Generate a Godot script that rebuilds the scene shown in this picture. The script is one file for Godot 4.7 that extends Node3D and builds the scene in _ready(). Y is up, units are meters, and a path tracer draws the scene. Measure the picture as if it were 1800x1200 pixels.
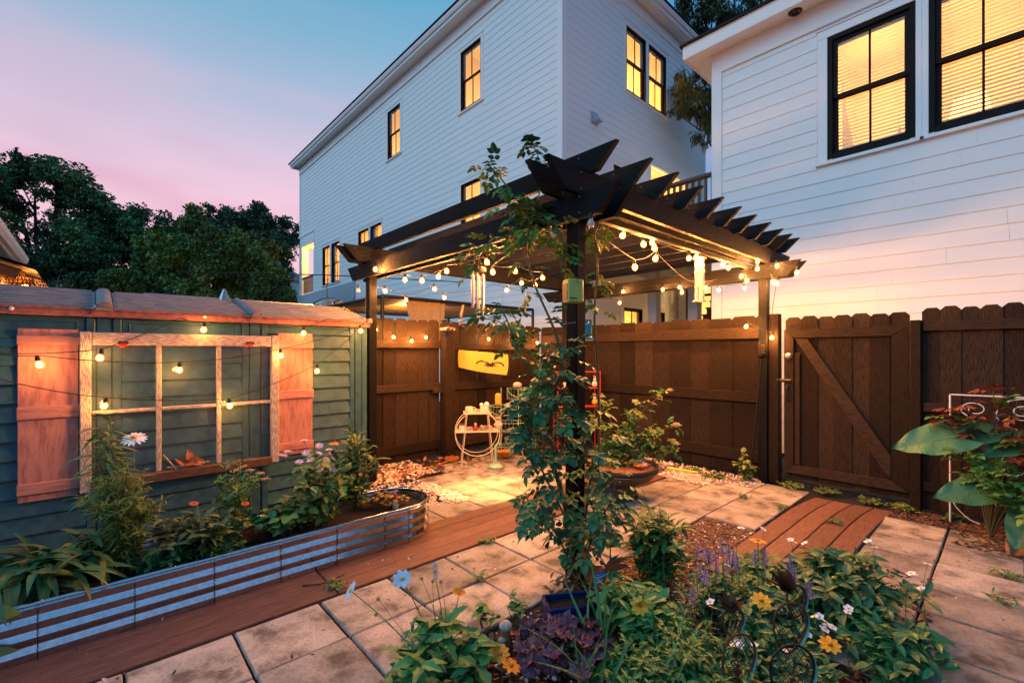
extends Node3D
# A small garden at dusk: dark pergola with string lights between white houses, a green shed, planted beds and a paved yard.
# World axes follow the yard: +X runs along the shed and the planks, -Z runs along the pergola towards the shed end. Metres, y up.

var rng := RandomNumberGenerator.new()
var M := {}
var noises := {}
var cache := {}


class Geo:
	var v := PackedVector3Array()
	var n := PackedVector3Array()
	var c := PackedColorArray()
	var col := Color(1, 1, 1)
	func put(p: Vector3, q: Vector3) -> void:
		v.append(p); n.append(q); c.append(col)
	func tri(a: Vector3, b: Vector3, d: Vector3) -> void: # counter-clockwise seen from the front
		var q := (b - a).cross(d - a)
		if q.length_squared() < 1e-16: return
		q = q.normalized()
		put(a, q); put(d, q); put(b, q)
	func quad(a: Vector3, b: Vector3, d: Vector3, e: Vector3) -> void:
		tri(a, b, d); tri(a, d, e)
	func tri3(a: Vector3, b: Vector3, d: Vector3, na: Vector3, nb: Vector3, nd: Vector3) -> void:
		put(a, na); put(d, nd); put(b, nb)
	func face(pts: Array, inside: Vector3) -> void: # a flat face turned away from a point
		var q: Vector3 = (pts[1] - pts[0]).cross(pts[2] - pts[0])
		var p: Array = pts
		if q.dot(pts[0] - inside) < 0.0:
			p = pts.duplicate(); p.reverse()
		for i in range(1, p.size() - 1): tri(p[0], p[i], p[i + 1])
	func box(ctr: Vector3, size: Vector3, b := 0.0, bas := Basis()) -> void:
		var h := size / 2.0
		b = minf(b, minf(h.x, minf(h.y, h.z)) * 0.9)
		if b <= 0.0:
			for ax in 3:
				for s: float in [-1.0, 1.0]:
					var o := [(ax + 1) % 3, (ax + 2) % 3]
					var ps := []
					for k in [[-1, -1], [1, -1], [1, 1], [-1, 1]]:
						var p := Vector3(); p[ax] = s * h[ax]; p[o[0]] = k[0] * h[o[0]]; p[o[1]] = k[1] * h[o[1]]
						ps.append(ctr + bas * p)
					face(ps, ctr)
			return
		var cp := {}
		for sx in [-1, 1]:
			for sy in [-1, 1]:
				for sz in [-1, 1]:
					var s := Vector3(sx, sy, sz)
					for ax in 3:
						var p := Vector3()
						for k in 3: p[k] = s[k] * (h[k] if k == ax else h[k] - b)
						cp[[sx, sy, sz, ax]] = ctr + bas * p
					face([cp[[sx, sy, sz, 0]], cp[[sx, sy, sz, 1]], cp[[sx, sy, sz, 2]]], ctr)
		for s in [-1, 1]:
			face([cp[[s, -1, -1, 0]], cp[[s, 1, -1, 0]], cp[[s, 1, 1, 0]], cp[[s, -1, 1, 0]]], ctr)
			face([cp[[-1, s, -1, 1]], cp[[1, s, -1, 1]], cp[[1, s, 1, 1]], cp[[-1, s, 1, 1]]], ctr)
			face([cp[[-1, -1, s, 2]], cp[[1, -1, s, 2]], cp[[1, 1, s, 2]], cp[[-1, 1, s, 2]]], ctr)
			for r in [-1, 1]:
				face([cp[[s, r, -1, 0]], cp[[s, r, -1, 1]], cp[[s, r, 1, 1]], cp[[s, r, 1, 0]]], ctr)
				face([cp[[s, -1, r, 0]], cp[[s, -1, r, 2]], cp[[s, 1, r, 2]], cp[[s, 1, r, 0]]], ctr)
				face([cp[[-1, s, r, 1]], cp[[-1, s, r, 2]], cp[[1, s, r, 2]], cp[[1, s, r, 1]]], ctr)
	func span(a: Vector3, b: Vector3, bev := 0.0) -> void: # a box between two opposite corners
		box((a + b) / 2.0, (b - a).abs(), bev)
	func prism(poly: PackedVector2Array, depth: float, xf: Transform3D) -> void:
		var p := poly
		if Geometry2D.is_polygon_clockwise(p): p = p.duplicate(); p.reverse()
		var ids := Geometry2D.triangulate_polygon(p)
		var z := depth / 2.0
		for i in range(0, ids.size(), 3):
			var a := p[ids[i]]; var b := p[ids[i + 1]]; var d := p[ids[i + 2]]
			if (b - a).cross(d - a) < 0.0:
				var w := b; b = d; d = w
			tri(xf * Vector3(a.x, a.y, z), xf * Vector3(b.x, b.y, z), xf * Vector3(d.x, d.y, z))
			tri(xf * Vector3(a.x, a.y, -z), xf * Vector3(d.x, d.y, -z), xf * Vector3(b.x, b.y, -z))
		for i in p.size():
			var a := p[i]; var b := p[(i + 1) % p.size()]
			quad(xf * Vector3(a.x, a.y, z), xf * Vector3(a.x, a.y, -z), xf * Vector3(b.x, b.y, -z), xf * Vector3(b.x, b.y, z))
	func tube(pts: Array, r0: float, r1 := -1.0, sides := 6, caps := true) -> void:
		if pts.size() < 2: return
		if r1 < 0.0: r1 = r0
		var t0: Vector3 = (pts[1] - pts[0]).normalized()
		var u := t0.cross(Vector3.UP if absf(t0.y) < 0.9 else Vector3.RIGHT).normalized()
		var rings := []
		var nor := []
		for i in pts.size():
			var t: Vector3 = (pts[mini(i + 1, pts.size() - 1)] - pts[maxi(i - 1, 0)]).normalized()
			u = (u - t * u.dot(t)).normalized()
			var w := t.cross(u)
			var r := lerpf(r0, r1, float(i) / (pts.size() - 1))
			var ring := []; var nn := []
			for k in sides:
				var a := TAU * k / sides
				var q := u * cos(a) + w * sin(a)
				ring.append(pts[i] + q * r); nn.append(q)
			rings.append(ring); nor.append(nn)
		for i in pts.size() - 1:
			for k in sides:
				var k2 := (k + 1) % sides
				tri3(rings[i][k], rings[i][k2], rings[i + 1][k2], nor[i][k], nor[i][k2], nor[i + 1][k2])
				tri3(rings[i][k], rings[i + 1][k2], rings[i + 1][k], nor[i][k], nor[i + 1][k2], nor[i + 1][k])
		if caps:
			for k in range(1, sides - 1):
				tri(rings[0][0], rings[0][k + 1], rings[0][k])
				tri(rings[-1][0], rings[-1][k], rings[-1][k + 1])
	func lathe(prof: Array, at: Vector3, sides := 20, squash := Vector3.ONE, bas := Basis()) -> void: # prof: Vector2(radius, height), from the bottom up, outside to the right
		for i in prof.size() - 1:
			var a: Vector2 = prof[i]; var b: Vector2 = prof[i + 1]
			var d := (b - a)
			var sl := Vector2(d.y, -d.x).normalized()
			for k in sides:
				var p := []; var q := []
				for kk in [k, k + 1]:
					var an: float = TAU * kk / sides
					var e := Vector3(cos(an), 0, -sin(an))
					p.append(at + bas * ((e * a.x + Vector3.UP * a.y) * squash)); p.append(at + bas * ((e * b.x + Vector3.UP * b.y) * squash))
					q.append(bas * (e * sl.x + Vector3.UP * sl.y))
				if a.x > 1e-5: tri3(p[0], p[2], p[3], q[0], q[1], q[1])
				if b.x > 1e-5: tri3(p[0], p[3], p[1], q[0], q[1], q[0])
	func ball(at: Vector3, r: float, squash := Vector3.ONE, rings := 6, sides := 10, bas := Basis()) -> void:
		for i in rings:
			for k in sides:
				var p := []; var q := []
				for ij in [[i, k], [i, k + 1], [i + 1, k + 1], [i + 1, k]]:
					var la: float = -PI / 2 + PI * ij[0] / rings
					var an: float = TAU * ij[1] / sides
					var e := Vector3(cos(la) * cos(an), sin(la), -cos(la) * sin(an))
					p.append(at + bas * (e * r * squash)); q.append((bas * (e / squash)).normalized())
				if i > 0: tri3(p[0], p[1], p[2], q[0], q[1], q[2])
				if i < rings - 1: tri3(p[0], p[2], p[3], q[0], q[2], q[3])
	# a folded leaf: from o along d, its upper side towards u
	func leaf(o: Vector3, d: Vector3, u: Vector3, l: float, w: float, segs := 4, pw := 0.8, fold := 0.25, droop := 0.25, lobes := 0.0) -> void:
		d = d.normalized()
		var s := d.cross(u).normalized()
		if s.length_squared() < 0.5: s = d.cross(Vector3(0.3, 0.1, 1)).normalized()
		u = s.cross(d)
		var pc := o; var pl := o; var pr := o
		for i in range(1, segs + 1):
			var t := float(i) / segs
			var ww := w * 0.5 * pow(sin(PI * pow(t, pw)), 0.85) if t < 1.0 else 0.0
			if lobes > 0.0 and i % 2 == 0: ww *= 1.0 - lobes
			var q := o + d * (l * t) - u * (droop * l * t * t)
			var ql := q - s * ww + u * (ww * fold)
			var qr := q + s * ww + u * (ww * fold)
			if i == 1:
				tri(o, q, ql); tri(o, qr, q)
			else:
				if i < segs: quad(pl, pc, q, ql); quad(pc, pr, qr, q)
				else: tri(pl, pc, q); tri(pc, pr, q)
			pc = q; pl = ql; pr = qr
	func roseleaf(o: Vector3, d: Vector3, u: Vector3, l: float) -> void: # five leaflets on one stalk
		d = d.normalized()
		var s := d.cross(u).normalized()
		u = s.cross(d).normalized()
		var tip := o + d * l * 0.55 - u * l * 0.05
		tube([o, o + d * l * 0.3, tip], 0.0012, 0.0007, 3, false)
		leaf(tip, d - u * 0.15, u, l * 0.5, l * 0.34, 4, 0.8, 0.25, 0.2)
		for k: float in [-1.0, 1.0]:
			leaf(o + d * l * 0.5, s * k * 0.9 + d * 0.5, u, l * 0.42, l * 0.28, 4, 0.8, 0.25, 0.2)
			leaf(o + d * l * 0.24, s * k + d * 0.35, u, l * 0.36, l * 0.24, 4, 0.8, 0.25, 0.2)
	func mesh() -> ArrayMesh:
		var m := ArrayMesh.new()
		if v.is_empty(): return m
		var a := []
		a.resize(Mesh.ARRAY_MAX)
		a[Mesh.ARRAY_VERTEX] = v; a[Mesh.ARRAY_NORMAL] = n; a[Mesh.ARRAY_COLOR] = c
		m.add_surface_from_arrays(Mesh.PRIMITIVE_TRIANGLES, a)
		return m


func lin(r: float, g: float, b: float, a := 1.0) -> Color: # a linear base colour as the sRGB that materials take
	var k := Color(r, g, b).linear_to_srgb()
	k.a = a
	return k

func part(called: String, m: Mesh, mt: Material, parent: Node = self, xf := Transform3D()) -> MeshInstance3D:
	var o := MeshInstance3D.new()
	o.name = called; o.mesh = m; o.material_override = mt; o.transform = xf
	parent.add_child(o, true)
	return o

func tag(o: Node, label: String, category := "", group := "", kind := "") -> Node:
	if label: o.set_meta("label", label)
	if category: o.set_meta("category", category)
	if group: o.set_meta("group", group)
	if kind: o.set_meta("kind", kind)
	return o

func thing(called: String, label: String, category: String, at := Vector3.ZERO, group := "") -> Node3D:
	var o := Node3D.new()
	o.name = called; o.position = at
	add_child(o, true)
	tag(o, label, category, group)
	return o

func seat(o: Node3D, at: Vector3) -> Node3D: # parts were built in world coordinates: put the thing's origin at its base
	for k in o.get_children():
		if k is Node3D: k.position -= at
	o.position += at
	return o

func setting(called: String) -> Node3D:
	var o := Node3D.new()
	o.name = called
	add_child(o, true)
	o.set_meta("kind", "structure")
	return o

func bx(called: String, parent: Node, a: Vector3, b: Vector3, mt: Material, bev := 0.003) -> MeshInstance3D: # a chamfered box between two corners, its mesh shared by size
	var s := (b - a).abs()
	var key := [s.snapped(Vector3.ONE * 0.0005), bev]
	if not cache.has(key):
		var g := Geo.new(); g.box(Vector3.ZERO, s, bev); cache[key] = g.mesh()
	return part(called, cache[key], mt, parent, Transform3D(Basis(), (a + b) / 2.0))

func multi(called: String, m: Mesh, mt: Material, xfs: Array, parent: Node = self, cols := []) -> MultiMeshInstance3D:
	var mm := MultiMesh.new()
	mm.transform_format = MultiMesh.TRANSFORM_3D
	mm.use_colors = not cols.is_empty()
	mm.mesh = m
	mm.instance_count = xfs.size()
	for i in xfs.size():
		mm.set_instance_transform(i, xfs[i])
		if not cols.is_empty(): mm.set_instance_color(i, cols[i])
	var o := MultiMeshInstance3D.new()
	o.name = called; o.multimesh = mm; o.material_override = mt
	o.set_meta("kind", "stuff")
	parent.add_child(o, true)
	return o

func rnd(a: float, b: float) -> float: return rng.randf_range(a, b)

func rdir() -> Vector3:
	var z := rnd(-1, 1); var a := rnd(0, TAU); var r := sqrt(1 - z * z)
	return Vector3(r * cos(a), z, r * sin(a))

func bez(pts: Array, per := 6) -> Array: # a smooth curve through points
	if pts.size() < 3: return pts
	var out := []
	for i in pts.size() - 1:
		var p0: Vector3 = pts[maxi(i - 1, 0)]; var p1: Vector3 = pts[i]; var p2: Vector3 = pts[i + 1]; var p3: Vector3 = pts[mini(i + 2, pts.size() - 1)]
		for k in per: out.append(p1.cubic_interpolate(p2, p0, p3, float(k) / per))
	out.append(pts[-1])
	return out

func sag(a: Vector3, b: Vector3, d: float, n := 8) -> Array:
	var out := []
	for i in n + 1:
		var t := float(i) / n
		out.append(a.lerp(b, t) + Vector3.DOWN * d * 4 * t * (1 - t))
	return out

func ntex(key: String, sd: int, freq: float, oct: int, stops: Array, size := 512, type := FastNoiseLite.TYPE_SIMPLEX_SMOOTH) -> NoiseTexture2D: # stops: [offset, grey or Color] pairs
	if noises.has(key): return noises[key]
	var f := FastNoiseLite.new()
	f.seed = sd; f.frequency = freq; f.noise_type = type; f.fractal_octaves = oct; f.fractal_gain = 0.6
	var t := NoiseTexture2D.new()
	t.width = size; t.height = size; t.seamless = true; t.noise = f
	var r := Gradient.new()
	var os := PackedFloat32Array(); var cs := PackedColorArray()
	for s in stops:
		os.append(s[0]); cs.append(s[1] if s[1] is Color else Color(s[1], s[1], s[1]))
	r.offsets = os; r.colors = cs
	t.color_ramp = r
	noises[key] = t
	return t

func mat(key: String, k: Color, rough := 0.8, tex: Texture2D = null, scale := Vector3.ONE, bump: Texture2D = null, height := 0.0, metal := 0.0) -> StandardMaterial3D:
	var m := StandardMaterial3D.new()
	m.resource_name = key
	m.albedo_color = k; m.roughness = rough; m.metallic = metal
	if tex: m.albedo_texture = tex
	if bump:
		m.heightmap_enabled = true; m.heightmap_texture = bump; m.heightmap_scale = height
	if tex or bump:
		m.uv1_triplanar = true; m.uv1_world_triplanar = true; m.uv1_scale = scale; m.uv1_triplanar_sharpness = 4.0
	M[key] = m
	return m

func leafmat(key: String, rough := 0.5, back := Color(0.10, 0.34, 0.06)) -> StandardMaterial3D:
	var m := StandardMaterial3D.new()
	m.resource_name = key; m.vertex_color_use_as_albedo = true; m.roughness = rough
	m.backlight_enabled = true; m.backlight = back
	m.cull_mode = BaseMaterial3D.CULL_DISABLED
	M[key] = m
	return m

func glow(key: String, k: Color, e: float) -> StandardMaterial3D:
	var m := StandardMaterial3D.new()
	m.resource_name = key; m.albedo_color = k; m.emission_enabled = true; m.emission = k; m.emission_energy_multiplier = e
	M[key] = m
	return m

func lamp(parent: Node, at: Vector3, k: Color, e: float, size := 0.02) -> OmniLight3D:
	var l := OmniLight3D.new()
	l.name = "light"; l.position = at; l.light_color = k; l.light_energy = e; l.omni_range = 12.0; l.omni_attenuation = 2.0
	l.light_size = size; l.shadow_enabled = true
	parent.add_child(l, true)
	return l


func _ready() -> void:
	rng.seed = 20240611
	camera_and_sky()
	materials()
	ground()
	white_house()
	near_house()
	between_houses()
	fences()
	pergola()
	shed()
	planter()
	string_lights()
	behind_the_fence()
	trees()
	furnishings()
	climbing_rose()
	potted_rose()
	shed_plants()
	bed_plants()
	corner_plants()
	litter()


func camera_and_sky() -> void:
	var cam := Camera3D.new()
	cam.name = "camera"
	cam.position = Vector3(0, 1.4, 0)
	cam.rotation.y = -deg_to_rad(42.3974)
	cam.set_frustum(0.05 * 1200.0 / 805.0, Vector2(0, 0.05 * 20.0 / 805.0), 0.05, 400.0)
	cam.current = true
	add_child(cam)
	var env := Environment.new()
	env.background_mode = Environment.BG_SKY
	env.tonemap_mode = Environment.TONE_MAPPER_LINEAR
	env.tonemap_exposure = 1.0
	env.sdfgi_enabled = true; env.ssao_enabled = true; env.ssil_enabled = true
	var pano := PanoramaSkyMaterial.new()
	pano.panorama = dusk_sky()
	env.sky = Sky.new()
	env.sky.sky_material = pano
	var we := WorldEnvironment.new()
	we.name = "environment"; we.environment = env
	add_child(we)
	var sun := DirectionalLight3D.new() # the last glow of the western sky
	sun.name = "afterglow"
	sun.light_color = Color(0.74, 0.93, 1.0); sun.light_energy = 0.34; sun.light_angular_distance = 50.0; sun.shadow_enabled = true
	add_child(sun)
	sun.look_at_from_position(Vector3.ZERO, Vector3(0.85, -0.62, 0.12))

func dusk_sky() -> ImageTexture:
	var w := 512; var h := 256
	var im := Image.create(w, h, false, Image.FORMAT_RGBF)
	var f := FastNoiseLite.new()
	f.seed = 4; f.noise_type = FastNoiseLite.TYPE_SIMPLEX_SMOOTH; f.fractal_octaves = 5; f.frequency = 1.0
	var stops := [[-90.0, Color(0.05, 0.05, 0.06)], [-3.0, Color(0.10, 0.09, 0.11)], [0.0, Color(0.96, 0.60, 0.68)], [10.0, Color(0.95, 0.61, 0.72)], [17.0, Color(0.88, 0.60, 0.74)], [21.0, Color(0.70, 0.57, 0.74)], [26.0, Color(0.44, 0.51, 0.69)], [32.0, Color(0.25, 0.46, 0.65)], [38.0, Color(0.12, 0.40, 0.61)], [60.0, Color(0.07, 0.31, 0.54)], [90.0, Color(0.07, 0.25, 0.49)]]
	var away := [[-90.0, Color(0.05, 0.05, 0.06)], [-3.0, Color(0.10, 0.09, 0.11)], [0.0, Color(0.42, 0.42, 0.62)], [12.0, Color(0.22, 0.37, 0.62)], [25.0, Color(0.06, 0.31, 0.62)], [40.0, Color(0.05, 0.29, 0.58)], [90.0, Color(0.07, 0.25, 0.49)]]
	for y in h:
		var el := 90.0 - 180.0 * (y + 0.5) / h
		var a := ramp(stops, el); var b := ramp(away, el)
		for x in w:
			var az := 360.0 * (x + 0.5) / w # from -Z towards +X
			var d := absf(wrapf(az, -180.0, 180.0))
			var k := b.lerp(a, 1.0 - smoothstep(28.0, 76.0, d))
			if el > 1.0:
				var dir := Vector3(sin(deg_to_rad(az)) * cos(deg_to_rad(el)), sin(deg_to_rad(el)), cos(deg_to_rad(az)) * cos(deg_to_rad(el)))
				var s := f.get_noise_3d(dir.x * 1.6, dir.y * 9.0, dir.z * 1.6) + 0.5 * f.get_noise_3d(dir.x * 4.0 + 9.0, dir.y * 22.0, dir.z * 4.0)
				var cl := smoothstep(-0.05, 0.55, s) * (1.0 - smoothstep(20.0, 40.0, el))
				k = k.lerp(Color(0.74, 0.38, 0.54) if el < 17.0 else Color(0.66, 0.50, 0.66), cl * 0.55)
				k = k * (1.0 + 0.05 * f.get_noise_3d(dir.x * 2.0, dir.y * 4.0 + 5.0, dir.z * 2.0))
			im.set_pixel(x, y, k)
	return ImageTexture.create_from_image(im)

func ramp(stops: Array, x: float) -> Color:
	for i in range(1, stops.size()):
		if x <= stops[i][0]:
			return (stops[i - 1][1] as Color).lerp(stops[i][1], inverse_lerp(stops[i - 1][0], stops[i][0], x))
	return stops[-1][1]


func materials() -> void:
	var fine := ntex("fine", 1, 0.02, 5, [[0.0, 0.62], [0.5, 0.86], [1.0, 1.0]])
	var grain := ntex("grain", 2, 0.05, 5, [[0.15, 0.45], [0.45, 0.82], [0.8, 1.0]])
	var grainb := ntex("grain_relief", 2, 0.05, 5, [[0.2, 0.0], [0.8, 1.0]])
	var blot := ntex("blotches", 3, 0.008, 6, [[0.18, Color(0.56, 0.53, 0.51)], [0.42, Color(0.86, 0.84, 0.81)], [0.7, Color(1, 0.98, 0.95)]])
	var grit := ntex("grit", 5, 0.18, 3, [[0.2, 0.0], [0.8, 1.0]])
	var speck := ntex("speckle", 6, 0.12, 4, [[0.2, 0.86], [0.5, 0.97], [0.8, 1.0]])
	mat("siding", lin(0.78, 0.81, 0.83), 0.55)
	mat("trim", lin(0.82, 0.83, 0.84), 0.5)
	mat("roofing", lin(0.03, 0.03, 0.035), 0.9, grit, Vector3.ONE * 2)
	mat("black_frame", lin(0.010, 0.008, 0.009), 0.6).metallic_specular = 0.25
	var room := mat("room", lin(0.84, 0.74, 0.56), 0.9)
	room.cull_mode = BaseMaterial3D.CULL_DISABLED
	var cu := mat("curtain", lin(0.80, 0.68, 0.48), 0.9)
	cu.backlight_enabled = true; cu.backlight = Color(1.0, 0.9, 0.7)
	mat("blind", lin(0.80, 0.72, 0.58), 0.7)
	var gl := mat("glass", Color(0.9, 0.95, 1.0, 0.05), 0.03)
	gl.transparency = BaseMaterial3D.TRANSPARENCY_ALPHA
	var gd := mat("dusty_glass", Color(0.9, 0.9, 0.88, 0.03), 0.06)
	gd.transparency = BaseMaterial3D.TRANSPARENCY_ALPHA
	# stained wood with its grain along x, y or z
	var sc := [Vector3(0.33, 5.3, 5.3), Vector3(5.3, 0.33, 5.3), Vector3(5.3, 5.3, 0.33)]
	for i in 3:
		var a: String = "xyz"[i]
		for k in 3:
			var t: float = [0.66, 1.0, 1.38][k]
			mat("fence_%s%d" % [a, k], lin(0.040 * t, 0.0245 * t, 0.0165 * t), 0.72, grain, sc[i], grainb, 0.2)
			M["fence_%s%d" % [a, k]].uv1_offset = Vector3(0.37, 0.21, 0.53) * k
			mat("pergola_%s%d" % [a, k], lin(0.0105 * t, 0.0105 * t, 0.0135 * t), 0.62, grain, sc[i], grainb, 0.3)
			mat("shutter_%s%d" % [a, k], lin(0.58 * (0.9 + 0.1 * t), 0.24, 0.19), 0.75, ntex("worn", 8, 0.012, 6, [[0.2, 0.80], [0.5, 0.95], [0.8, 1.0]]), sc[i] * 0.5 + Vector3.ONE * 0.5, grainb, 0.06)
			mat("weathered_%s%d" % [a, k], lin(0.66, 0.61, 0.57), 0.85, ntex("flaking", 9, 0.045, 6, [[0.25, Color(0.58, 0.50, 0.45)], [0.42, Color(0.78, 0.72, 0.68)], [0.55, Color(0.92, 0.90, 0.88)], [0.8, Color(1, 0.98, 0.95)]], 1024), sc[i] * 0.7 + Vector3.ONE * 0.1, grainb, 0.08)
	mat("brown_wood", lin(0.16, 0.075, 0.045), 0.6, grain, sc[0])
	for k in 3:
		var t: float = [0.85, 1.0, 1.15][k]
		mat("plank%d" % k, lin(0.21 * t, 0.088 * t, 0.062 * t), 0.62, ntex("plank", 12, 0.028, 5, [[0.2, 0.66], [0.45, 0.9], [0.55, 0.8], [0.75, 1.0]]), Vector3(0.38, 4.0, 4.0), grainb, 0.15)
		M["plank%d" % k].uv1_offset = Vector3(0.31 * k, 0.2 * k, 0.47 * k)
	for k in 4:
		var t: float = [0.70, 0.88, 1.0, 1.12][k]
		mat("paver%d" % k, lin(0.44 * t, 0.395 * t, 0.375 * t), 0.86, blot, Vector3.ONE * (0.62 + 0.07 * k), grit, 0.05)
		M["paver%d" % k].uv1_offset = Vector3(0.17, 0.4, 0.29) * k
		M["paver%d" % k].detail_enabled = true
		M["paver%d" % k].detail_blend_mode = BaseMaterial3D.BLEND_MODE_MUL
		M["paver%d" % k].detail_albedo = speck
	mat("soil", lin(0.030, 0.018, 0.013), 0.95, fine, Vector3.ONE * 2, grit, 1.5)
	mat("lawn", lin(0.03, 0.045, 0.02), 0.95, fine, Vector3.ONE * 0.6)
	mat("shed_green", lin(0.030, 0.112, 0.138), 0.5, ntex("shedpaint", 10, 0.012, 5, [[0.2, 0.8], [0.7, 1.0]]), Vector3.ONE * 1.2)
	mat("shed_roof", lin(0.25, 0.225, 0.24), 0.55, fine, Vector3(0.5, 2, 2), grit, 0.1)
	mat("shed_trim", lin(0.46, 0.17, 0.135), 0.6, fine, Vector3.ONE * 1.5)
	mat("galvanised", lin(0.60, 0.66, 0.71), 0.17, ntex("spangle", 11, 0.03, 3, [[0.2, 0.90], [0.5, 0.96], [0.8, 1.0]], 512, FastNoiseLite.TYPE_CELLULAR), Vector3.ONE * 2.2, null, 0.0, 1.0)
	mat("steel", lin(0.36, 0.36, 0.38), 0.3, null, Vector3.ONE, null, 0.0, 1.0)
	mat("black_metal", lin(0.012, 0.012, 0.012), 0.45, null, Vector3.ONE, null, 0.0, 0.3)
	mat("cord", lin(0.008, 0.008, 0.008), 0.6)
	mat("white_metal", lin(0.70, 0.70, 0.72), 0.4)
	mat("cream_metal", lin(0.72, 0.62, 0.44), 0.45)
	mat("mint", lin(0.30, 0.48, 0.36), 0.35)
	mat("red_metal", lin(0.38, 0.025, 0.02), 0.4)
	mat("teal", lin(0.05, 0.35, 0.40), 0.4)
	mat("blue_glaze", lin(0.006, 0.012, 0.075), 0.3)
	mat("yellow_paint", lin(0.52, 0.37, 0.05), 0.45)
	mat("lime_paint", lin(0.52, 0.52, 0.10), 0.5)
	mat("orange_plastic", lin(0.62, 0.20, 0.02), 0.45)
	mat("terracotta", lin(0.36, 0.12, 0.05), 0.75, fine, Vector3.ONE * 3)
	mat("dark_pot", lin(0.030, 0.022, 0.020), 0.5)
	mat("white_china", lin(0.78, 0.74, 0.68), 0.2)
	mat("pink_china", lin(0.70, 0.42, 0.38), 0.25)
	mat("canvas", lin(0.60, 0.48, 0.35), 0.9, fine, Vector3.ONE * 3)
	mat("stone", lin(0.62, 0.50, 0.42), 0.8, fine, Vector3.ONE * 5)
	mat("rust", lin(0.16, 0.055, 0.03), 0.55, fine, Vector3.ONE * 9, null, 0.0, 0.3)
	mat("stem", lin(0.06, 0.13, 0.035), 0.7)
	mat("cane", lin(0.075, 0.075, 0.03), 0.7)
	mat("bark", lin(0.06, 0.045, 0.035), 0.9, grain, Vector3(2, 0.4, 2), grainb, 2.0)
	mat("blue_grey", lin(0.36, 0.42, 0.50), 0.6)
	var cl := mat("clear_tube", Color(0.95, 0.95, 0.98, 0.28), 0.08)
	cl.transparency = BaseMaterial3D.TRANSPARENCY_ALPHA
	leafmat("leaf")
	leafmat("petal", 0.6, Color(0.3, 0.3, 0.3))
	leafmat("tree_leaf", 0.6, Color(0.10, 0.14, 0.03))
	for k: String in M.keys():
		if k.begins_with("pergola") or k.begins_with("fence"): M[k].metallic_specular = 0.25
	leafmat("painted", 0.7, Color.BLACK)
	M["painted"].backlight_enabled = false
	glow("bulb_glow", Color(1.0, 0.84, 0.58), 22.0)
	var bg := glow("bulb_glass", Color(1.0, 0.56, 0.18, 0.14), 20.0)
	bg.transparency = BaseMaterial3D.TRANSPARENCY_ALPHA; bg.roughness = 0.05
	glow("red_glow", Color(1.0, 0.10, 0.02), 1.6)
	glow("lamp_glow", Color(1.0, 0.70, 0.32), 7.0)


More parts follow.
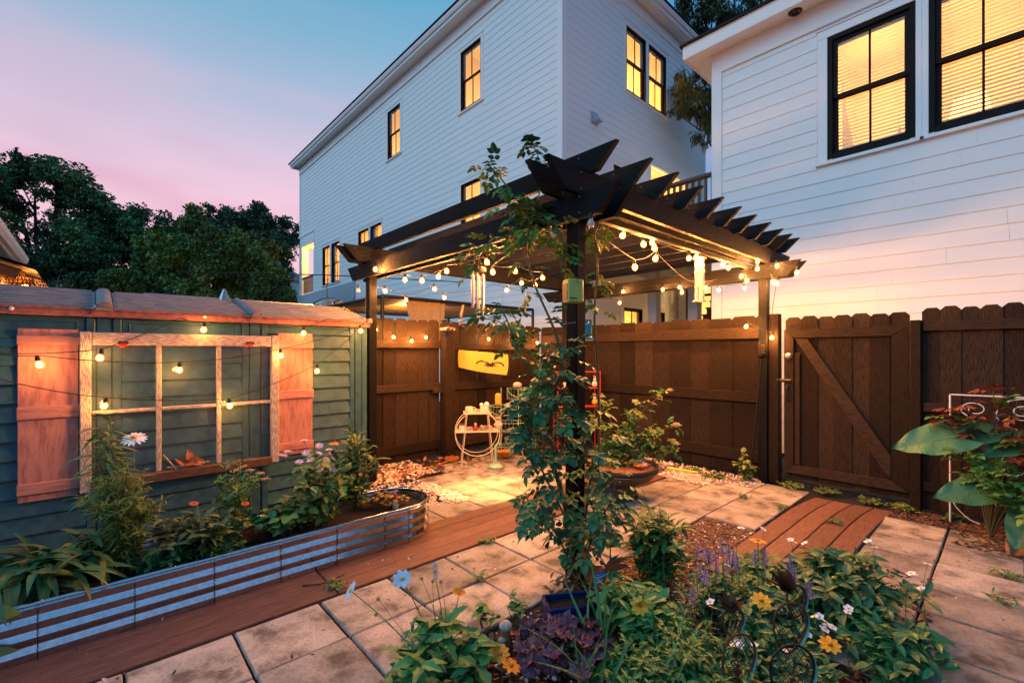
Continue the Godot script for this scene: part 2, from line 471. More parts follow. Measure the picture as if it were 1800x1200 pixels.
func ground() -> void:
	var g := Geo.new()
	g.quad(Vector3(-150, -0.06, 150), Vector3(150, -0.06, 150), Vector3(150, -0.06, -200), Vector3(-150, -0.06, -200))
	part("ground", g.mesh(), M.lawn).set_meta("kind", "structure")
	g = Geo.new() # uneven earth under the beds and between the pavers
	var f := FastNoiseLite.new()
	f.seed = 3; f.frequency = 1.2
	var st := 0.12
	var hy := func(x: float, z: float) -> float:
		return -0.022 + (0.018 * f.get_noise_2d(x, z) + (0.03 if (z > -1.7 and z < -0.45 and x > 1.3 and x < 3.7) else 0.0)) * 0.5
	for i in range(-25, 48):
		for j in range(-46, 26):
			var x := i * st; var z := j * st
			var p := [Vector3(x, hy.call(x, z), z), Vector3(x + st, hy.call(x + st, z), z), Vector3(x + st, hy.call(x + st, z - st), z - st), Vector3(x, hy.call(x, z - st), z - st)]
			g.quad(p[0], p[1], p[2], p[3])
	part("garden_ground", g.mesh(), M.soil).set_meta("kind", "structure")
	# square concrete pavers on one grid of 42 cm
	var pav := setting("pavement")
	var cells := []
	for i in range(-5, 11):
		for j in range(0, 5):
			var x: float = 0.515 + 0.42 * i; var z: float = -2.635 + 0.42 * j
			var ok := false
			if j < 2: ok = x < 5.0
			elif j == 2: ok = x < 0.6 or x > 3.8
			else: ok = x < 0.2
			if ok: cells.append([x, minf(x + 0.42, 5.34), z, z + 0.42])
	cells.append([5.135, 5.34, -2.215, -1.795]); cells.append([5.135, 5.34, -1.795, -1.375])
	for i in 6:
		for j in 4:
			var x: float = 1.785 + 0.42 * i
			if j > 0 and i < 2: continue
			if j == 3 and i < 3: continue
			cells.append([x, x + 0.42, -3.235 - 0.405 * (j + 1), -3.235 - 0.405 * j])
	for i in 7:
		for j in 2:
			var x: float = 2.49 + 0.42 * i
			cells.append([x, minf(x + 0.42, 5.02), -0.745 + 0.4 * j, -0.345 + 0.4 * j])
	for cc in cells:
		var q := 0.006
		var o := bx("paver", pav, Vector3(cc[0] + q, -0.045, cc[2] + q), Vector3(cc[1] - q, 0.0, cc[3] - q), M["paver%d" % rng.randi_range(0, 3)], 0.006)
		o.position += Vector3(rnd(-0.002, 0.002), rnd(-0.004, 0.003), rnd(-0.002, 0.002))
		o.rotation = Vector3(rnd(-0.006, 0.006), rnd(-0.006, 0.006), rnd(-0.006, 0.006))
	# two walks of composite planks
	var walk := setting("plank_path")
	for k in 4:
		var z := -2.645 - 0.146 * k
		var cut := [1.05, 1.05, 1.05, 2.9][k] as float
		bx("plank", walk, Vector3(-2.2, -0.03, z - 0.141), Vector3(cut - 0.004, 0.006, z), M["plank%d" % (k % 3)], 0.004)
		bx("plank", walk, Vector3(cut + 0.004, -0.03, z - 0.141), Vector3(5.05 - 0.05 * k, 0.006 - 0.0008 * k, z), M["plank%d" % ((k + 1) % 3)], 0.004)
	var walk2 := setting("gate_path")
	for k in 4:
		var z0 := -1.335 + 0.15 * k
		g = Geo.new()
		var n := 12
		var prev := []
		for i in n + 1:
			var x := lerpf(2.9 + 0.04 * (k % 2), 5.35, float(i) / n)
			var y := 0.020 - 0.05 * pow(maxf(0.0, (x - 4.3) / 1.05), 2.0)
			var zz := z0 + 0.028 * pow(maxf(0.0, (x - 4.3) / 1.05), 2.0)
			var ring := [Vector3(x, y - 0.035, zz), Vector3(x, y - 0.004, zz), Vector3(x, y, zz + 0.004), Vector3(x, y, zz + 0.139), Vector3(x, y - 0.004, zz + 0.143), Vector3(x, y - 0.035, zz + 0.143)]
			if i > 0:
				for q in 6: g.face([prev[q], prev[(q + 1) % 6], ring[(q + 1) % 6], ring[q]], (prev[0] + ring[4]) / 2.0 - Vector3(0, 0.006, 0))
			if i == 0 or i == n: g.face(ring, Vector3(4.0, y - 0.02, zz + 0.07))
			prev = ring
		part("plank", g.mesh(), M["plank%d" % ((k + 1) % 3)], walk2)


# --- houses -------------------------------------------------------------------------------------------------------------
# A wall frame: local x along the wall, y up, z out of the wall. Openings are [u0, u1, y0, y1].

func wall_slab(parent: Node, called: String, T: Transform3D, u0: float, u1: float, y0: float, y1: float, th: float, opens: Array, mt: Material) -> void:
	var us := [u0, u1]; var ys := [y0, y1]
	for o in opens:
		us += [clampf(o[0], u0, u1), clampf(o[1], u0, u1)]; ys += [clampf(o[2], y0, y1), clampf(o[3], y0, y1)]
	us.sort(); ys.sort()
	var g := Geo.new()
	for i in us.size() - 1:
		var run := -1.0
		for j in ys.size():
			var solid := false
			if j < ys.size() - 1 and us[i + 1] - us[i] > 0.001:
				solid = true
				for o in opens:
					if us[i] > o[0] - 0.001 and us[i + 1] < o[1] + 0.001 and ys[j] > o[2] - 0.001 and ys[j + 1] < o[3] + 0.001: solid = false
			if solid and run < 0.0: run = ys[j]
			if not solid and run >= 0.0:
				if ys[j] - run > 0.001: g.span(Vector3(us[i], run, -th), Vector3(us[i + 1], ys[j], 0))
				run = -1.0
	part(called, g.mesh(), mt, parent, T)

func lap_board() -> ArrayMesh: # one unit long and high, thick at its lower edge
	if not cache.has("lap"):
		var g := Geo.new()
		var b := 0.013; var t := 0.004
		var p := [Vector3(0, 0.0, 0), Vector3(0, 0.0, b - 0.002), Vector3(0, 0.012, b), Vector3(0, 1.0, t), Vector3(0, 1.0, 0)]
		var r := []
		for q in p: r.append(q + Vector3.RIGHT)
		g.face(p, Vector3(0.5, 0.5, 0)); g.face(r, Vector3(0.5, 0.5, 0))
		for i in 5: g.face([p[i], p[(i + 1) % 5], r[(i + 1) % 5], r[i]], Vector3(0.5, 0.5, 0.004))
		cache["lap"] = g.mesh()
	return cache["lap"]

func shed_board() -> ArrayMesh:
	if not cache.has("shedlap"):
		var g := Geo.new()
		var p := [Vector3(0, 0.0, 0), Vector3(0, 0.0, 0.024), Vector3(0, 0.05, 0.026), Vector3(0, 1.0, 0.004), Vector3(0, 1.0, 0)]
		var r := []
		for q in p: r.append(q + Vector3.RIGHT)
		g.face(p, Vector3(0.5, 0.5, 0)); g.face(r, Vector3(0.5, 0.5, 0))
		for i in 5: g.face([p[i], p[(i + 1) % 5], r[(i + 1) % 5], r[i]], Vector3(0.5, 0.5, 0.004))
		cache["shedlap"] = g.mesh()
	return cache["shedlap"]

func siding(parent: Node, T: Transform3D, u0: float, u1: float, y0: float, y1: float, expo: float, opens: Array, mt: Material, seams := 0.0, called := "siding_board") -> void:
	var n := ceili((y1 - y0) / expo)
	for i in n:
		var a := y0 + expo * i
		var b := minf(a + expo, y1)
		if b - a < 0.02: continue
		var cuts := [[u0, u1]]
		for o in opens:
			if o[2] < b - 0.004 and o[3] > a + 0.004:
				var nx := []
				for c in cuts:
					if o[1] <= c[0] or o[0] >= c[1]: nx.append(c)
					else:
						if o[0] - c[0] > 0.02: nx.append([c[0], o[0]])
						if c[1] - o[1] > 0.02: nx.append([o[1], c[1]])
				cuts = nx
		for c in cuts:
			var at: float = c[0]
			while at < c[1] - 0.001:
				var to: float = c[1]
				if seams > 0.0:
					var s := at + rnd(0.5, 1.0) * seams
					if s < c[1] - 0.35: to = s
				part(called, shed_board() if mt == M.shed_green else lap_board(), mt, parent, T * Transform3D(Basis().scaled(Vector3(to - at - (0.003 if to < c[1] else 0.0), b - a + 0.002, 1.0)), Vector3(at, a, 0)))
				at = to

# a double-hung window: casing > frame, sash, muntin, pane, sill, and the lit room behind it
func window(parent: Node, T: Transform3D, u0: float, u1: float, y0: float, y1: float, o: Dictionary) -> void:
	var d: float = o.get("depth", 0.14)
	var cas: float = o.get("casing", 0.09)
	var fr: float = o.get("frame", 0.035)
	var sw: float = o.get("sash", 0.045)
	var cl: float = o.get("casing_l", cas)
	var cr: float = o.get("casing_r", cas)
	var g := Geo.new()
	g.span(Vector3(u0 - cl, y0 - 0.03, 0), Vector3(u0, y1, 0.024), 0.003)
	g.span(Vector3(u1, y0 - 0.03, 0), Vector3(u1 + cr, y1, 0.024), 0.003)
	g.span(Vector3(u0 - cl, y1, 0), Vector3(u1 + cr, y1 + cas, 0.026), 0.003)
	g.span(Vector3(u0 - cl - 0.015, y1 + cas, 0), Vector3(u1 + cr + 0.015, y1 + cas + 0.02, 0.04), 0.003)
	var w := part("window", g.mesh(), M.trim, parent, T)
	bx("sill", w, Vector3(u0 - cl - 0.02, y0 - 0.07, 0.0), Vector3(u1 + cr + 0.02, y0 - 0.03, 0.05), M.trim)
	g = Geo.new()
	for s: float in [0.0, 1.0]:
		var x := lerpf(u0, u1 - fr, s)
		g.span(Vector3(x, y0, -d), Vector3(x + fr, y1, 0.016), 0.003)
	g.span(Vector3(u0 + fr, y1 - fr, -d), Vector3(u1 - fr, y1, 0.014), 0.003)
	g.span(Vector3(u0 + fr, y0 - 0.03, -d), Vector3(u1 - fr, y0 + fr, 0.018), 0.003)
	part("frame", g.mesh(), M.black_frame, w)
	var ym := (y0 + y1) / 2.0
	for k in 2: # upper sash outside, lower sash inside
		var a := y0 + fr if k == 1 else ym - 0.02
		var b := ym + 0.02 if k == 1 else y1 - fr
		var z := -0.055 if k == 1 else -0.018
		g = Geo.new()
		var l := u0 + fr; var r := u1 - fr
		g.span(Vector3(l, a, z - 0.03), Vector3(l + sw, b, z), 0.003)
		g.span(Vector3(r - sw, a, z - 0.03), Vector3(r, b, z), 0.003)
		g.span(Vector3(l + sw, a, z - 0.03), Vector3(r - sw, a + sw, z - 0.001), 0.003)
		g.span(Vector3(l + sw, b - sw, z - 0.03), Vector3(r - sw, b, z - 0.001), 0.003)
		part("sash", g.mesh(), M.black_frame, w)
		var m := (l + r) / 2.0
		bx("muntin", w, Vector3(m - 0.011, a + sw, z - 0.026), Vector3(m + 0.011, b - sw, z - 0.002), M.black_frame, 0.003)
		for s in 2:
			var pl := l + sw if s == 0 else m + 0.011
			var pr := m - 0.011 if s == 0 else r - sw
			g = Geo.new()
			g.quad(Vector3(pl, a + sw, z - 0.015), Vector3(pr, a + sw, z - 0.015), Vector3(pr, b - sw, z - 0.015), Vector3(pl, b - sw, z - 0.015))
			part("pane", g.mesh(), M.glass, w)
	if o.has("shade"): # a roller shade or curtain drawn part of the way
		var ys := lerpf(y1, y0, o.shade)
		g = Geo.new()
		g.span(Vector3(u0 + fr, ys, -0.098), Vector3(u1 - fr, y1 - fr, -0.095))
		g.span(Vector3(u0 + fr, ys - 0.02, -0.102), Vector3(u1 - fr, ys, -0.091))
		part("roller_shade", g.mesh(), M.curtain, w)
	if o.has("blind"):
		g = Geo.new()
		var y := y1 - fr - 0.05
		g.span(Vector3(u0 + fr + 0.005, y, -0.15), Vector3(u1 - fr - 0.005, y1 - fr, -0.11), 0.003)
		while y > y0 + fr + 0.06:
			g.box(Vector3((u0 + u1) / 2.0, y, -0.128), Vector3(u1 - u0 - 2 * fr - 0.02, 0.0025, 0.042), 0.0, Basis(Vector3.RIGHT, -0.22))
			y -= 0.045
		for s: float in [0.2, 0.8]:
			g.tube([Vector3(lerpf(u0, u1, s), y0 + fr + 0.05, -0.104), Vector3(lerpf(u0, u1, s), y1 - fr, -0.104)], 0.0018, -1.0, 3, false)
		g.span(Vector3(u0 + fr + 0.01, y0 + fr + 0.02, -0.145), Vector3(u1 - fr - 0.01, y0 + fr + 0.045, -0.112), 0.003)
		tag(part("blind", g.mesh(), M.blind, w), "", "", "", "stuff")
	if o.get("room", true):
		var rw: float = o.get("room_w", 0.35)
		var dep: float = o.get("room_d", 1.5)
		var a := Vector3(u0 - rw, y0 - 0.5, -d - 0.02 - dep); var b := Vector3(u1 + rw, y1 + 0.35, -d - 0.02)
		room_box(w, a, b, [u0, u1, y0, y1])
		if o.has("inside"): o.inside.call(w, a, b)
		lamp(w, Vector3(lerpf(u0, u1, o.get("lamp_u", 0.6)), lerpf(y0, y1, o.get("lamp_y", 0.75)), -d - 0.02 - dep * o.get("lamp_d", 0.45)), o.get("tint", Color(1.0, 0.73, 0.36)), o.get("e", 1.0), 0.12)

func room_box(parent: Node, a: Vector3, b: Vector3, op: Array) -> void:
	var g := Geo.new()
	var t := 0.04
	g.span(Vector3(a.x - t, a.y - t, a.z - t), Vector3(b.x + t, b.y + t, a.z))
	g.span(Vector3(a.x - t, a.y - t, a.z), Vector3(a.x, b.y + t, b.z + t)); g.span(Vector3(b.x, a.y - t, a.z), Vector3(b.x + t, b.y + t, b.z + t))
	g.span(Vector3(a.x, a.y - t, a.z), Vector3(b.x, a.y, b.z + t)); g.span(Vector3(a.x, b.y, a.z), Vector3(b.x, b.y + t, b.z + t))
	g.span(Vector3(a.x, a.y, b.z), Vector3(op[0], b.y, b.z + t)); g.span(Vector3(op[1], a.y, b.z), Vector3(b.x, b.y, b.z + t))
	g.span(Vector3(op[0], a.y, b.z), Vector3(op[1], op[2], b.z + t)); g.span(Vector3(op[0], op[3], b.z), Vector3(op[1], b.y, b.z + t))
	part("room", g.mesh(), M.room, parent)


func white_house() -> void:
	var h := thing("white_house", "tall three-storey white clapboard house with lit black-framed windows behind the pergola", "house", Vector3.ZERO, "white clapboard houses")
	var X := 7.36; var Z := -6.48; var ZF := -23.3; var XR := 14.05; var top := 10.32
	var A := Transform3D(Basis(Vector3(0, 0, 1), Vector3.UP, Vector3(-1, 0, 0)), Vector3(X, 0, 0)) # the long side: u = z
	var B := Transform3D(Basis(Vector3(1, 0, 0), Vector3.UP, Vector3(0, 0, 1)), Vector3(0, 0, Z)) # the end: u = x
	var wa := [[-10.11, -9.235, 7.93, 9.525, 0.0], [-14.30, -13.44, 7.93, 9.525, 0.0], [-10.10, -9.235, 4.33, 5.935, 0.35], [-16.63, -15.76, 4.33, 5.935, 0.9], [-15.61, -14.735, 4.33, 5.935, 0.9], [-20.29, -19.46, 4.33, 5.95, 0.9], [-19.28, -18.43, 4.33, 5.95, 0.9]]
	var wb := [[9.735, 10.64, 7.92, 9.53], [10.77, 11.675, 7.92, 9.53], [9.20, 10.05, 4.33, 5.93]]
	var oa := [[-23.01, -21.45, 4.16, 6.43], [-23.3, -17.2, -0.1, 3.55]]
	var ob := [[10.87, 12.9, 3.62, 6.37]]
	var oba := []
	for w in wa: oba.append([w[0], w[1], w[2], w[3]])
	var obb := []
	for w in wb: obb.append([w[0], w[1], w[2], w[3]])
	var low := [[9.63, 10.47, 1.2, 2.52], [11.11, 11.60, 1.2, 2.5]]
	for w in low: obb.append(w)
	wall_slab(h, "wall", A, ZF + 0.1, Z - 0.1, 0, top, 0.14, oba + oa, M.trim)
	wall_slab(h, "wall", B, X, XR, 0, top, 0.14, obb + ob, M.trim)
	var E := 0.178
	var pad := func(l: Array, a: float, t: float) -> Array:
		var r := []
		for o in l: r.append([o[0] - a, o[1] + a, o[2] - 0.07, o[3] + t])
		return r
	siding(h, A, ZF + 0.12, Z - 0.12, 4.14, 10.02, E, pad.call(oba, 0.089, 0.109) + [[-23.3, -21.33, 4.0, 6.97]], M.siding, 6.0)
	siding(h, A, -17.2, Z - 0.12, 0.1, 4.12, E, [], M.siding, 6.0)
	siding(h, B, X + 0.12, XR - 0.12, 0.1, 10.02, E, pad.call(obb, 0.089, 0.109) + [[10.79, 13.2, 3.5, 6.69]], M.siding, 5.0)
	# corner boards, frieze, band
	bx("corner_board", h, Vector3(X - 0.03, 0, Z - 0.12), Vector3(X, top, Z + 0.03), M.trim)
	bx("corner_board", h, Vector3(X + 0.0005, 0, Z), Vector3(X + 0.12, top, Z + 0.029), M.trim)
	bx("corner_board", h, Vector3(X - 0.03, 3.6, ZF), Vector3(X, top, ZF + 0.12), M.trim)
	bx("corner_board", h, Vector3(XR - 0.12, 0, Z), Vector3(XR, top, Z + 0.03), M.trim)
	bx("frieze", h, Vector3(X - 0.034, 10.02, ZF), Vector3(X, top, Z + 0.034), M.trim)
	bx("frieze", h, Vector3(X, 10.02, Z), Vector3(XR, top, Z + 0.034), M.trim)
	bx("frieze", h, Vector3(X - 0.05, 9.98, ZF), Vector3(X, 10.015, Z + 0.05), M.trim)
	# eaves: soffit, fascia, gutter, hip roof
	var ov := 0.30
	bx("soffit", h, Vector3(X - ov, top, ZF - ov), Vector3(X + 0.3, top + 0.02, Z + ov), M.trim)
	bx("soffit", h, Vector3(X + 0.3, top, Z - 0.3), Vector3(XR + ov, top + 0.02, Z + ov), M.trim)
	bx("fascia", h, Vector3(X - ov - 0.02, top - 0.015, ZF - ov), Vector3(X - ov, top + 0.2, Z + ov + 0.02), M.trim)
	bx("fascia", h, Vector3(X - ov, top - 0.015, Z + ov), Vector3(XR + ov, top + 0.2, Z + ov + 0.02), M.trim)
	var gut := PackedVector2Array([Vector2(0, 0), Vector2(0.04, 0), Vector2(0.065, 0.05), Vector2(0.075, 0.10), Vector2(0.066, 0.10), Vector2(0.055, 0.055), Vector2(0.035, 0.01), Vector2(0, 0.01)])
	var gg := Geo.new()
	gg.prism(gut, Z - ZF + 2 * ov, Transform3D(Basis(Vector3(-1, 0, 0), Vector3.UP, Vector3(0, 0, -1)), Vector3(X - ov - 0.022, top + 0.07, (Z + ZF) / 2.0)))
	part("gutter", gg.mesh(), M.trim, h)
	gg = Geo.new()
	gg.prism(gut, XR - X + 2 * ov, Transform3D(Basis(Vector3(0, 0, 1), Vector3.UP, Vector3(-1, 0, 0)), Vector3((X + XR) / 2.0, top + 0.07, Z + ov + 0.022)))
	part("gutter", gg.mesh(), M.trim, h)
	var g := Geo.new()
	var e := 0.12 + ov
	var r0 := Vector3(X + 3.3, top + 1.9, Z - 3.3); var r1 := Vector3(X + 3.3, top + 1.9, ZF + 3.3)
	var c := [Vector3(X - e, top + 0.19, Z + e), Vector3(XR + e, top + 0.19, Z + e), Vector3(XR + e, top + 0.19, ZF - e), Vector3(X - e, top + 0.19, ZF - e)]
	for dy: float in [0.0, 0.035]:
		var q := Vector3(0, dy, 0)
		g.quad(c[0] + q, r0 + q, r1 + q, c[3] + q); g.tri(c[0] + q, c[1] + q, r0 + q); g.quad(c[1] + q, c[2] + q, r1 + q, r0 + q); g.tri(c[2] + q, c[3] + q, r1 + q)
	for i in 4: g.quad(c[i], c[(i + 1) % 4], c[(i + 1) % 4] + Vector3(0, 0.035, 0), c[i] + Vector3(0, 0.035, 0))
	part("roof", g.mesh(), M.roofing, h)
	# far walls close the house
	bx("wall", h, Vector3(XR - 0.14, 0, ZF + 0.1), Vector3(XR, top, Z - 0.14), M.trim)
	bx("wall", h, Vector3(X + 1.6, 0, ZF), Vector3(XR, top, ZF + 0.1), M.trim)
	bx("wall", h, Vector3(X, 7.0, ZF), Vector3(X + 1.6, top, ZF + 0.1), M.trim)
	for i in wa.size():
		var w: Array = wa[i]
		var o := {"e": [0.9, 0.9, 0.95, 1.0, 1.0, 1.0, 1.0][i], "lamp_u": 0.75, "lamp_y": [0.2, 0.25, 0.6, 0.6, 0.5, 0.5, 0.6][i], "lamp_d": 0.5, "tint": Color(1.0, 0.78, 0.46), "frame": 0.024, "sash": 0.034}
		if w[4] > 0.5:
			o["shade"] = 0.985; o["e"] = 2.6; o["lamp_d"] = 0.55; o["lamp_y"] = 0.5; o["lamp_u"] = 0.5
		window(h, A, w[0], w[1], w[2], w[3], o)
	for i in wb.size(): window(h, B, wb[i][0], wb[i][1], wb[i][2], wb[i][3], {"e": [1.7, 1.6, 1.0][i], "lamp_u": 0.2, "lamp_y": 0.3, "lamp_d": 0.35, "casing_r": 0.065 if i == 0 else 0.09, "casing_l": 0.062 if i == 1 else 0.09, "room_w": 0.06 if i < 2 else 0.3})
	for w in low: window(h, B, w[0], w[1], w[2], w[3], {"e": 0.8, "room_w": 0.1})
	# the corner porch on the second floor
	bx("porch_floor", h, Vector3(X, 3.98, ZF + 0.02), Vector3(X + 1.6, 4.15, -21.3), M.trim)
	bx("porch_ceiling", h, Vector3(X, 6.45, ZF + 0.02), Vector3(X + 1.6, 6.6, -21.3), M.trim)
	bx("wall", h, Vector3(X + 0.15, 4.15, -21.44), Vector3(X + 1.6, 6.45, -21.3), M.trim)
	bx("porch_post", h, Vector3(X - 0.01, 4.15, ZF), Vector3(X + 0.3, 6.45, ZF + 0.3), M.trim)
	bx("porch_trim", h, Vector3(X - 0.06, 6.9, ZF - 0.06), Vector3(X, 7.0, -21.33), M.trim)
	bx("porch_trim", h, Vector3(X - 0.03, 6.43, ZF), Vector3(X, 6.895, -21.33), M.trim)
	var rail := bx("railing", h, Vector3(X + 0.02, 4.92, ZF + 0.3), Vector3(X + 0.08, 4.98, -21.45), M.black_frame)
	for i in 12: bx("baluster", rail, Vector3(X + 0.035, 4.2, ZF + 0.4 + 0.12 * i) - rail.position, Vector3(X + 0.06, 4.92, ZF + 0.425 + 0.12 * i) - rail.position, M.black_frame, 0.0)
	lamp(h, Vector3(X + 0.8, 6.2, -22.3), Color(1, 0.75, 0.36), 3.5, 0.1)
	part("porch_lamp", ballmesh(0.09), M.lamp_glow, h, Transform3D(Basis(), Vector3(X + 0.8, 6.2, -22.3)))
	# the arched beam of the ground-floor porch
	var poly := PackedVector2Array([Vector2(-23.3, 4.13), Vector2(-16.9, 4.13), Vector2(-16.9, 3.55)])
	for i in 17:
		var t := i / 16.0
		poly.append(Vector2(lerpf(-17.2, -23.05, t), 2.9 + 0.85 * pow(sin(PI * (0.08 + 0.84 * t)), 0.8)))
	poly.append(Vector2(-23.3, 2.6))
	g = Geo.new()
	g.prism(poly, 0.16, A * Transform3D(Basis(), Vector3(0, 0, -0.02)))
	part("porch_arch", g.mesh(), M.blue_grey, h)
	bx("porch_post", h, Vector3(X - 0.06, 0, ZF), Vector3(X + 0.14, 3.0, ZF + 0.25), M.blue_grey)
	g = Geo.new() # dryer vent hood
	g.prism(PackedVector2Array([Vector2(0, 0), Vector2(0.17, 0), Vector2(0.13, 0.02), Vector2(0.02, 0.19), Vector2(0, 0.19)]), 0.19, Transform3D(Basis(Vector3(0, 0, 1), Vector3.UP, Vector3(-1, 0, 0)), Vector3(8.47, 6.66, Z + 0.02)))
	g.span(Vector3(8.34, 6.63, Z), Vector3(8.60, 6.90, Z + 0.02))
	part("vent_hood", g.mesh(), M.blue_grey, h)
	bx("trim_board", h, Vector3(10.79, 6.38, Z), Vector3(13.2, 6.68, Z + 0.03), M.trim)
	bx("trim_board", h, Vector3(10.79, 3.5, Z), Vector3(10.87, 6.37, Z + 0.03), M.trim)
	room_box(h, Vector3(10.6, 3.5, Z - 2.4), Vector3(13.1, 6.8, Z - 0.16), [10.87, 12.9, 3.62, 6.37])
	lamp(h, Vector3(11.4, 5.9, Z - 1.0), Color(1, 0.78, 0.46), 3.0, 0.12)
	seat(h, Vector3(X, 0, Z))

func ballmesh(r: float) -> ArrayMesh:
	var k := "ball%f" % r
	if not cache.has(k):
		var g := Geo.new(); g.ball(Vector3.ZERO, r, Vector3.ONE, 8, 12); cache[k] = g.mesh()
	return cache[k]


func near_house() -> void:
	var h := thing("white_house", "white clapboard house with two large lit windows with blinds, standing over the gate", "house", Vector3.ZERO, "white clapboard houses")
	var X := 7.105; var Z0 := -3.127; var Z1 := 4.5; var top := 5.99
	var A := Transform3D(Basis(Vector3(0, 0, 1), Vector3.UP, Vector3(-1, 0, 0)), Vector3(X, 0, 0))
	var ws := [[-1.64, -0.768, 3.93, 5.52], [-0.655, 0.22, 3.93, 5.52], [0.333, 1.2, 3.93, 5.52]]
	wall_slab(h, "wall", A, Z0 + 0.001, Z1, 0, top, 0.14, ws, M.trim)
	var op := [[-1.756, 1.32, 3.86, 5.64]]
	siding(h, A, Z0 + 0.125, Z1, 0.08, 5.69, 0.1785, op, M.siding, 3.2)
	bx("corner_board", h, Vector3(X - 0.03, 0, Z0), Vector3(X, top, Z0 + 0.125), M.trim)
	bx("corner_board", h, Vector3(X - 0.029, 0, Z0 - 0.03), Vector3(X + 0.12, top, Z0), M.trim)
	bx("frieze", h, Vector3(X - 0.034, 5.69, Z0 + 0.125), Vector3(X, top, Z1), M.trim)
	bx("soffit", h, Vector3(X - 0.27, top, Z0 - 0.34), Vector3(X + 0.2, top + 0.02, Z1), M.trim)
	bx("soffit", h, Vector3(X + 0.2, top, Z0 - 0.34), Vector3(12.0, top + 0.02, Z0 + 0.2), M.trim)
	bx("fascia", h, Vector3(X - 0.295, top - 0.012, Z0 - 0.365), Vector3(X - 0.27, top + 0.19, Z1), M.trim)
	bx("fascia", h, Vector3(X - 0.27, top - 0.012, Z0 - 0.365), Vector3(12.0, top + 0.19, Z0 - 0.34), M.trim)
	var g := Geo.new()
	var e := 0.33
	var ridge := [Vector3(X + 3.4, top + 1.75, Z0 + 3.0), Vector3(X + 3.4, top + 1.75, Z1)]
	var a := Vector3(X - e, top + 0.185, Z0 - 0.40); var b := Vector3(12.5, top + 0.185, Z0 - 0.40); var c := Vector3(X - e, top + 0.185, Z1)
	for dy: float in [0.0, 0.035]:
		var q := Vector3(0, dy, 0)
		g.quad(a + q, c + q, ridge[1] + q, ridge[0] + q); g.tri(b + q, a + q, ridge[0] + q)
	g.quad(c, a, a + Vector3(0, 0.035, 0), c + Vector3(0, 0.035, 0)); g.quad(a, b, b + Vector3(0, 0.035, 0), a + Vector3(0, 0.035, 0))
	part("roof", g.mesh(), M.roofing, h)
	bx("wall", h, Vector3(X, 0, Z0), Vector3(12.0, top, Z0 + 0.14), M.trim)
	bx("wall", h, Vector3(11.9, 0, Z0 + 0.14), Vector3(12.0, top, Z1), M.trim)
	# round vent in the soffit
	g = Geo.new()
	g.lathe([Vector2(0.0, 0.004), Vector2(0.05, 0.004), Vector2(0.05, -0.006), Vector2(0.075, -0.012), Vector2(0.085, 0.0)], Vector3(X - 0.13, top - 0.002, -1.98), 24)
	for i in 3: g.box(Vector3(X - 0.13 - 0.03 + 0.03 * i, top - 0.008, -1.98), Vector3(0.008, 0.012, 0.085))
	part("soffit_vent", g.mesh(), M.black_metal, h)
	var ins0 := func(w: Node, a2: Vector3, b2: Vector3) -> void: # bottles and a curtain on the inside sill
		bx("counter", w, Vector3(-1.55, 3.86, a2.z), Vector3(-0.85, 3.98, b2.z - 0.02), M.room)
		var q := Geo.new()
		q.lathe([Vector2(0, 0), Vector2(0.04, 0), Vector2(0.045, 0.1), Vector2(0.018, 0.16), Vector2(0.018, 0.21), Vector2(0, 0.21)], Vector3(-0.95, 3.98, b2.z - 0.12), 12)
		q.lathe([Vector2(0, 0), Vector2(0.05, 0), Vector2(0.055, 0.07), Vector2(0, 0.09)], Vector3(-1.06, 3.98, b2.z - 0.14), 12)
		part("ornament", q.mesh(), M.pink_china, w)
		q = Geo.new()
		q.prism(PackedVector2Array([Vector2(-1.55, 3.98), Vector2(-1.40, 3.98), Vector2(-1.50, 4.6), Vector2(-1.56, 5.2)]), 0.02, Transform3D(Basis(), Vector3(0, 0, b2.z - 0.2)))
		part("drape", q.mesh(), M.blind, w)
	var ins1 := func(w: Node, a2: Vector3, b2: Vector3) -> void: # a table lamp, dark chair and plant
		var at := Vector3(-0.36, 3.95, b2.z - 0.75)
		var q := Geo.new()
		q.lathe([Vector2(0.05, -0.35), Vector2(0.05, 0.1), Vector2(0.02, 0.12), Vector2(0.02, 0.25)], at, 10)
		part("table_lamp", q.mesh(), M.brown_wood, w)
		q = Geo.new()
		q.lathe([Vector2(0.22, 0.25), Vector2(0.15, 0.62)], at, 18)
		part("lamp_shade", q.mesh(), M.lamp_glow, w)
		q = Geo.new()
		q.span(Vector3(-0.15, 3.5, b2.z - 0.9), Vector3(0.5, 4.02, b2.z - 0.5), 0.02)
		for i in 40:
			var d := (rdir() + Vector3.UP * 0.7).normalized()
			q.leaf(Vector3(0.08, 4.05, b2.z - 0.6), d, Vector3.UP, rnd(0.15, 0.3), 0.06)
		part("house_plant", q.mesh(), M.rust, w)
	for i in 3:
		var w: Array = ws[i]
		var o := {"frame": 0.055, "sash": 0.05, "blind": true, "casing": 0.11, "casing_l": 0.11 if i == 0 else 0.056, "casing_r": 0.056 if i < 2 else 0.11, "e": [1.25, 1.05, 1.0][i], "lamp_u": 0.5, "lamp_y": [0.6, 0.85, 0.6][i], "lamp_d": 0.35, "room_w": 0.04, "room_d": 1.6, "tint": Color(1.0, 0.74, 0.40)}
		if i == 0: o["inside"] = ins0
		if i == 1: o["inside"] = ins1
		window(h, A, w[0], w[1], w[2], w[3], o)
	seat(h, Vector3(X, 0, Z0))


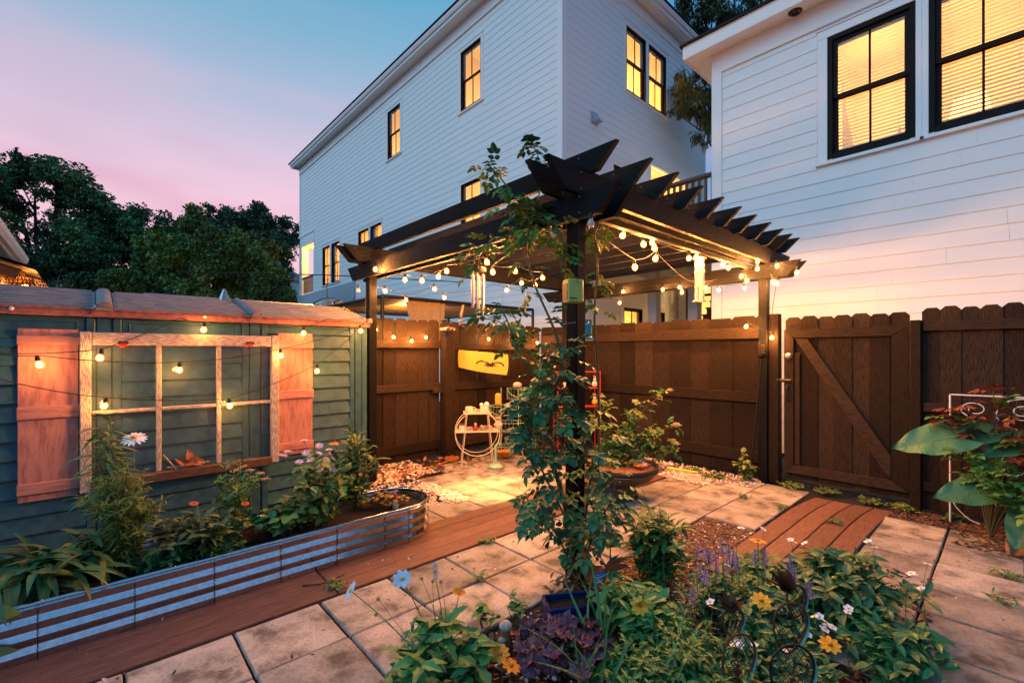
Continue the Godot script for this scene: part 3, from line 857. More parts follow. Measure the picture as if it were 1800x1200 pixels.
func between_houses() -> void:
	# the raised deck between the two houses
	var d := thing("deck", "raised porch deck with grey posts and brown railing between the two white houses", "deck", Vector3(8, 0, -4.8))
	d.position = Vector3.ZERO
	var X0 := 8.0
	bx("deck_floor", d, Vector3(X0, 3.36, -6.44), Vector3(12.2, 3.52, -3.17), M.blue_grey)
	bx("deck_beam", d, Vector3(X0 - 0.05, 3.12, -6.44), Vector3(X0 + 0.15, 3.358, -3.17), M.blue_grey)
	var at := [Vector3(9.6, 0, -5.62), Vector3(9.75, 0, -4.72)]
	for p: Vector3 in at: bx("post", d, p + Vector3(-0.11, 0, -0.11), p + Vector3(0.11, 3.36, 0.11), M.blue_grey, 0.01)
	var rail := bx("handrail", d, Vector3(X0, 4.53, -6.42), Vector3(X0 + 0.14, 4.58, -3.2), M.brown_wood)
	bx("rail", d, Vector3(X0 + 0.04, 3.62, -6.42), Vector3(X0 + 0.09, 3.68, -3.2), M.brown_wood)
	for i in 27: bx("baluster", d, Vector3(X0 + 0.045, 3.68, -6.36 + 0.12 * i), Vector3(X0 + 0.085, 4.53, -6.32 + 0.12 * i), M.brown_wood, 0.0)
	for z: float in [-6.4, -4.8, -3.3]: bx("newel", d, Vector3(X0 - 0.01, 3.5, z - 0.05), Vector3(X0 + 0.09, 4.525, z + 0.05), M.brown_wood)
	seat(d, Vector3(10, 0, -4.8))
	# wooden stair up to the deck
	var s := thing("staircase", "brown wooden stair with slim rail climbing to the raised deck", "stairs", Vector3.ZERO)
	for i in 12:
		var x := 10.1 + 0.22 * i
		bx("tread", s, Vector3(x, 1.2 + 0.19 * i, -5.35), Vector3(x + 0.27, 1.24 + 0.19 * i, -4.45), M.brown_wood)
		bx("riser", s, Vector3(x + 0.02, 1.06 + 0.19 * i, -5.33), Vector3(x + 0.04, 1.198 + 0.19 * i, -4.47), M.brown_wood)
	bx("landing", s, Vector3(9.9, 0, -5.4), Vector3(10.1, 1.2, -4.4), M.brown_wood)
	var g := Geo.new()
	g.tube([Vector3(10.0, 2.2, -4.42), Vector3(12.6, 4.45, -4.42)], 0.03, -1.0, 6)
	part("handrail", g.mesh(), M.brown_wood, s)
	g = Geo.new()
	g.tube([Vector3(10.2, 2.65, -4.15), Vector3(9.7, 2.55, -4.05), Vector3(9.4, 2.3, -4.0)], 0.025, -1.0, 6)
	for i in 7: g.tube([Vector3(10.1 - 0.12 * i, 1.5, -4.15 + 0.03 * i), Vector3(10.1 - 0.12 * i, 2.6 - 0.03 * i, -4.15 + 0.03 * i)], 0.011, -1.0, 4)
	part("railing", g.mesh(), M.black_frame, s)
	seat(s, Vector3(10, 0, -4.9))
	# the lit wing at the back of the passage
	var w := thing("link_wing", "low white wing with wide lit windows at the back of the passage between the houses", "building", Vector3.ZERO)
	var T := Transform3D(Basis(Vector3(0, 0, 1), Vector3.UP, Vector3(-1, 0, 0)), Vector3(12.3, 0, 0))
	var ops := [[-6.2, -5.1, 2.0, 4.9], [-4.8, -3.4, 0.9, 4.9]]
	wall_slab(w, "wall", T, -6.44, -3.17, 0, 5.2, 0.14, ops, M.siding)
	for i in 2:
		var o: Array = ops[i]
		var q := Geo.new()
		for k in 4: q.span(Vector3(lerpf(o[0], o[1] - 0.05, k / 3.0), o[2], -0.1), Vector3(lerpf(o[0], o[1] - 0.05, k / 3.0) + 0.05, o[3], 0.02), 0.003)
		for k in 4: q.span(Vector3(o[0], lerpf(o[2], o[3] - 0.06, k / 3.0), -0.09), Vector3(o[1], lerpf(o[2], o[3] - 0.06, k / 3.0) + 0.06, 0.015), 0.003)
		part("window_frame", q.mesh(), M.black_frame, w, T)
		q = Geo.new()
		q.quad(Vector3(o[0], o[2], -0.05), Vector3(o[1], o[2], -0.05), Vector3(o[1], o[3], -0.05), Vector3(o[0], o[3], -0.05))
		part("pane", q.mesh(), M.glass, w, T)
	var r := Node3D.new(); r.name = "lit_room"; r.transform = T
	w.add_child(r)
	room_box(r, Vector3(-6.44, 0.2, -2.2), Vector3(-3.2, 5.1, -0.16), [-6.2, -3.4, 0.9, 4.9])
	lamp(r, Vector3(-4.6, 3.9, -1.0), Color(1, 0.80, 0.5), 3.0, 0.15)
	lamp(r, Vector3(-5.4, 2.2, -1.0), Color(1, 0.80, 0.5), 1.5, 0.15)
	seat(w, Vector3(12.3, 0, -4.8))


# --- fences and pergola -------------------------------------------------------------------------------------------------

func picket(w: float, h: float) -> ArrayMesh: # a dog-eared fence board, bevelled by its clipped corners
	var key := "picket%.3f_%.3f" % [w, h]
	if not cache.has(key):
		var g := Geo.new()
		var e := 0.032
		g.prism(PackedVector2Array([Vector2(-w / 2, 0), Vector2(w / 2, 0), Vector2(w / 2, h - e), Vector2(w / 2 - e, h), Vector2(-w / 2 + e, h), Vector2(-w / 2, h - e)]), 0.017, Transform3D())
		cache[key] = g.mesh()
	return cache[key]

func pickets(parent: Node, T: Transform3D, u0: float, u1: float, pitch: float, h: float, gap := 0.006, y0 := 0.02) -> void:
	var n := roundi((u1 - u0) / pitch)
	var p := (u1 - u0) / n
	for i in n:
		var hh: float = [0.0, 0.008, -0.006][i % 3]
		var o := part("picket", picket(snappedf(p - gap, 0.001), h - y0), M["fence_y%d" % rng.randi_range(0, 2)], parent, T * Transform3D(Basis(Vector3(0, 0, 1), rnd(-0.006, 0.006)), Vector3(u0 + p * (i + 0.5), y0 + hh, rnd(-0.003, 0.003) if gap > 0.0 else (0.0045 if i % 2 else -0.0045))))
		o.rotation.z *= 1.0 if gap > 0.0 else 0.3

func fences() -> void:
	# the fence behind the pergola, its rails towards the yard
	var L := thing("wooden_fence", "brown wooden picket fence with gaps, behind the wire plant stands", "fence", Vector3.ZERO, "dark stained picket fences")
	var T := Transform3D(Basis(), Vector3(0, 0, -5.3))
	pickets(L, T, 2.15, 3.49, 0.158, 1.835, 0.009)
	pickets(L, T, 3.5, 5.45, 0.158, 1.825, 0.009)
	for y: Array in [[1.462, 1.556], [0.90, 0.995], [0.108, 0.228]]:
		bx("rail", L, Vector3(2.1, y[0], -5.288), Vector3(3.485, y[1], -5.250), M["fence_x%d" % rng.randi_range(0, 2)])
		bx("rail", L, Vector3(3.645, y[0] - 0.02, -5.288), Vector3(5.42, y[1] - 0.02, -5.250), M["fence_x%d" % rng.randi_range(0, 2)])
	bx("post", L, Vector3(3.489, 0, -5.288), Vector3(3.641, 1.735, -5.14), M.fence_y1, 0.006)
	bx("block", L, Vector3(3.34, 0.86, -5.25), Vector3(3.488, 0.93, -5.21), M.fence_x2)
	var g := Geo.new()
	g.span(Vector3(3.487, 1.70, -5.29), Vector3(3.643, 1.745, -5.135), 0.01)
	var cap := part("post_cap", g.mesh(), M.pink_china, L)
	tag(cap, "faded pink cloth tied over the top of the fence post")
	seat(L, Vector3(3.8, 0, -5.3))
	# the fence beside the gate
	var R := thing("wooden_fence", "dark brown picket fence of broad boards between the shelves and the gate", "fence", Vector3.ZERO, "dark stained picket fences")
	var Q := Transform3D(Basis(Vector3(0, 0, -1), Vector3.UP, Vector3(1, 0, 0)), Vector3(5.515, 0, 0))
	pickets(R, Q, 1.70, 5.31, 0.249, 1.812, -0.010)
	for y: Array in [[1.56, 1.686], [0.842, 0.958], [0.170, 0.293]]: bx("rail", R, Vector3(5.466, y[0], -5.25), Vector3(5.504, y[1], -1.83), M["fence_z%d" % rng.randi_range(0, 2)])
	bx("post", R, Vector3(5.40, 0, -1.79), Vector3(5.50, 1.82, -1.69), M.fence_y0, 0.006)
	seat(R, Vector3(5.5, 0, -3.5))
	# gate: boards behind a mitred frame with a diagonal brace
	var G := thing("garden_gate", "dark brown board gate with diagonal brace and black handle", "gate", Vector3.ZERO)
	var x0 := 5.385; var x1 := 5.42
	var W := Transform3D(Basis(Vector3(0, 0, 1), Vector3.UP, Vector3(-1, 0, 0)), Vector3(5.4315, 0, 0))
	pickets(G, W, -1.625, -0.63, 0.1422, 1.772, -0.008, 0.085)
	var fr := func(poly: Array, m: String) -> void:
		var q := Geo.new()
		q.prism(PackedVector2Array(poly), 0.036, Transform3D(Basis(Vector3(0, 0, 1), Vector3.UP, Vector3(-1, 0, 0)), Vector3(5.402, 0, 0)))
		part("frame_board", q.mesh(), M[m], G)
	fr.call([Vector2(-1.632, 0.15), Vector2(-1.545, 0.235), Vector2(-1.545, 1.553), Vector2(-1.632, 1.64)], "fence_y1")
	fr.call([Vector2(-0.628, 0.15), Vector2(-0.628, 1.64), Vector2(-0.752, 1.553), Vector2(-0.752, 0.235)], "fence_y0")
	fr.call([Vector2(-1.630, 1.643), Vector2(-1.543, 1.556), Vector2(-0.754, 1.556), Vector2(-0.630, 1.643)], "fence_z1")
	fr.call([Vector2(-1.630, 0.147), Vector2(-0.630, 0.147), Vector2(-0.754, 0.232), Vector2(-1.543, 0.232)], "fence_z2")
	var q := Geo.new()
	q.prism(PackedVector2Array([Vector2(-1.53, 1.545), Vector2(-1.42, 1.545), Vector2(-0.757, 0.46), Vector2(-0.757, 0.26), Vector2(-0.80, 0.30)]), 0.030, Transform3D(Basis(Vector3(0, 0, 1), Vector3.UP, Vector3(-1, 0, 0)), Vector3(5.398, 0, 0)))
	part("brace", q.mesh(), M.fence_z2, G)
	bx("board", G, Vector3(5.395, 0.24, -1.538), Vector3(5.42, 1.40, -1.49), M.fence_y2)
	var hd := Geo.new()
	var hz := -1.598
	hd.tube(bez([Vector3(x0 - 0.004, 1.05, hz), Vector3(x0 - 0.035, 1.04, hz), Vector3(x0 - 0.045, 0.975, hz), Vector3(x0 - 0.035, 0.915, hz), Vector3(x0 - 0.004, 0.905, hz)], 4), 0.008, -1.0, 8)
	hd.box(Vector3(x0 - 0.003, 1.055, hz), Vector3(0.012, 0.04, 0.032), 0.003); hd.box(Vector3(x0 - 0.003, 0.90, hz), Vector3(0.012, 0.04, 0.032), 0.003)
	part("handle", hd.mesh(), M.black_metal, G)
	hd = Geo.new()
	hd.box(Vector3(x0 - 0.004, 1.107, -1.615), Vector3(0.016, 0.036, 0.11), 0.004)
	hd.tube([Vector3(x0 - 0.02, 1.107, -1.69), Vector3(x0 - 0.02, 1.107, -1.565)], 0.009, -1.0, 8)
	hd.ball(Vector3(x0 - 0.028, 1.112, -1.68), 0.014)
	part("latch", hd.mesh(), M.black_metal, G)
	hd = Geo.new()
	var side := Basis(Vector3(0, 0, 1), PI / 2)
	hd.lathe([Vector2(0.034, 0), Vector2(0.034, 0.008), Vector2(0.027, 0.016), Vector2(0.012, 0.018), Vector2(0, 0.018)], Vector3(x0, 1.365, -1.592), 18, Vector3.ONE, side)
	part("lock", hd.mesh(), M.steel, G)
	seat(G, Vector3(5.4, 0, -1.13))
	# beyond the gate
	var F := thing("wooden_fence", "dark picket fence behind the big-leaved plant and white trellis", "fence", Vector3.ZERO, "dark stained picket fences")
	pickets(F, W, -0.54, 2.6, 0.121, 1.795, -0.008)
	for y: Array in [[1.592, 1.672], [0.885, 0.965], [0.19, 0.27]]: bx("rail", F, Vector3(5.384, y[0], -0.535), Vector3(5.421, y[1], 2.6), M["fence_z%d" % rng.randi_range(0, 2)])
	bx("post", F, Vector3(5.36, 0, -0.622), Vector3(5.47, 1.69, -0.545), M.fence_y0, 0.006)
	seat(F, Vector3(5.42, 0, 0.5))


func beam(called: String, parent: Node, along_x: bool, a: float, b: float, cross: float, th: float, y0: float, y1: float, cut: float, mt: Material) -> void: # both tails cut back below
	var g := Geo.new()
	var p := PackedVector2Array([Vector2(a + cut, y0), Vector2(b - cut, y0), Vector2(b - 0.012, y1 - 0.012), Vector2(b, y1), Vector2(a, y1), Vector2(a + 0.012, y1 - 0.012)])
	var xf := Transform3D(Basis(), Vector3(0, 0, cross)) if along_x else Transform3D(Basis(Vector3(0, 0, 1), Vector3.UP, Vector3(-1, 0, 0)), Vector3(cross, 0, 0))
	g.prism(p, th, xf)
	var o := part(called, g.mesh(), mt, parent)
	for k in 2: # bolts and nail heads near the tails
		var q := (a + cut + 0.14) if k == 0 else (b - cut - 0.14)
		var gb := Geo.new()
		for y: float in [y0 + 0.03, y1 - 0.03]:
			for s: float in [-1.0, 1.0]:
				var at := Vector3(q, y, cross + s * th * 0.5) if along_x else Vector3(cross + s * th * 0.5, y, q)
				gb.ball(at, 0.005, Vector3.ONE, 4, 6)
		part("nail_heads", gb.mesh(), M.steel, o)

func pergola() -> void:
	var P := thing("pergola", "black-stained wooden pergola with slanted rafter tails, hung with string lights", "pergola", Vector3.ZERO)
	var px := [2.222, 5.425]; var pz := [-1.842, -4.70]
	for x: float in px:
		for z: float in pz:
			var o := bx("post", P, Vector3(x - 0.045, -0.02, z - 0.045), Vector3(x + 0.045, 2.36, z + 0.045), M.pergola_y1, 0.006)
			if x < 3 and z > -3: o.position.x -= 0.004; o.rotation.z = -0.006
	for x: float in px:
		beam("beam", P, false, -5.13, -1.468, x - 0.066, 0.038, 2.205, 2.36, 0.135, M.pergola_z1)
		beam("beam", P, false, -5.13, -1.455, x + 0.066, 0.038, 2.205, 2.36, 0.135, M.pergola_z0)
	for z: float in [-1.842, -4.70]:
		beam("beam", P, true, 1.855, 6.0, z - 0.062, 0.038, 2.363, 2.522, 0.15, M.pergola_x1)
		beam("beam", P, true, 1.885, 6.02, z + 0.062, 0.038, 2.363, 2.522, 0.15, M.pergola_x2)
	var xs := [2.26, 2.634, 2.977, 3.351, 3.718, 4.07, 4.41, 4.77, 5.11, 5.39, 5.635]
	for i in xs.size():
		beam("rafter", P, false, -5.09, -1.556, xs[i], 0.036, 2.508, 2.645, 0.14, M["pergola_z%d" % (i % 3)])
	# a batten that carries the cables inside the front beam
	bx("batten", P, Vector3(2.3, 2.318, -1.98), Vector3(5.33, 2.358, -1.93), M.pergola_x2)
	seat(P, Vector3(3.82, 0, -3.27))


# --- shed, window, shutters and planter ---------------------------------------------------------------------------------

func shed() -> void:
	var S := thing("garden_shed", "low green clapboard shed with brown ribbed roof and coral trim", "shed", Vector3.ZERO)
	var Z := -4.45; var T := Transform3D(Basis(), Vector3(0, 0, Z))
	bx("wall", S, Vector3(-2.4, 0, Z - 0.07), Vector3(2.04, 1.66, Z - 0.02), M.shed_green)
	bx("wall", S, Vector3(1.99, 0, Z - 1.4), Vector3(2.045, 1.66, Z - 0.071), M.shed_green)
	bx("wall", S, Vector3(-2.4, 0, Z - 1.4), Vector3(1.989, 1.66, Z - 1.35), M.shed_green)
	var fields := [[-1.5, 0.006, 1.50], [0.10, 0.984, 1.50], [1.085, 1.925, 1.625]]
	for f: Array in fields:
		var a: float = f[0]; var b: float = f[1]; var t: float = f[2]
		siding(S, T * Transform3D(Basis(), Vector3(0, 0, -0.018)), a + 0.05, b - 0.05, 0.05, t, 0.1265, [], M.shed_green)
		for r: Array in [[a, a + 0.05, 0.02, 1.655], [b - 0.05, b, 0.02, 1.655]]: bx("stile", S, Vector3(r[0], r[2], Z - 0.02), Vector3(r[1], r[3], Z + 0.006), M.shed_green, 0.006)
		bx("header_panel", S, Vector3(a + 0.05, t, Z - 0.02), Vector3(b - 0.05, 1.655, Z - 0.006), M.shed_green, 0.006)
		if t < 1.6:
			var g := Geo.new()
			g.span(Vector3(a + 0.09, 1.615, Z - 0.006), Vector3(b - 0.09, 1.628, Z + 0.001), 0.003); g.span(Vector3(a + 0.09, 1.53, Z - 0.006), Vector3(a + 0.10, 1.615, Z + 0.001), 0.003); g.span(Vector3(b - 0.10, 1.53, Z - 0.006), Vector3(b - 0.09, 1.615, Z + 0.001), 0.003)
			part("molding", g.mesh(), M.shed_green, S)
	for r: Array in [[0.012, 0.094], [0.992, 1.077], [1.932, 2.0]]: bx("channel_post", S, Vector3(r[0], 0, Z - 0.02), Vector3(r[1], 1.655, Z - 0.002), M.shed_green, 0.004)
	bx("corner_post", S, Vector3(2.0, 0, Z - 0.075), Vector3(2.056, 1.655, Z + 0.004), M.shed_green, 0.006)
	# roof: ribbed sheets up to the ridge and down behind
	var y0 := 1.70; var zr := -5.15; var yr := 1.892
	bx("fascia", S, Vector3(-2.4, 1.655, Z + 0.005), Vector3(2.075, 1.722, Z + 0.035), M.shed_trim, 0.006)
	bx("fascia", S, Vector3(2.05, 1.655, Z - 1.4), Vector3(2.08, 1.73, Z + 0.002), M.shed_trim, 0.006)
	var sheets := [[-2.4, -0.015], [0.125, 0.985], [1.085, 2.075]]
	for s: Array in sheets:
		var g := Geo.new()
		var n := 8
		for side: float in [1.0, -1.0]:
			var pts := []
			for i in n + 1: # ridges run along the eave: steps in the section
				var t := float(i) / n
				for k: Array in [[0.0, 0.0], [0.4, 0.0], [0.5, 0.028], [0.9, 0.028]]:
					var tt := minf(1.0, t + k[0] / n)
					pts.append(Vector2(lerpf(Z + 0.05, zr, tt) if side > 0 else lerpf(zr - 0.7, zr, tt), lerpf(y0, yr, tt) + k[1] * (1.0 if i < n else 0.0)))
			for i in pts.size() - 1:
				var p: Vector2 = pts[i]; var q: Vector2 = pts[i + 1]
				if p.distance_to(q) < 1e-4: continue
				g.face([Vector3(s[0], p.y, p.x), Vector3(s[1], p.y, p.x), Vector3(s[1], q.y, q.x), Vector3(s[0], q.y, q.x)], Vector3((s[0] + s[1]) / 2, 0, zr))
				g.face([Vector3(s[1], p.y, p.x), Vector3(s[1], p.y - 0.03, p.x), Vector3(s[1], q.y - 0.03, q.x), Vector3(s[1], q.y, q.x)], Vector3(s[1] - 1, 1.8, zr))
		part("roof_sheet", g.mesh(), M.shed_roof, S)
	for c: Array in [[0.055, 0.10, 0.0], [1.035, 0.07, 0.0]]: # rounded ribs over the joints, with an end cap in the fascia
		var g := Geo.new()
		var prof := PackedVector2Array()
		for i in 9:
			var a := PI * i / 8.0
			prof.append(Vector2(cos(a) * c[1] * 0.5, sin(a) * 0.045 + 0.004))
		var sl := Vector3(0, yr - y0, zr - (Z + 0.05))
		var bas := Basis(Vector3.RIGHT, Vector3.RIGHT.cross(sl.normalized()), -sl.normalized())
		g.prism(prof, sl.length() + 0.02, Transform3D(bas, Vector3(c[0], (y0 + yr) / 2.0, (Z + 0.05 + zr) / 2.0)))
		for s: float in [-1.0, 1.0]: g.box(Vector3(c[0] + s * (c[1] * 0.5 + 0.028), (y0 + yr) / 2.0 + 0.014, (Z + 0.05 + zr) / 2.0), Vector3(0.05, 0.006, sl.length()), 0.0, bas)
		part("roof_rib", g.mesh(), M.shed_roof, S)
		var e := Geo.new()
		e.prism(prof, 0.03, Transform3D(Basis(), Vector3(c[0], 1.716, Z + 0.026)))
		part("rib_cap", e.mesh(), M.shed_trim, S)
	var g2 := Geo.new()
	g2.span(Vector3(2.04, 1.70, Z + 0.03), Vector3(2.09, 1.745, Z + 0.06), 0.006)
	g2.box(Vector3(2.065, (y0 + yr) / 2.0 + 0.018, (Z + zr) / 2.0), Vector3(0.05, 0.02, 0.78), 0.004, Basis(Vector3.RIGHT, 0.25))
	for i in 9: g2.box(Vector3(2.062, lerpf(y0, yr, i / 9.0) + 0.034, lerpf(Z, zr, i / 9.0)), Vector3(0.03, 0.012, 0.03), 0.003)
	part("verge_trim", g2.mesh(), M.shed_roof, S)
	g2 = Geo.new()
	for x: float in [-0.40, 0.66]: g2.ball(Vector3(x, 1.69, Z + 0.04), 0.014)
	part("hook", g2.mesh(), M.white_china, S)
	g2 = Geo.new() # metal cone on the ridge
	g2.lathe([Vector2(0.058, 0), Vector2(0.02, 0.10), Vector2(0.012, 0.12), Vector2(0.0, 0.125)], Vector3(0.93, 1.895, -5.15), 8)
	part("vent_cone", g2.mesh(), M.steel, S)
	seat(S, Vector3(0, 0, Z))
	# a ladder lying along the ridge
	var L := thing("ladder", "aluminium ladder lying flat along the ridge of the shed roof", "ladder", Vector3.ZERO)
	g2 = Geo.new()
	for z: float in [-5.17, -5.50]:
		g2 = Geo.new(); g2.box(Vector3(1.05, 1.915, z), Vector3(1.45, 0.03, 0.02), 0.003)
		part("rail", g2.mesh(), M.steel, L)
	for i in 9: bx("rung", L, Vector3(0.40 + 0.15 * i, 1.908, -5.49), Vector3(0.43 + 0.15 * i, 1.924, -5.18), M.steel)
	seat(L, Vector3(1.05, 1.92, -5.3))
	# coral shutters
	for k in 2:
		var a: float = [-0.374, 1.212][k]; var b: float = [-0.082, 1.508][k]; var lo: float = [0.405, 0.478][k]; var hi: float = [1.562, 1.577][k]
		var H := thing("shutter", ["coral board shutter with peeling lower half beside the flowering stalks", "coral board shutter half hidden by lilac bee balm"][k], "shutter", Vector3.ZERO, "coral shutters on the shed")
		bx("board", H, Vector3(a, lo, Z + 0.012), Vector3(b, hi, Z + 0.03), M.shutter_y1, 0.003)
		for yy: Array in ([[1.455, 1.515], [0.955, 1.04], [0.455, 0.53]] if k == 0 else [[1.44, 1.51], [0.985, 1.06], [0.52, 0.59]]):
			bx("batten", H, Vector3(a - 0.004, yy[0], Z + 0.031), Vector3(b + 0.006, yy[1], Z + 0.047), M["shutter_x%d" % rng.randi_range(0, 2)], 0.004)
		var g := Geo.new()
		for yy: float in [hi - 0.05, lo + 0.04]: g.ball(Vector3((a + b) / 2.0, yy, Z + 0.031), 0.007, Vector3(1, 1, 0.5))
		part("screws", g.mesh(), M.steel, H)
		seat(H, Vector3((a + b) / 2.0, lo, Z + 0.02))
	# the old sash hung on the wall
	var W := thing("old_window", "old six-pane window frame with flaking white paint hung on the shed", "window frame", Vector3.ZERO)
	var f0 := Z + 0.03; var f1 := Z + 0.085
	bx("stile", W, Vector3(-0.075, 0.42, f0), Vector3(-0.015, 1.548, f1), M.weathered_y1, 0.005)
	bx("stile", W, Vector3(1.145, 0.44, f0), Vector3(1.205, 1.552, f1), M.weathered_y0, 0.005)
	bx("rail", W, Vector3(-0.014, 1.455, f0), Vector3(1.144, 1.545, f1 - 0.004), M.weathered_x1, 0.006)
	bx("rail", W, Vector3(-0.014, 0.425, f0), Vector3(1.144, 0.497, f1 + 0.012), M.brown_wood, 0.006)
	for x: float in [0.363, 0.753]: bx("muntin", W, Vector3(x - 0.016, 0.498, f0 + 0.006), Vector3(x + 0.016, 1.454, f1 - 0.01), M.weathered_y2, 0.005)
	for i in 3:
		var a: float = [-0.014, 0.380, 0.770][i]; var b: float = [0.346, 0.736, 1.144][i]
		bx("muntin", W, Vector3(a, 0.962, f0 + 0.008), Vector3(b, 0.988, f1 - 0.012), M.weathered_x2, 0.005)
		for r: Array in [[0.498, 0.961], [0.989, 1.454]]:
			var g := Geo.new()
			g.quad(Vector3(a, r[0], f0 + 0.02), Vector3(b, r[0], f0 + 0.02), Vector3(b, r[1], f0 + 0.02), Vector3(a, r[1], f0 + 0.02))
			part("pane", g.mesh(), M.dusty_glass, W)
	seat(W, Vector3(0.56, 0.42, f0))
	# what collects on its lower rail
	var D := Geo.new()
	D.tube([Vector3(0.39, 0.62, f1 - 0.02), Vector3(0.47, 0.50, f1)], 0.007, 0.005, 5)
	for i in 7: D.tube([Vector3(rnd(0.38, 0.6), 0.503 + 0.004 * i, f1 - rnd(0.0, 0.02)), Vector3(rnd(0.5, 0.74), 0.50 + 0.004 * i, f1 - rnd(0.0, 0.02))], 0.004, 0.003, 4)
	tag(part("dry_twigs", D.mesh(), M.canvas), "dry broken twigs lying on the lower rail of the old window", "twigs")
	D = Geo.new()
	for i in 7: D.leaf(Vector3(rnd(0.52, 0.62), rnd(0.51, 0.55), f1 - 0.008), Vector3(rnd(-1, 1), rnd(0.0, 1), rnd(-0.3, 0.3)), Vector3(rnd(-0.4, 0.4), 0.4, 1), rnd(0.07, 0.12), 0.06, 5, 0.8, 0.6, 0.5)
	tag(part("dead_leaf", D.mesh(), M.terracotta), "curled russet dead leaf resting on the lower rail of the old window", "leaf")
	for k in 2:
		var at: Vector3 = [Vector3(0.155, 1.468, f1 + 0.012), Vector3(0.975, 1.478, f1 + 0.012)][k]
		var K := thing("clip_lamp", ["small red lamp at the upper rail of the old window, under the first bulb cord", "small red lamp on the old window, at the end nearer the bee balm"][k], "lamp", Vector3.ZERO, "small red lamps on the old window")
		bx("housing", K, at + Vector3(-0.03, -0.006, -0.012), at + Vector3(0.03, 0.014, 0.010), M.cord, 0.004)
		bx("lens", K, at + Vector3(-0.022, -0.02, -0.010), at + Vector3(0.022, -0.0065, 0.014), M.red_glow, 0.004)
		lamp(K, at + Vector3(0, -0.013, 0.03), Color(1, 0.16, 0.05), 0.006, 0.02)
		seat(K, at)


func planter() -> void:
	var P := thing("metal_planter", "long galvanised corrugated planter with rounded end beside the plank path", "planter", Vector3.ZERO)
	# plan outline: straight front, round right end, straight back
	var zf := -3.0; var zb := -3.54; var r := (zf - zb) / 2.0; var xe := 1.71
	var path := []
	var cuts := []
	var x := -1.9
	while x < xe - 0.1:
		cuts.append(path.size()); path.append([Vector2(x, zf), Vector2(0, 1)])
		x += 0.342
	cuts.append(path.size())
	for i in 13:
		var a := PI / 2 - PI * i / 12.0
		path.append([Vector2(xe + cos(a) * r, (zf + zb) / 2.0 + sin(a) * r), Vector2(cos(a), sin(a))])
		if i == 4 or i == 9: cuts.append(path.size() - 1)
	path.append([Vector2(-1.9, zb), Vector2(0, -1)])
	cuts.append(path.size() - 1)
	var hgt := 0.262
	var soil_y := 0.205
	var prof := []
	for k in 8:
		var out := k % 2 == 1
		var yk := 0.006 + 0.0335 * k + (0.0045 if out else 0.0)
		if k > 0: prof.append(Vector2(0.0086 if out else 0.0012, yk - 0.005))
		prof.append(Vector2(0.0105 if out else -0.0006, yk))
		if k < 7: prof.append(Vector2(0.0086 if out else 0.0012, yk + 0.005))
	prof.append(Vector2(0.003, hgt - 0.006))
	for ci in cuts.size() - 1:
		var g := Geo.new()
		for i in range(cuts[ci], cuts[ci + 1]):
			var p: Array = path[i]; var q: Array = path[i + 1]
			for k in prof.size() - 1:
				var c := []
				var dn: Vector3 = Vector3.UP * (prof[k].x - prof[k + 1].x) * 1.0
				for e in [[p, prof[k]], [q, prof[k]], [q, prof[k + 1]], [p, prof[k + 1]]]:
					var w: Vector2 = e[0][0] + e[0][1] * e[1].x
					c.append(Vector3(w.x, e[1].y, w.y))
				var np: Vector3 = (Vector3(p[1].x, 0, p[1].y) * (prof[k + 1].y - prof[k].y) + dn).normalized(); var nq: Vector3 = (Vector3(q[1].x, 0, q[1].y) * (prof[k + 1].y - prof[k].y) + dn).normalized()
				g.tri3(c[0], c[1], c[2], np, nq, nq); g.tri3(c[0], c[2], c[3], np, nq, np)
				var ins := 0.004
				var a0: Vector3 = c[0] - np * ins; var a1: Vector3 = c[1] - nq * ins; var a2: Vector3 = c[2] - nq * ins; var a3: Vector3 = c[3] - np * ins
				g.tri3(a0, a2, a1, -np, -nq, -nq); g.tri3(a0, a3, a2, -np, -np, -nq)
		var o := part("panel", g.mesh(), M.galvanised, P)
		var e2: Array = path[cuts[ci + 1]] # lap joint with its row of bolts
		var gb := Geo.new()
		for yy: float in [0.055, 0.125, 0.19, 0.245]:
			var w2: Vector2 = e2[0] + e2[1] * 0.012
			gb.ball(Vector3(w2.x, yy, w2.y), 0.006, Vector3.ONE, 4, 6)
		part("bolts", gb.mesh(), M.steel, o)
		gb = Geo.new()
		var w3: Vector2 = e2[0] + e2[1] * 0.0135
		gb.box(Vector3(w3.x, 0.13, w3.y), Vector3(0.003, 0.25, 0.003))
		part("seam", gb.mesh(), M.black_metal, o)
	var rim := []
	for p: Array in path: rim.append(Vector3(p[0].x + p[1].x * 0.004, hgt, p[0].y + p[1].y * 0.004))
	var g := Geo.new()
	g.tube(rim, 0.009, -1.0, 8)
	part("rim", g.mesh(), M.galvanised, P)
	g = Geo.new()
	var last := Vector3(-1.9, soil_y - 0.005, (zf + zb) / 2.0)
	for i in path.size() - 1:
		var p: Array = path[i]; var q: Array = path[i + 1]
		g.face([last, Vector3(p[0].x - p[1].x * 0.005, soil_y, p[0].y - p[1].y * 0.005), Vector3(q[0].x - q[1].x * 0.005, soil_y, q[0].y - q[1].y * 0.005)], Vector3(0, -1, -3.2))
	part("soil", g.mesh(), M.soil, P)
	seat(P, Vector3(0.4, 0, -3.27))


# --- string lights ------------------------------------------------------------------------------------------------------

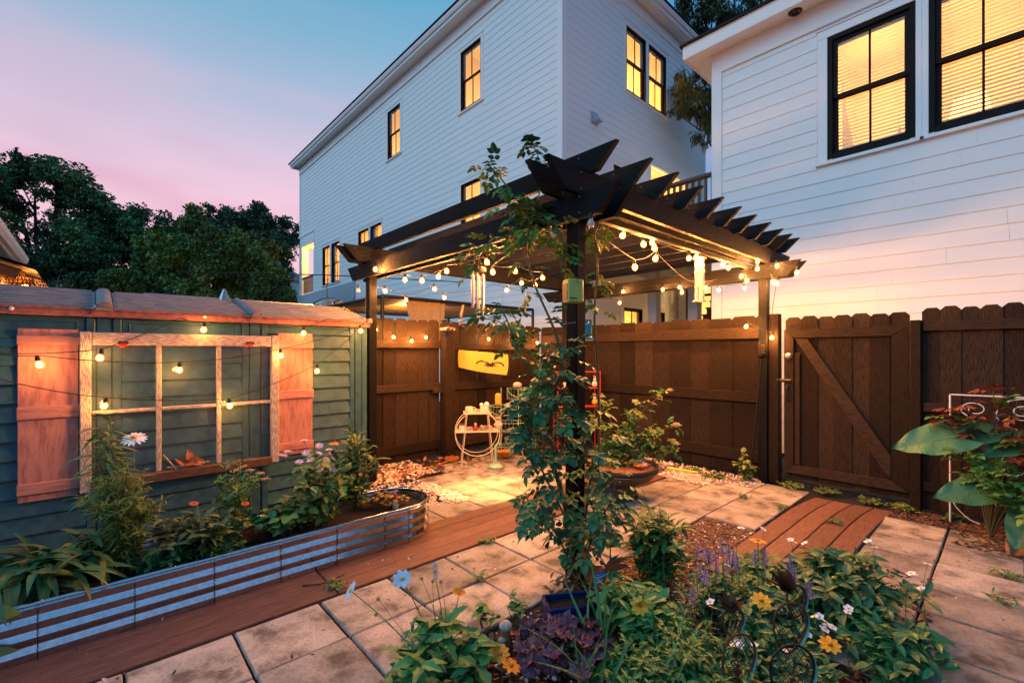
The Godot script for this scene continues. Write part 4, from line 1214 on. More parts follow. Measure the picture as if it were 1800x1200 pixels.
func strand(label: String, group: String, cords: Array, bulbs: Array, e: float, dark := []) -> void:
	var S := thing("string_light", label, "string lights", Vector3.ZERO, group)
	var g := Geo.new()
	for c: Array in cords: g.tube(c, 0.0032, -1.0, 5)
	part("cord", g.mesh(), M.cord, S)
	if not cache.has("bulb"):
		var b := Geo.new()
		b.lathe([Vector2(0, -0.024), Vector2(0.010, -0.022), Vector2(0.019, -0.0135), Vector2(0.0225, -0.001), Vector2(0.020, 0.011), Vector2(0.013, 0.020), Vector2(0.010, 0.026)], Vector3.ZERO, 14)
		cache["bulb"] = b.mesh()
		b = Geo.new()
		b.ball(Vector3(0, -0.001, 0), 0.0125, Vector3(1, 1.25, 1), 6, 10)
		cache["filament"] = b.mesh()
		b = Geo.new()
		b.lathe([Vector2(0.0, 0.025), Vector2(0.0115, 0.025), Vector2(0.013, 0.030), Vector2(0.013, 0.05), Vector2(0.008, 0.058), Vector2(0.004, 0.066), Vector2(0, 0.066)], Vector3.ZERO, 10)
		cache["socket"] = b.mesh()
	for i in bulbs.size():
		var p: Vector3 = bulbs[i]
		var tilt := Basis(Vector3(1, 0, 0), rnd(-0.25, 0.25)) * Basis(Vector3(0, 0, 1), rnd(-0.25, 0.25))
		var o := part("bulb", cache["bulb"], M.bulb_glass, S, Transform3D(tilt, p))
		part("filament", cache["filament"], M.bulb_glow, o)
		part("socket", cache["socket"], M.cord, o)
		lamp(o, Vector3.ZERO, Color(1.0, 0.64, 0.31), e, 0.02)
	for p: Vector3 in dark:
		var o := part("bulb", cache["bulb"], M.clear_tube, S, Transform3D(Basis(), p))
		part("socket", cache["socket"], M.cord, o)
	seat(S, (bulbs[0] as Vector3))

func run_cord(pts: Array, d := 0.03) -> Array: # a sagging cord from point to point
	var out := []
	for i in pts.size() - 1:
		var s := sag(pts[i], pts[i + 1], d)
		if i > 0: s.pop_front()
		out += s
	return out

func top(l: Array) -> Array: # where each bulb's socket meets the cord
	var r := []
	for p: Vector3 in l: r.append(p + Vector3(0, 0.06, 0))
	return r

func string_lights() -> void:
	var s1 := [Vector3(-0.265, 1.322, -4.31), Vector3(0.481, 1.269, -4.30), Vector3(1.205, 1.375, -4.31), Vector3(1.937, 1.616, -4.33)]
	var s2 := [Vector3(0.029, 1.364, -4.31), Vector3(0.641, 1.583, -4.33), Vector3(1.399, 1.577, -4.33)]
	var s3 := [Vector3(0.05, 1.03, -4.28), Vector3(0.811, 0.971, -4.28), Vector3(1.507, 1.233, -4.30)]
	var hook := Vector3(1.99, 1.70, -4.36)
	var c1 := run_cord([Vector3(-2.2, 1.75, -3.6)] + [Vector3(-0.55, 1.43, -4.2)] + top(s1) + [hook], 0.02)
	var c2 := run_cord([Vector3(-2.2, 1.70, -3.6), Vector3(-0.5, 1.40, -4.2)] + top([s2[0]]) + [Vector3(0.50, 1.675, -4.39)] + top([s2[1]]) + top([s2[2]]) + [Vector3(1.62, 1.72, -4.38), Vector3(2.0, 1.755, -4.40), Vector3(2.12, 1.85, -4.62), Vector3(2.17, 2.12, -4.72)], 0.015)
	var c3 := run_cord([Vector3(-2.2, 1.60, -3.6), Vector3(-0.5, 1.27, -4.2)] + top(s3) + [hook], 0.02)
	strand("black string lights drooping across the shed front and its old window", "warm string lights", [c1, c2, c3], s1 + s2 + s3, 0.085)
	var a := [Vector3(2.09, 2.239, -4.33), Vector3(2.30, 2.130, -4.11), Vector3(2.35, 2.10, -3.87), Vector3(2.4, 2.12, -3.66), Vector3(2.40, 2.15, -3.52), Vector3(2.338, 2.13, -2.86)]
	var b := [Vector3(2.30, 2.10, -4.79), Vector3(2.35, 2.075, -4.63), Vector3(2.586, 1.992, -4.60), Vector3(2.96, 2.150, -4.60), Vector3(3.10, 2.06, -4.60)]
	var ca := run_cord([Vector3(2.13, 2.36, -4.75)] + top(a) + [Vector3(2.3, 2.22, -2.2)], 0.02)
	var cb := run_cord([Vector3(2.24, 2.2, -4.72)] + top(b) + [Vector3(3.9, 2.3, -4.62), Vector3(5.38, 2.28, -4.66)], 0.03)
	strand("string lights along the far beam of the pergola near the shed corner", "warm string lights", [ca, cb], a + b, 0.55, [Vector3(2.115, 2.075, -4.79), Vector3(1.99, 2.44, -4.86)])
	var m := [Vector3(2.5, 2.085, -2.98), Vector3(2.863, 2.15, -3.09), Vector3(3.394, 2.15, -3.566), Vector3(3.612, 2.15, -3.57), Vector3(3.32, 2.15, -3.18), Vector3(3.656, 2.15, -4.1)]
	var cm := run_cord([Vector3(2.25, 2.36, -1.95)] + top([m[0], m[1], m[4], m[3], m[2], m[5]]) + [Vector3(3.9, 2.36, -4.6)], 0.02)
	strand("string lights zigzagging under the middle rafters of the pergola", "warm string lights", [cm], m, 0.75)
	var f := [Vector3(2.95, 2.285, -1.99), Vector3(3.24, 2.265, -1.99), Vector3(3.37, 2.30, -1.99), Vector3(3.39, 2.255, -1.98), Vector3(3.98, 2.255, -1.98), Vector3(4.10, 2.285, -1.97), Vector3(4.67, 2.285, -1.97), Vector3(4.83, 2.275, -1.98)]
	var f2 := [Vector3(3.10, 2.062, -1.98), Vector3(3.301, 2.15, -1.922)]
	var cf := run_cord([Vector3(2.3, 2.34, -1.98)] + top(f) + [Vector3(5.3, 2.33, -1.98)], 0.012)
	var cf2 := run_cord([Vector3(2.29, 2.30, -1.9)] + top(f2) + [Vector3(4.5, 2.14, -2.25), Vector3(5.3, 2.25, -2.3)], 0.02)
	strand("string lights clipped under the front beam beside the clear wind chime", "warm string lights", [cf, cf2], f + f2, 0.65, [Vector3(2.10, 2.14, -1.63), Vector3(2.06, 2.12, -1.88)])
	var r := [Vector3(5.15, 2.36, -1.81), Vector3(5.2, 2.29, -1.83), Vector3(5.30, 2.25, -2.033), Vector3(5.3, 2.195, -1.973), Vector3(5.3, 2.113, -1.997), Vector3(5.3, 2.123, -2.282), Vector3(5.3, 2.163, -2.434), Vector3(5.3, 2.203, -2.757), Vector3(5.3, 2.136, -2.728), Vector3(5.3, 2.198, -2.982), Vector3(5.3, 2.23, -3.568), Vector3(5.3, 2.081, -3.624)]
	var r2 := [Vector3(5.30, 2.311, -1.672), Vector3(5.33, 2.15, -1.72), Vector3(5.35, 2.135, -1.69), Vector3(5.3, 2.218, -1.49), Vector3(5.3, 1.688, -1.981), Vector3(5.34, 1.562, -1.735)]
	var cr := run_cord(top([r[0], r[1], r[2], r[3], r[4], r[5], r[6], r[8], r[7], r[9], r[10], r[11]]) + [Vector3(5.35, 2.25, -4.5)], 0.015)
	var cr2 := run_cord(top([r2[3], r2[0], r2[1], r2[2]]) + [Vector3(5.36, 1.9, -1.735)] + top([r2[5], r2[4]]), 0.015)
	strand("string lights looped along the pergola beam and post nearest the gate", "warm string lights", [cr, cr2], r + r2, 0.50)
	var w := [Vector3(2.519, 1.681, -5.2), Vector3(2.752, 1.595, -5.2), Vector3(3.005, 1.552, -5.2), Vector3(3.215, 1.602, -5.2), Vector3(4.286, 1.602, -5.2), Vector3(4.832, 1.551, -5.2), Vector3(5.25, 1.56, -5.15)]
	var cw := run_cord([Vector3(2.3, 1.75, -5.2)] + top(w), 0.02)
	strand("string lights strung low along the fence top behind the plant stands", "warm string lights", [cw], w, 0.34)


# --- beyond the yard ----------------------------------------------------------------------------------------------------

func behind_the_fence() -> void:
	# fabric canopy over the neighbours' patio
	var C := thing("patio_canopy", "tan fabric patio canopy on dark bars rising behind the brown fence", "canopy", Vector3.ZERO)
	var g := Geo.new()
	var a := Vector3(3.3, 2.28, -6.6); var b := Vector3(6.6, 2.28, -6.6); var c := Vector3(6.6, 2.28, -9.6); var d := Vector3(3.3, 2.28, -9.6); var t := Vector3(4.95, 2.52, -8.1)
	for e: Array in [[a, b], [b, c], [c, d], [d, a]]:
		for i in 6:
			for j in 6: # each slope sags a little
				var p := []
				for q: Array in [[i, j], [i + 1, j], [i + 1, j + 1], [i, j + 1]]:
					var u: float = q[0] / 6.0; var v: float = q[1] / 6.0
					p.append((e[0] as Vector3).lerp(e[1], u).lerp(t, v) + Vector3.DOWN * 0.10 * sin(PI * v) * sin(PI * u))
				g.quad(p[0], p[1], p[2], p[3])
	part("canopy_cloth", g.mesh(), M.canvas, C)
	g = Geo.new()
	for i in 20: # the drape gathered at its front corner
		var u0 := i / 20.0; var u1 := (i + 1) / 20.0
		var p0 := Vector3(lerpf(3.75, 4.55, u0), 2.30, -6.72 + 0.04 * sin(u0 * 25)); var p1 := Vector3(lerpf(3.75, 4.55, u1), 2.30, -6.72 + 0.04 * sin(u1 * 25))
		var q0 := Vector3(lerpf(3.95, 4.50, u0), 1.55, -6.72 + 0.03 * sin(u0 * 25)); var q1 := Vector3(lerpf(3.95, 4.50, u1), 1.55, -6.72 + 0.03 * sin(u1 * 25))
		g.quad(q0, q1, p1, p0)
	part("drape", g.mesh(), M.canvas, C)
	for p: Array in [[a, b], [b, c], [c, d], [d, a]]:
		g = Geo.new(); g.tube(p, 0.028, -1.0, 6); part("bar", g.mesh(), M.black_metal, C)
	for p: Vector3 in [a, b, c, d]:
		g = Geo.new(); g.tube([Vector3(p.x, 0, p.z), p], 0.03, -1.0, 6); part("pole", g.mesh(), M.black_metal, C)
	g = Geo.new(); g.tube([Vector3(4.75, 0.9, -6.9), Vector3(4.86, 2.3, -6.6)], 0.022, -1.0, 6); part("strut", g.mesh(), M.cream_metal, C)
	g = Geo.new()
	g.lathe([Vector2(0, 0), Vector2(0.09, 0.02), Vector2(0.11, 0.10), Vector2(0.06, 0.16), Vector2(0, 0.17)], Vector3(4.6, 2.35, -8.2), 12)
	part("lamp", g.mesh(), M.lamp_glow, C)
	lamp(C, Vector3(4.6, 2.3, -8.2), Color(1, 0.66, 0.34), 2.6, 0.08)
	seat(C, Vector3(4.95, 0, -8.1))
	# pendant lamp under the porch arch
	var P := thing("pendant_lamp", "lit pendant lamp hanging under the blue-grey porch arch", "lamp", Vector3.ZERO)
	g = Geo.new(); g.lathe([Vector2(0.14, 0), Vector2(0.10, 0.14), Vector2(0.03, 0.2), Vector2(0, 0.2)], Vector3(4.2, 2.52, -11.3), 12)
	part("lamp_shade", g.mesh(), M.canvas, P)
	g = Geo.new(); g.ball(Vector3(4.2, 2.53, -11.3), 0.05)
	part("bulb", g.mesh(), M.lamp_glow, P)
	lamp(P, Vector3(4.2, 2.53, -11.3), Color(1, 0.62, 0.28), 0.8, 0.05)
	g = Geo.new(); g.tube([Vector3(4.2, 2.7, -11.3), Vector3(4.2, 3.3, -11.3)], 0.008); g.tube([Vector3(1.5, 3.3, -13.2), Vector3(4.2, 3.3, -11.3), Vector3(7.3, 3.3, -10.0)], 0.012)
	part("cable", g.mesh(), M.cord, P)
	seat(P, Vector3(4.2, 2.5, -11.3))
	# the eave of the neighbouring house at the edge of the view
	var N := thing("neighbour_house", "pale house corner with white gutter jutting in above the shed roof", "house", Vector3.ZERO)
	bx("wall", N, Vector3(-5.0, 0, -10.2), Vector3(-1.3, 2.75, -6.4), M.siding, 0.0)
	g = Geo.new()
	var q := [Vector3(-0.80, 2.86, -6.05), Vector3(-0.80, 2.86, -10.4), Vector3(-3.0, 4.7, -10.4), Vector3(-3.0, 4.7, -6.05)]
	g.face(q, Vector3(-2, 0, -7)); 
	for k in q.size(): q[k] += Vector3(0, -0.1, 0)
	g.face(q, Vector3(-2, 9, -7))
	g.span(Vector3(-1.30, 2.75, -10.4), Vector3(-0.88, 2.77, -6.05))
	part("roof", g.mesh(), M.blue_grey, N)
	bx("fascia", N, Vector3(-0.88, 2.74, -10.4), Vector3(-0.85, 2.88, -6.05), M.trim)
	g = Geo.new()
	g.prism(PackedVector2Array([Vector2(0, 0), Vector2(0.05, 0), Vector2(0.085, 0.05), Vector2(0.095, 0.11), Vector2(0.085, 0.11), Vector2(0.07, 0.055), Vector2(0.045, 0.012), Vector2(0, 0.012)]), 4.35, Transform3D(Basis(Vector3(1, 0, 0), Vector3.UP, Vector3(0, 0, 1)), Vector3(-0.848, 2.76, -8.225)))
	part("gutter", g.mesh(), M.trim, N)
	seat(N, Vector3(-3, 0, -7.6))
	# roof corner of a garden pavilion with its woven pendant
	var V := thing("pavilion", "open wooden pavilion with glowing rafters behind the shed roof", "pavilion", Vector3.ZERO)
	for i in 6:
		g = Geo.new()
		var z := -7.0 - 0.35 * i
		g.prism(PackedVector2Array([Vector2(-2.6, 2.95), Vector2(-0.56, 2.27), Vector2(-0.60, 2.17), Vector2(-2.6, 2.83)]), 0.05, Transform3D(Basis(), Vector3(0, 0, z)))
		part("rafter", g.mesh(), M.brown_wood, V)
	g = Geo.new()
	g.face([Vector3(-2.6, 3.0, -6.85), Vector3(-0.45, 2.29, -6.85), Vector3(-0.45, 2.29, -9.0), Vector3(-2.6, 3.0, -9.0)], Vector3(-2, 0, -8)); g.face([Vector3(-2.6, 2.97, -6.85), Vector3(-0.45, 2.26, -6.85), Vector3(-0.45, 2.26, -9.0), Vector3(-2.6, 2.97, -9.0)], Vector3(-2, 9, -8))
	part("roof", g.mesh(), M.shed_roof, V)
	bx("beam", V, Vector3(-0.78, 2.05, -9.0), Vector3(-0.70, 2.19, -6.9), M.brown_wood)
	bx("post", V, Vector3(-0.80, 0, -7.0), Vector3(-0.69, 2.05, -6.9), M.brown_wood)
	seat(V, Vector3(-1.5, 0, -8))
	var D := thing("pendant_lamp", "woven dome pendant glowing under the pavilion roof", "lamp", Vector3.ZERO)
	g = Geo.new()
	var o := Vector3(-0.56, 2.06, -7.3)
	for i in 30:
		var an := TAU * i / 30.0
		var pts := []
		for k in 7: pts.append(o + Vector3(cos(an + k * 0.06) * 0.20 * cos(k / 6.0 * 1.4), 0.17 * sin(k / 6.0 * PI / 2), sin(an + k * 0.06) * 0.20 * cos(k / 6.0 * 1.4)))
		g.tube(pts, 0.004, -1.0, 4, false)
	for k in 6:
		var pts := []
		for i in 25: pts.append(o + Vector3(cos(TAU * i / 24.0) * 0.20 * cos(k / 6.0 * 1.4), 0.17 * sin(k / 6.0 * PI / 2), sin(TAU * i / 24.0) * 0.20 * cos(k / 6.0 * 1.4)))
		g.tube(pts, 0.005, -1.0, 4, false)
	part("lamp_shade", g.mesh(), M.brown_wood, D)
	g = Geo.new(); g.ball(o + Vector3(0, 0.055, 0), 0.035)
	part("bulb", g.mesh(), M.lamp_glow, D)
	lamp(D, o + Vector3(0, 0.055, 0), Color(1, 0.62, 0.26), 0.35, 0.03)
	seat(D, o)
	# a house far off among the trees
	var H := thing("distant_house", "pale house with blue-grey roof far off between the trees", "house", Vector3.ZERO)
	bx("wall", H, Vector3(8.2, 0, -50), Vector3(14.0, 7.9, -44), M.siding, 0.0)
	g = Geo.new()
	g.prism(PackedVector2Array([Vector2(-3.5, 0), Vector2(3.5, 0), Vector2(0, 2.2)]), 6.6, Transform3D(Basis(), Vector3(11.1, 7.9, -47)))
	part("roof", g.mesh(), M.blue_grey, H)
	for i in 3: bx("window", H, Vector3(8.9 + 1.7 * i, 5.8, -44), Vector3(9.8 + 1.7 * i, 7.2, -43.95), M.black_frame)
	seat(H, Vector3(11, 0, -47))


func clump(kind: int) -> ArrayMesh: # a spray of leaves about as wide as one unit
	var key := "clump%d" % kind
	if not cache.has(key):
		var g := Geo.new()
		for i in 16:
			var d := (rdir() + Vector3(0, 0.15, 0)).normalized()
			var o := rdir() * rnd(0.05, 0.42)
			var l := rnd(0.22, 0.36)
			if kind == 1:
				d = (Vector3(rnd(-1, 1), rnd(-0.9, 0.1), rnd(-1, 1))).normalized(); l = rnd(0.25, 0.42)
			g.leaf(o, d, (Vector3.UP + rdir() * 0.7).normalized(), l, l * (0.6 if kind == 0 else 0.26), 3, 0.8, 0.25, 0.25)
		cache[key] = g.mesh()
	return cache[key]

func tree(called: String, label: String, group: String, base: Vector3, tr: float, blobs: Array, n: int, size: float, k0: Color, k1: Color, kind := 0) -> void:
	var T := thing(called, label, "tree", Vector3.ZERO, group)
	var mid := Vector3.ZERO
	for b: Array in blobs: mid += b[0] / blobs.size()
	var fork := Vector3(lerpf(base.x, mid.x, 0.5), lerpf(base.y, mid.y, 0.5), lerpf(base.z, mid.z, 0.5))
	var g := Geo.new()
	g.tube(bez([base, base.lerp(fork, 0.5) + Vector3(rnd(-0.2, 0.2), 0, rnd(-0.2, 0.2)), fork]), tr, tr * 0.65, 9)
	part("trunk", g.mesh(), M.bark, T)
	var xfs := []; var cols := []
	for b: Array in blobs:
		g = Geo.new()
		var e: Vector3 = b[0]
		g.tube(bez([fork, fork.lerp(e, 0.5) + rdir() * 0.3, e]), tr * 0.45, tr * 0.12, 6)
		for i in 5: g.tube([fork.lerp(e, rnd(0.6, 1.0)), e + rdir() * b[1] * 0.8], tr * 0.12, tr * 0.03, 4)
		part("limb", g.mesh(), M.bark, T)
	var total := 0.0
	for b: Array in blobs: total += b[1] * b[1]
	for b: Array in blobs:
		var m := int(n * b[1] * b[1] / total)
		var hubs := []
		for i in 12: hubs.append(b[0] + rdir() * b[1] * rnd(0.6, 1.1) * Vector3(1, 0.8, 1))
		for i in m:
			var h: Vector3 = hubs[rng.randi() % 12]
			var p: Vector3 = h + rdir() * b[1] * 0.34 * pow(rng.randf(), 0.6)
			var s := size * rnd(0.6, 1.25)
			xfs.append(Transform3D(Basis(Vector3.UP, rnd(0, TAU)) * Basis(Vector3.RIGHT, rnd(-0.5, 0.5)) * Basis().scaled(Vector3.ONE * s), p))
			var t := clampf(0.5 + 0.45 * sin(h.x * 1.7 + h.y * 2.3 + h.z) + rnd(-0.35, 0.35), 0, 1)
			cols.append(k0.lerp(k1, t))
	multi("crown", clump(kind), M.tree_leaf, xfs, T, cols)
	seat(T, base)

func trees() -> void:
	var G := "trees behind the shed"
	var V := func(x: float, y: float, z: float, r: float) -> Array: return [Vector3(x, y, z), r]
	var dark := Color(0.034, 0.095, 0.042); var dark2 := Color(0.12, 0.25, 0.09)
	tree("maple_tree", "tallest dark maple, rising at the edge over the pavilion roof", G, Vector3(-2.2, 0, -35.5), 0.35, [V.call(-2.4, 10.2, -36, 1.9), V.call(-3.6, 11.0, -36.9, 1.7), V.call(-1.5, 10.6, -35.2, 1.5), V.call(-0.2, 9.9, -35.3, 1.6), V.call(-2.3, 7.4, -34.6, 2.3), V.call(-0.3, 7.6, -34.2, 2.1), V.call(-3.2, 5.2, -35.4, 2.3), V.call(-1.0, 5.0, -34.8, 2.3), V.call(0.5, 8.4, -34.7, 1.5), V.call(-4.9, 8.4, -36.5, 2.4)], 4600, 0.62, dark, dark2)
	tree("maple_tree", "dark maple of middle height between the tallest maple and the pale tree", G, Vector3(1.9, 0, -36), 0.28, [V.call(1.55, 9.0, -36.5, 1.7), V.call(2.6, 8.3, -35.6, 1.6), V.call(1.4, 6.6, -35.3, 2.0), V.call(3.2, 9.0, -36.3, 1.5), V.call(0.6, 7.4, -37, 1.7), V.call(3.2, 6.4, -36.0, 1.9), V.call(2.1, 4.5, -35, 2.0)], 3600, 0.6, dark, dark2)
	tree("acacia_tree", "lighter feathery green tree standing in front of the dark maples", G, Vector3(2.6, 0, -18), 0.12, [V.call(1.9, 4.85, -19.2, 0.85), V.call(2.6, 5.1, -18.0, 0.95), V.call(3.25, 4.6, -17.4, 0.8), V.call(2.25, 4.0, -18.2, 0.95), V.call(3.9, 4.45, -17.4, 0.75), V.call(1.6, 4.0, -19.5, 0.8), V.call(3.0, 3.8, -17.6, 0.95), V.call(4.3, 3.7, -17.0, 0.8)], 3300, 0.42, Color(0.055, 0.14, 0.035), Color(0.15, 0.28, 0.06))
	tree("oak_tree", "rounded dark oak next to the tall white house", G, Vector3(7.6, 0, -38), 0.3, [V.call(6.7, 10.0, -35.9, 1.5), V.call(7.8, 10.5, -34.8, 1.5), V.call(9.0, 9.7, -33.8, 1.5), V.call(5.8, 10.3, -36.7, 1.3), V.call(9.5, 8.7, -33.3, 1.6), V.call(7.5, 8.7, -35.1, 1.9), V.call(8.6, 7.0, -34.6, 1.9), V.call(6.4, 8.0, -36.2, 1.6)], 4000, 0.58, dark, Color(0.05, 0.13, 0.065))
	tree("ash_tree", "slender green tree crowding the far porch of the tall white house", G, Vector3(5.9, 0, -25), 0.12, [V.call(6.0, 6.2, -24.5, 1.0), V.call(5.7, 5.0, -24.8, 1.0), V.call(6.3, 4.4, -25.2, 1.1), V.call(6.6, 7.1, -26.2, 0.8)], 1500, 0.5, Color(0.022, 0.06, 0.02), Color(0.06, 0.11, 0.03))
	G = "shrubs behind the shed"
	for s: Array in [["bush", "bright rounded green bush showing over the shed roof by the big rib", Vector3(0.6, 3.55, -18.4), 0.55], ["bush", "dark bush over the shed roof beside the pavilion lamp", Vector3(-0.2, 3.35, -19.0), 0.6], ["bush", "low dark bush behind the vent cone on the shed roof", Vector3(3.6, 3.5, -21), 0.9], ["bush", "broad dark bush below the distant pale house", Vector3(4.9, 3.4, -20), 0.9], ["bush", "tangled bush at the foot of the feathery tree", Vector3(2.1, 3.05, -18.6), 0.8]]:
		var B := thing(s[0], s[1], "bush", Vector3.ZERO, G)
		var g := Geo.new()
		var p: Vector3 = s[2]
		for i in 5: g.tube([Vector3(p.x + rnd(-0.2, 0.2), 0, p.z), p + rdir() * s[3] * 0.6], 0.05, 0.02, 5)
		part("stem", g.mesh(), M.bark, B)
		var xfs := []; var cols := []
		var bright: bool = (s[1] as String).begins_with("bright")
		for i in 520:
			var d: Vector3 = rdir() * s[3] * pow(rng.randf(), 0.4) * Vector3(1, 0.85, 1)
			xfs.append(Transform3D(Basis(Vector3.UP, rnd(0, TAU)) * Basis().scaled(Vector3.ONE * rnd(0.2, 0.34)), p + d))
			cols.append((Color(0.07, 0.15, 0.03) if bright else Color(0.025, 0.06, 0.022)) * rnd(0.6, 1.5))
		multi("foliage", clump(0), M.tree_leaf, xfs, B, cols)
		seat(B, Vector3(p.x, 0, p.z))
	var Y := thing("yucca", "spiky grey-green yucca poking above the shed roof", "plant", Vector3.ZERO)
	var g := Geo.new()
	for i in 110:
		g.col = Color(0.05, 0.10, 0.06) * rnd(0.7, 1.4)
		var d := Vector3(rnd(-1, 1), rnd(0.1, 0.9), rnd(-1, 1)).normalized()
		g.leaf(Vector3(-0.45 + rnd(-0.25, 0.25), 2.5, -12.6), d, Vector3.UP, rnd(0.35, 0.6), 0.03, 3, 0.6, 0.3, 0.15)
	part("foliage", g.mesh(), M.leaf, Y)
	g = Geo.new(); g.tube([Vector3(-0.45, 0, -12.6), Vector3(-0.45, 2.5, -12.6)], 0.09, 0.07, 7)
	part("trunk", g.mesh(), M.bark, Y)
	seat(Y, Vector3(-0.45, 0, -12.6))
	tree("locust_tree", "feathery tree lit amber, reaching over the passage between the two white houses", "", Vector3(15.6, 0, -4.6), 0.22, [V.call(11.8, 8.5, -5.85, 0.5), V.call(12.1, 8.0, -5.6, 0.6), V.call(11.45, 7.95, -5.8, 0.42), V.call(12.3, 7.4, -5.45, 0.55), V.call(16.7, 13.6, -6.4, 1.2), V.call(15.5, 13.3, -7.3, 0.9), V.call(17.8, 13.9, -5.4, 1.4), V.call(15.6, 12.6, -6.8, 0.8), V.call(17.6, 15.7, -7.0, 1.5), V.call(12.6, 8.8, -5.6, 0.5)], 3400, 0.36, Color(0.035, 0.06, 0.018), Color(0.10, 0.11, 0.03), 1)


# --- things in the yard -------------------------------------------------------------------------------------------------

func furnishings() -> void:
	var g: Geo
	# metal-tube wind chime
	var C := thing("wind_chime", "metal-tube wind chime with red wooden top under the rose branches", "wind chime", Vector3.ZERO)
	var o := Vector3(2.31, 2.075, -2.94)
	g = Geo.new(); g.lathe([Vector2(0, -0.012), Vector2(0.062, -0.012), Vector2(0.066, 0.006), Vector2(0.058, 0.016), Vector2(0, 0.016)], o, 20)
	part("top_disc", g.mesh(), M.shed_trim, C)
	g = Geo.new(); g.lathe([Vector2(0, 0), Vector2(0.03, 0), Vector2(0.03, 0.012), Vector2(0, 0.012)], o - Vector3(0, 0.24, 0), 14)
	g.tube([o, o - Vector3(0, 0.38, 0)], 0.0015, -1.0, 3); g.ball(o - Vector3(0, 0.385, 0), 0.014)
	part("striker", g.mesh(), M.shed_trim, C)
	for i in 6:
		var an := TAU * i / 6.0 + 0.3
		var p := o + Vector3(cos(an) * 0.048, -0.04, sin(an) * 0.048)
		g = Geo.new(); g.tube([p, p - Vector3(0, [0.30, 0.34, 0.37, 0.27, 0.24, 0.32][i], 0)], 0.0095, -1.0, 10); g.tube([p, p + Vector3(0, 0.04, 0)], 0.001, -1.0, 3)
		part("tube", g.mesh(), M.steel, C)
	g = Geo.new()
	for i in 3: g.tube([o + Vector3(cos(i * 2.1) * 0.05, 0.012, sin(i * 2.1) * 0.05), o + Vector3(0, 0.13, 0)], 0.0012, -1.0, 3)
	part("cord", g.mesh(), M.cord, C)
	seat(C, o)
	# clear wind chime
	C = thing("wind_chime", "tall clear-tubed wind chime hanging from the front beam near the gate", "wind chime", Vector3.ZERO)
	o = Vector3(4.20, 2.285, -1.985)
	for y: float in [0.0, -0.13, -0.265, -0.40]:
		g = Geo.new(); g.lathe([Vector2(0.030, -0.005), Vector2(0.062 if y == 0.0 or y < -0.39 else 0.046, -0.005), Vector2(0.062 if y == 0.0 or y < -0.39 else 0.046, 0.005), Vector2(0.030, 0.005), Vector2(0.030, -0.005)], o + Vector3(0, y, 0), 18)
		part("ring", g.mesh(), M.cream_metal, C)
	for i in 7:
		var an := TAU * i / 7.0
		g = Geo.new(); g.tube([o + Vector3(cos(an) * 0.037, -0.004, sin(an) * 0.037), o + Vector3(cos(an) * 0.037, -0.395, sin(an) * 0.037)], 0.0085, -1.0, 8)
		part("tube", g.mesh(), M.clear_tube if i % 2 else M.steel, C)
	g = Geo.new()
	for i in 3: g.tube([o + Vector3(cos(i * 2.1) * 0.05, 0.0, sin(i * 2.1) * 0.05), o + Vector3(0, 0.075, 0)], 0.0012, -1.0, 3)
	part("cord", g.mesh(), M.cord, C)
	seat(C, o)
	# lime box on the post
	C = thing("bird_box", "lime green wooden box with dark slot fixed to the near pergola post", "nest box", Vector3.ZERO)
	var bas := Basis(Vector3.UP, -0.35)
	g = Geo.new(); g.box(Vector3(2.115, 1.768, -1.775), Vector3(0.105, 0.138, 0.075), 0.006, bas)
	part("body", g.mesh(), M.lime_paint, C)
	g = Geo.new(); g.box(Vector3(2.115, 1.722, -1.775) + bas * Vector3(-0.02, 0, 0.037), Vector3(0.05, 0.006, 0.006), 0.0, bas); g.box(Vector3(2.115, 1.77, -1.775) + bas * Vector3(-0.053, -0.01, 0), Vector3(0.004, 0.10, 0.06), 0.0, bas)
	part("slot", g.mesh(), M.black_metal, C)
	g = Geo.new(); g.tube([Vector3(2.115, 1.80, -1.775) + bas * Vector3(-0.02, 0, 0.04), Vector3(2.115, 1.845, -1.775) + bas * Vector3(0, 0, 0.04), Vector3(2.115, 1.80, -1.775) + bas * Vector3(0.02, 0, 0.04)], 0.002, -1.0, 4); g.ball(Vector3(2.13, 1.842, -1.775), 0.008)
	part("wire", g.mesh(), M.steel, C)
	seat(C, Vector3(2.115, 1.70, -1.775))
	# teal feeder
	C = thing("feeder", "teal glazed bird feeder wired behind the near pergola post", "bird feeder", Vector3.ZERO)
	g = Geo.new(); g.lathe([Vector2(0, 0), Vector2(0.034, 0.002), Vector2(0.038, 0.01), Vector2(0.030, 0.016), Vector2(0.026, 0.03), Vector2(0.030, 0.13), Vector2(0.0, 0.13)], Vector3(2.425, 1.49, -1.91), 16)
	part("body", g.mesh(), M.teal, C)
	g = Geo.new(); g.lathe([Vector2(0.02, -0.012), Vector2(0.046, -0.006), Vector2(0.046, 0.0), Vector2(0, 0.0)], Vector3(2.425, 1.49, -1.91), 16)
	part("dish", g.mesh(), M.white_china, C)
	g = Geo.new(); g.tube(bez([Vector3(2.17, 1.585, -1.80), Vector3(2.16, 1.58, -1.89), Vector3(2.27, 1.58, -1.80), Vector3(2.40, 1.605, -1.88)], 5), 0.0015, -1.0, 4)
	part("wire", g.mesh(), M.steel, C)
	seat(C, Vector3(2.425, 1.48, -1.91))
	# yellow painted sheet hung by the fence, with black scrollwork
	C = thing("hanging_sign", "yellow metal sheet with black scroll ornament hung before the fence", "sign", Vector3.ZERO)
	var tl := Vector3(3.74, 1.44, -5.19); var tr := Vector3(4.14, 1.385, -4.62); var br := Vector3(4.13, 1.10, -4.63); var bl := Vector3(3.74, 1.20, -5.19)
	var nn := (tr - tl).cross(bl - tl).normalized()
	if nn.z < 0.0: nn = -nn
	g = Geo.new()
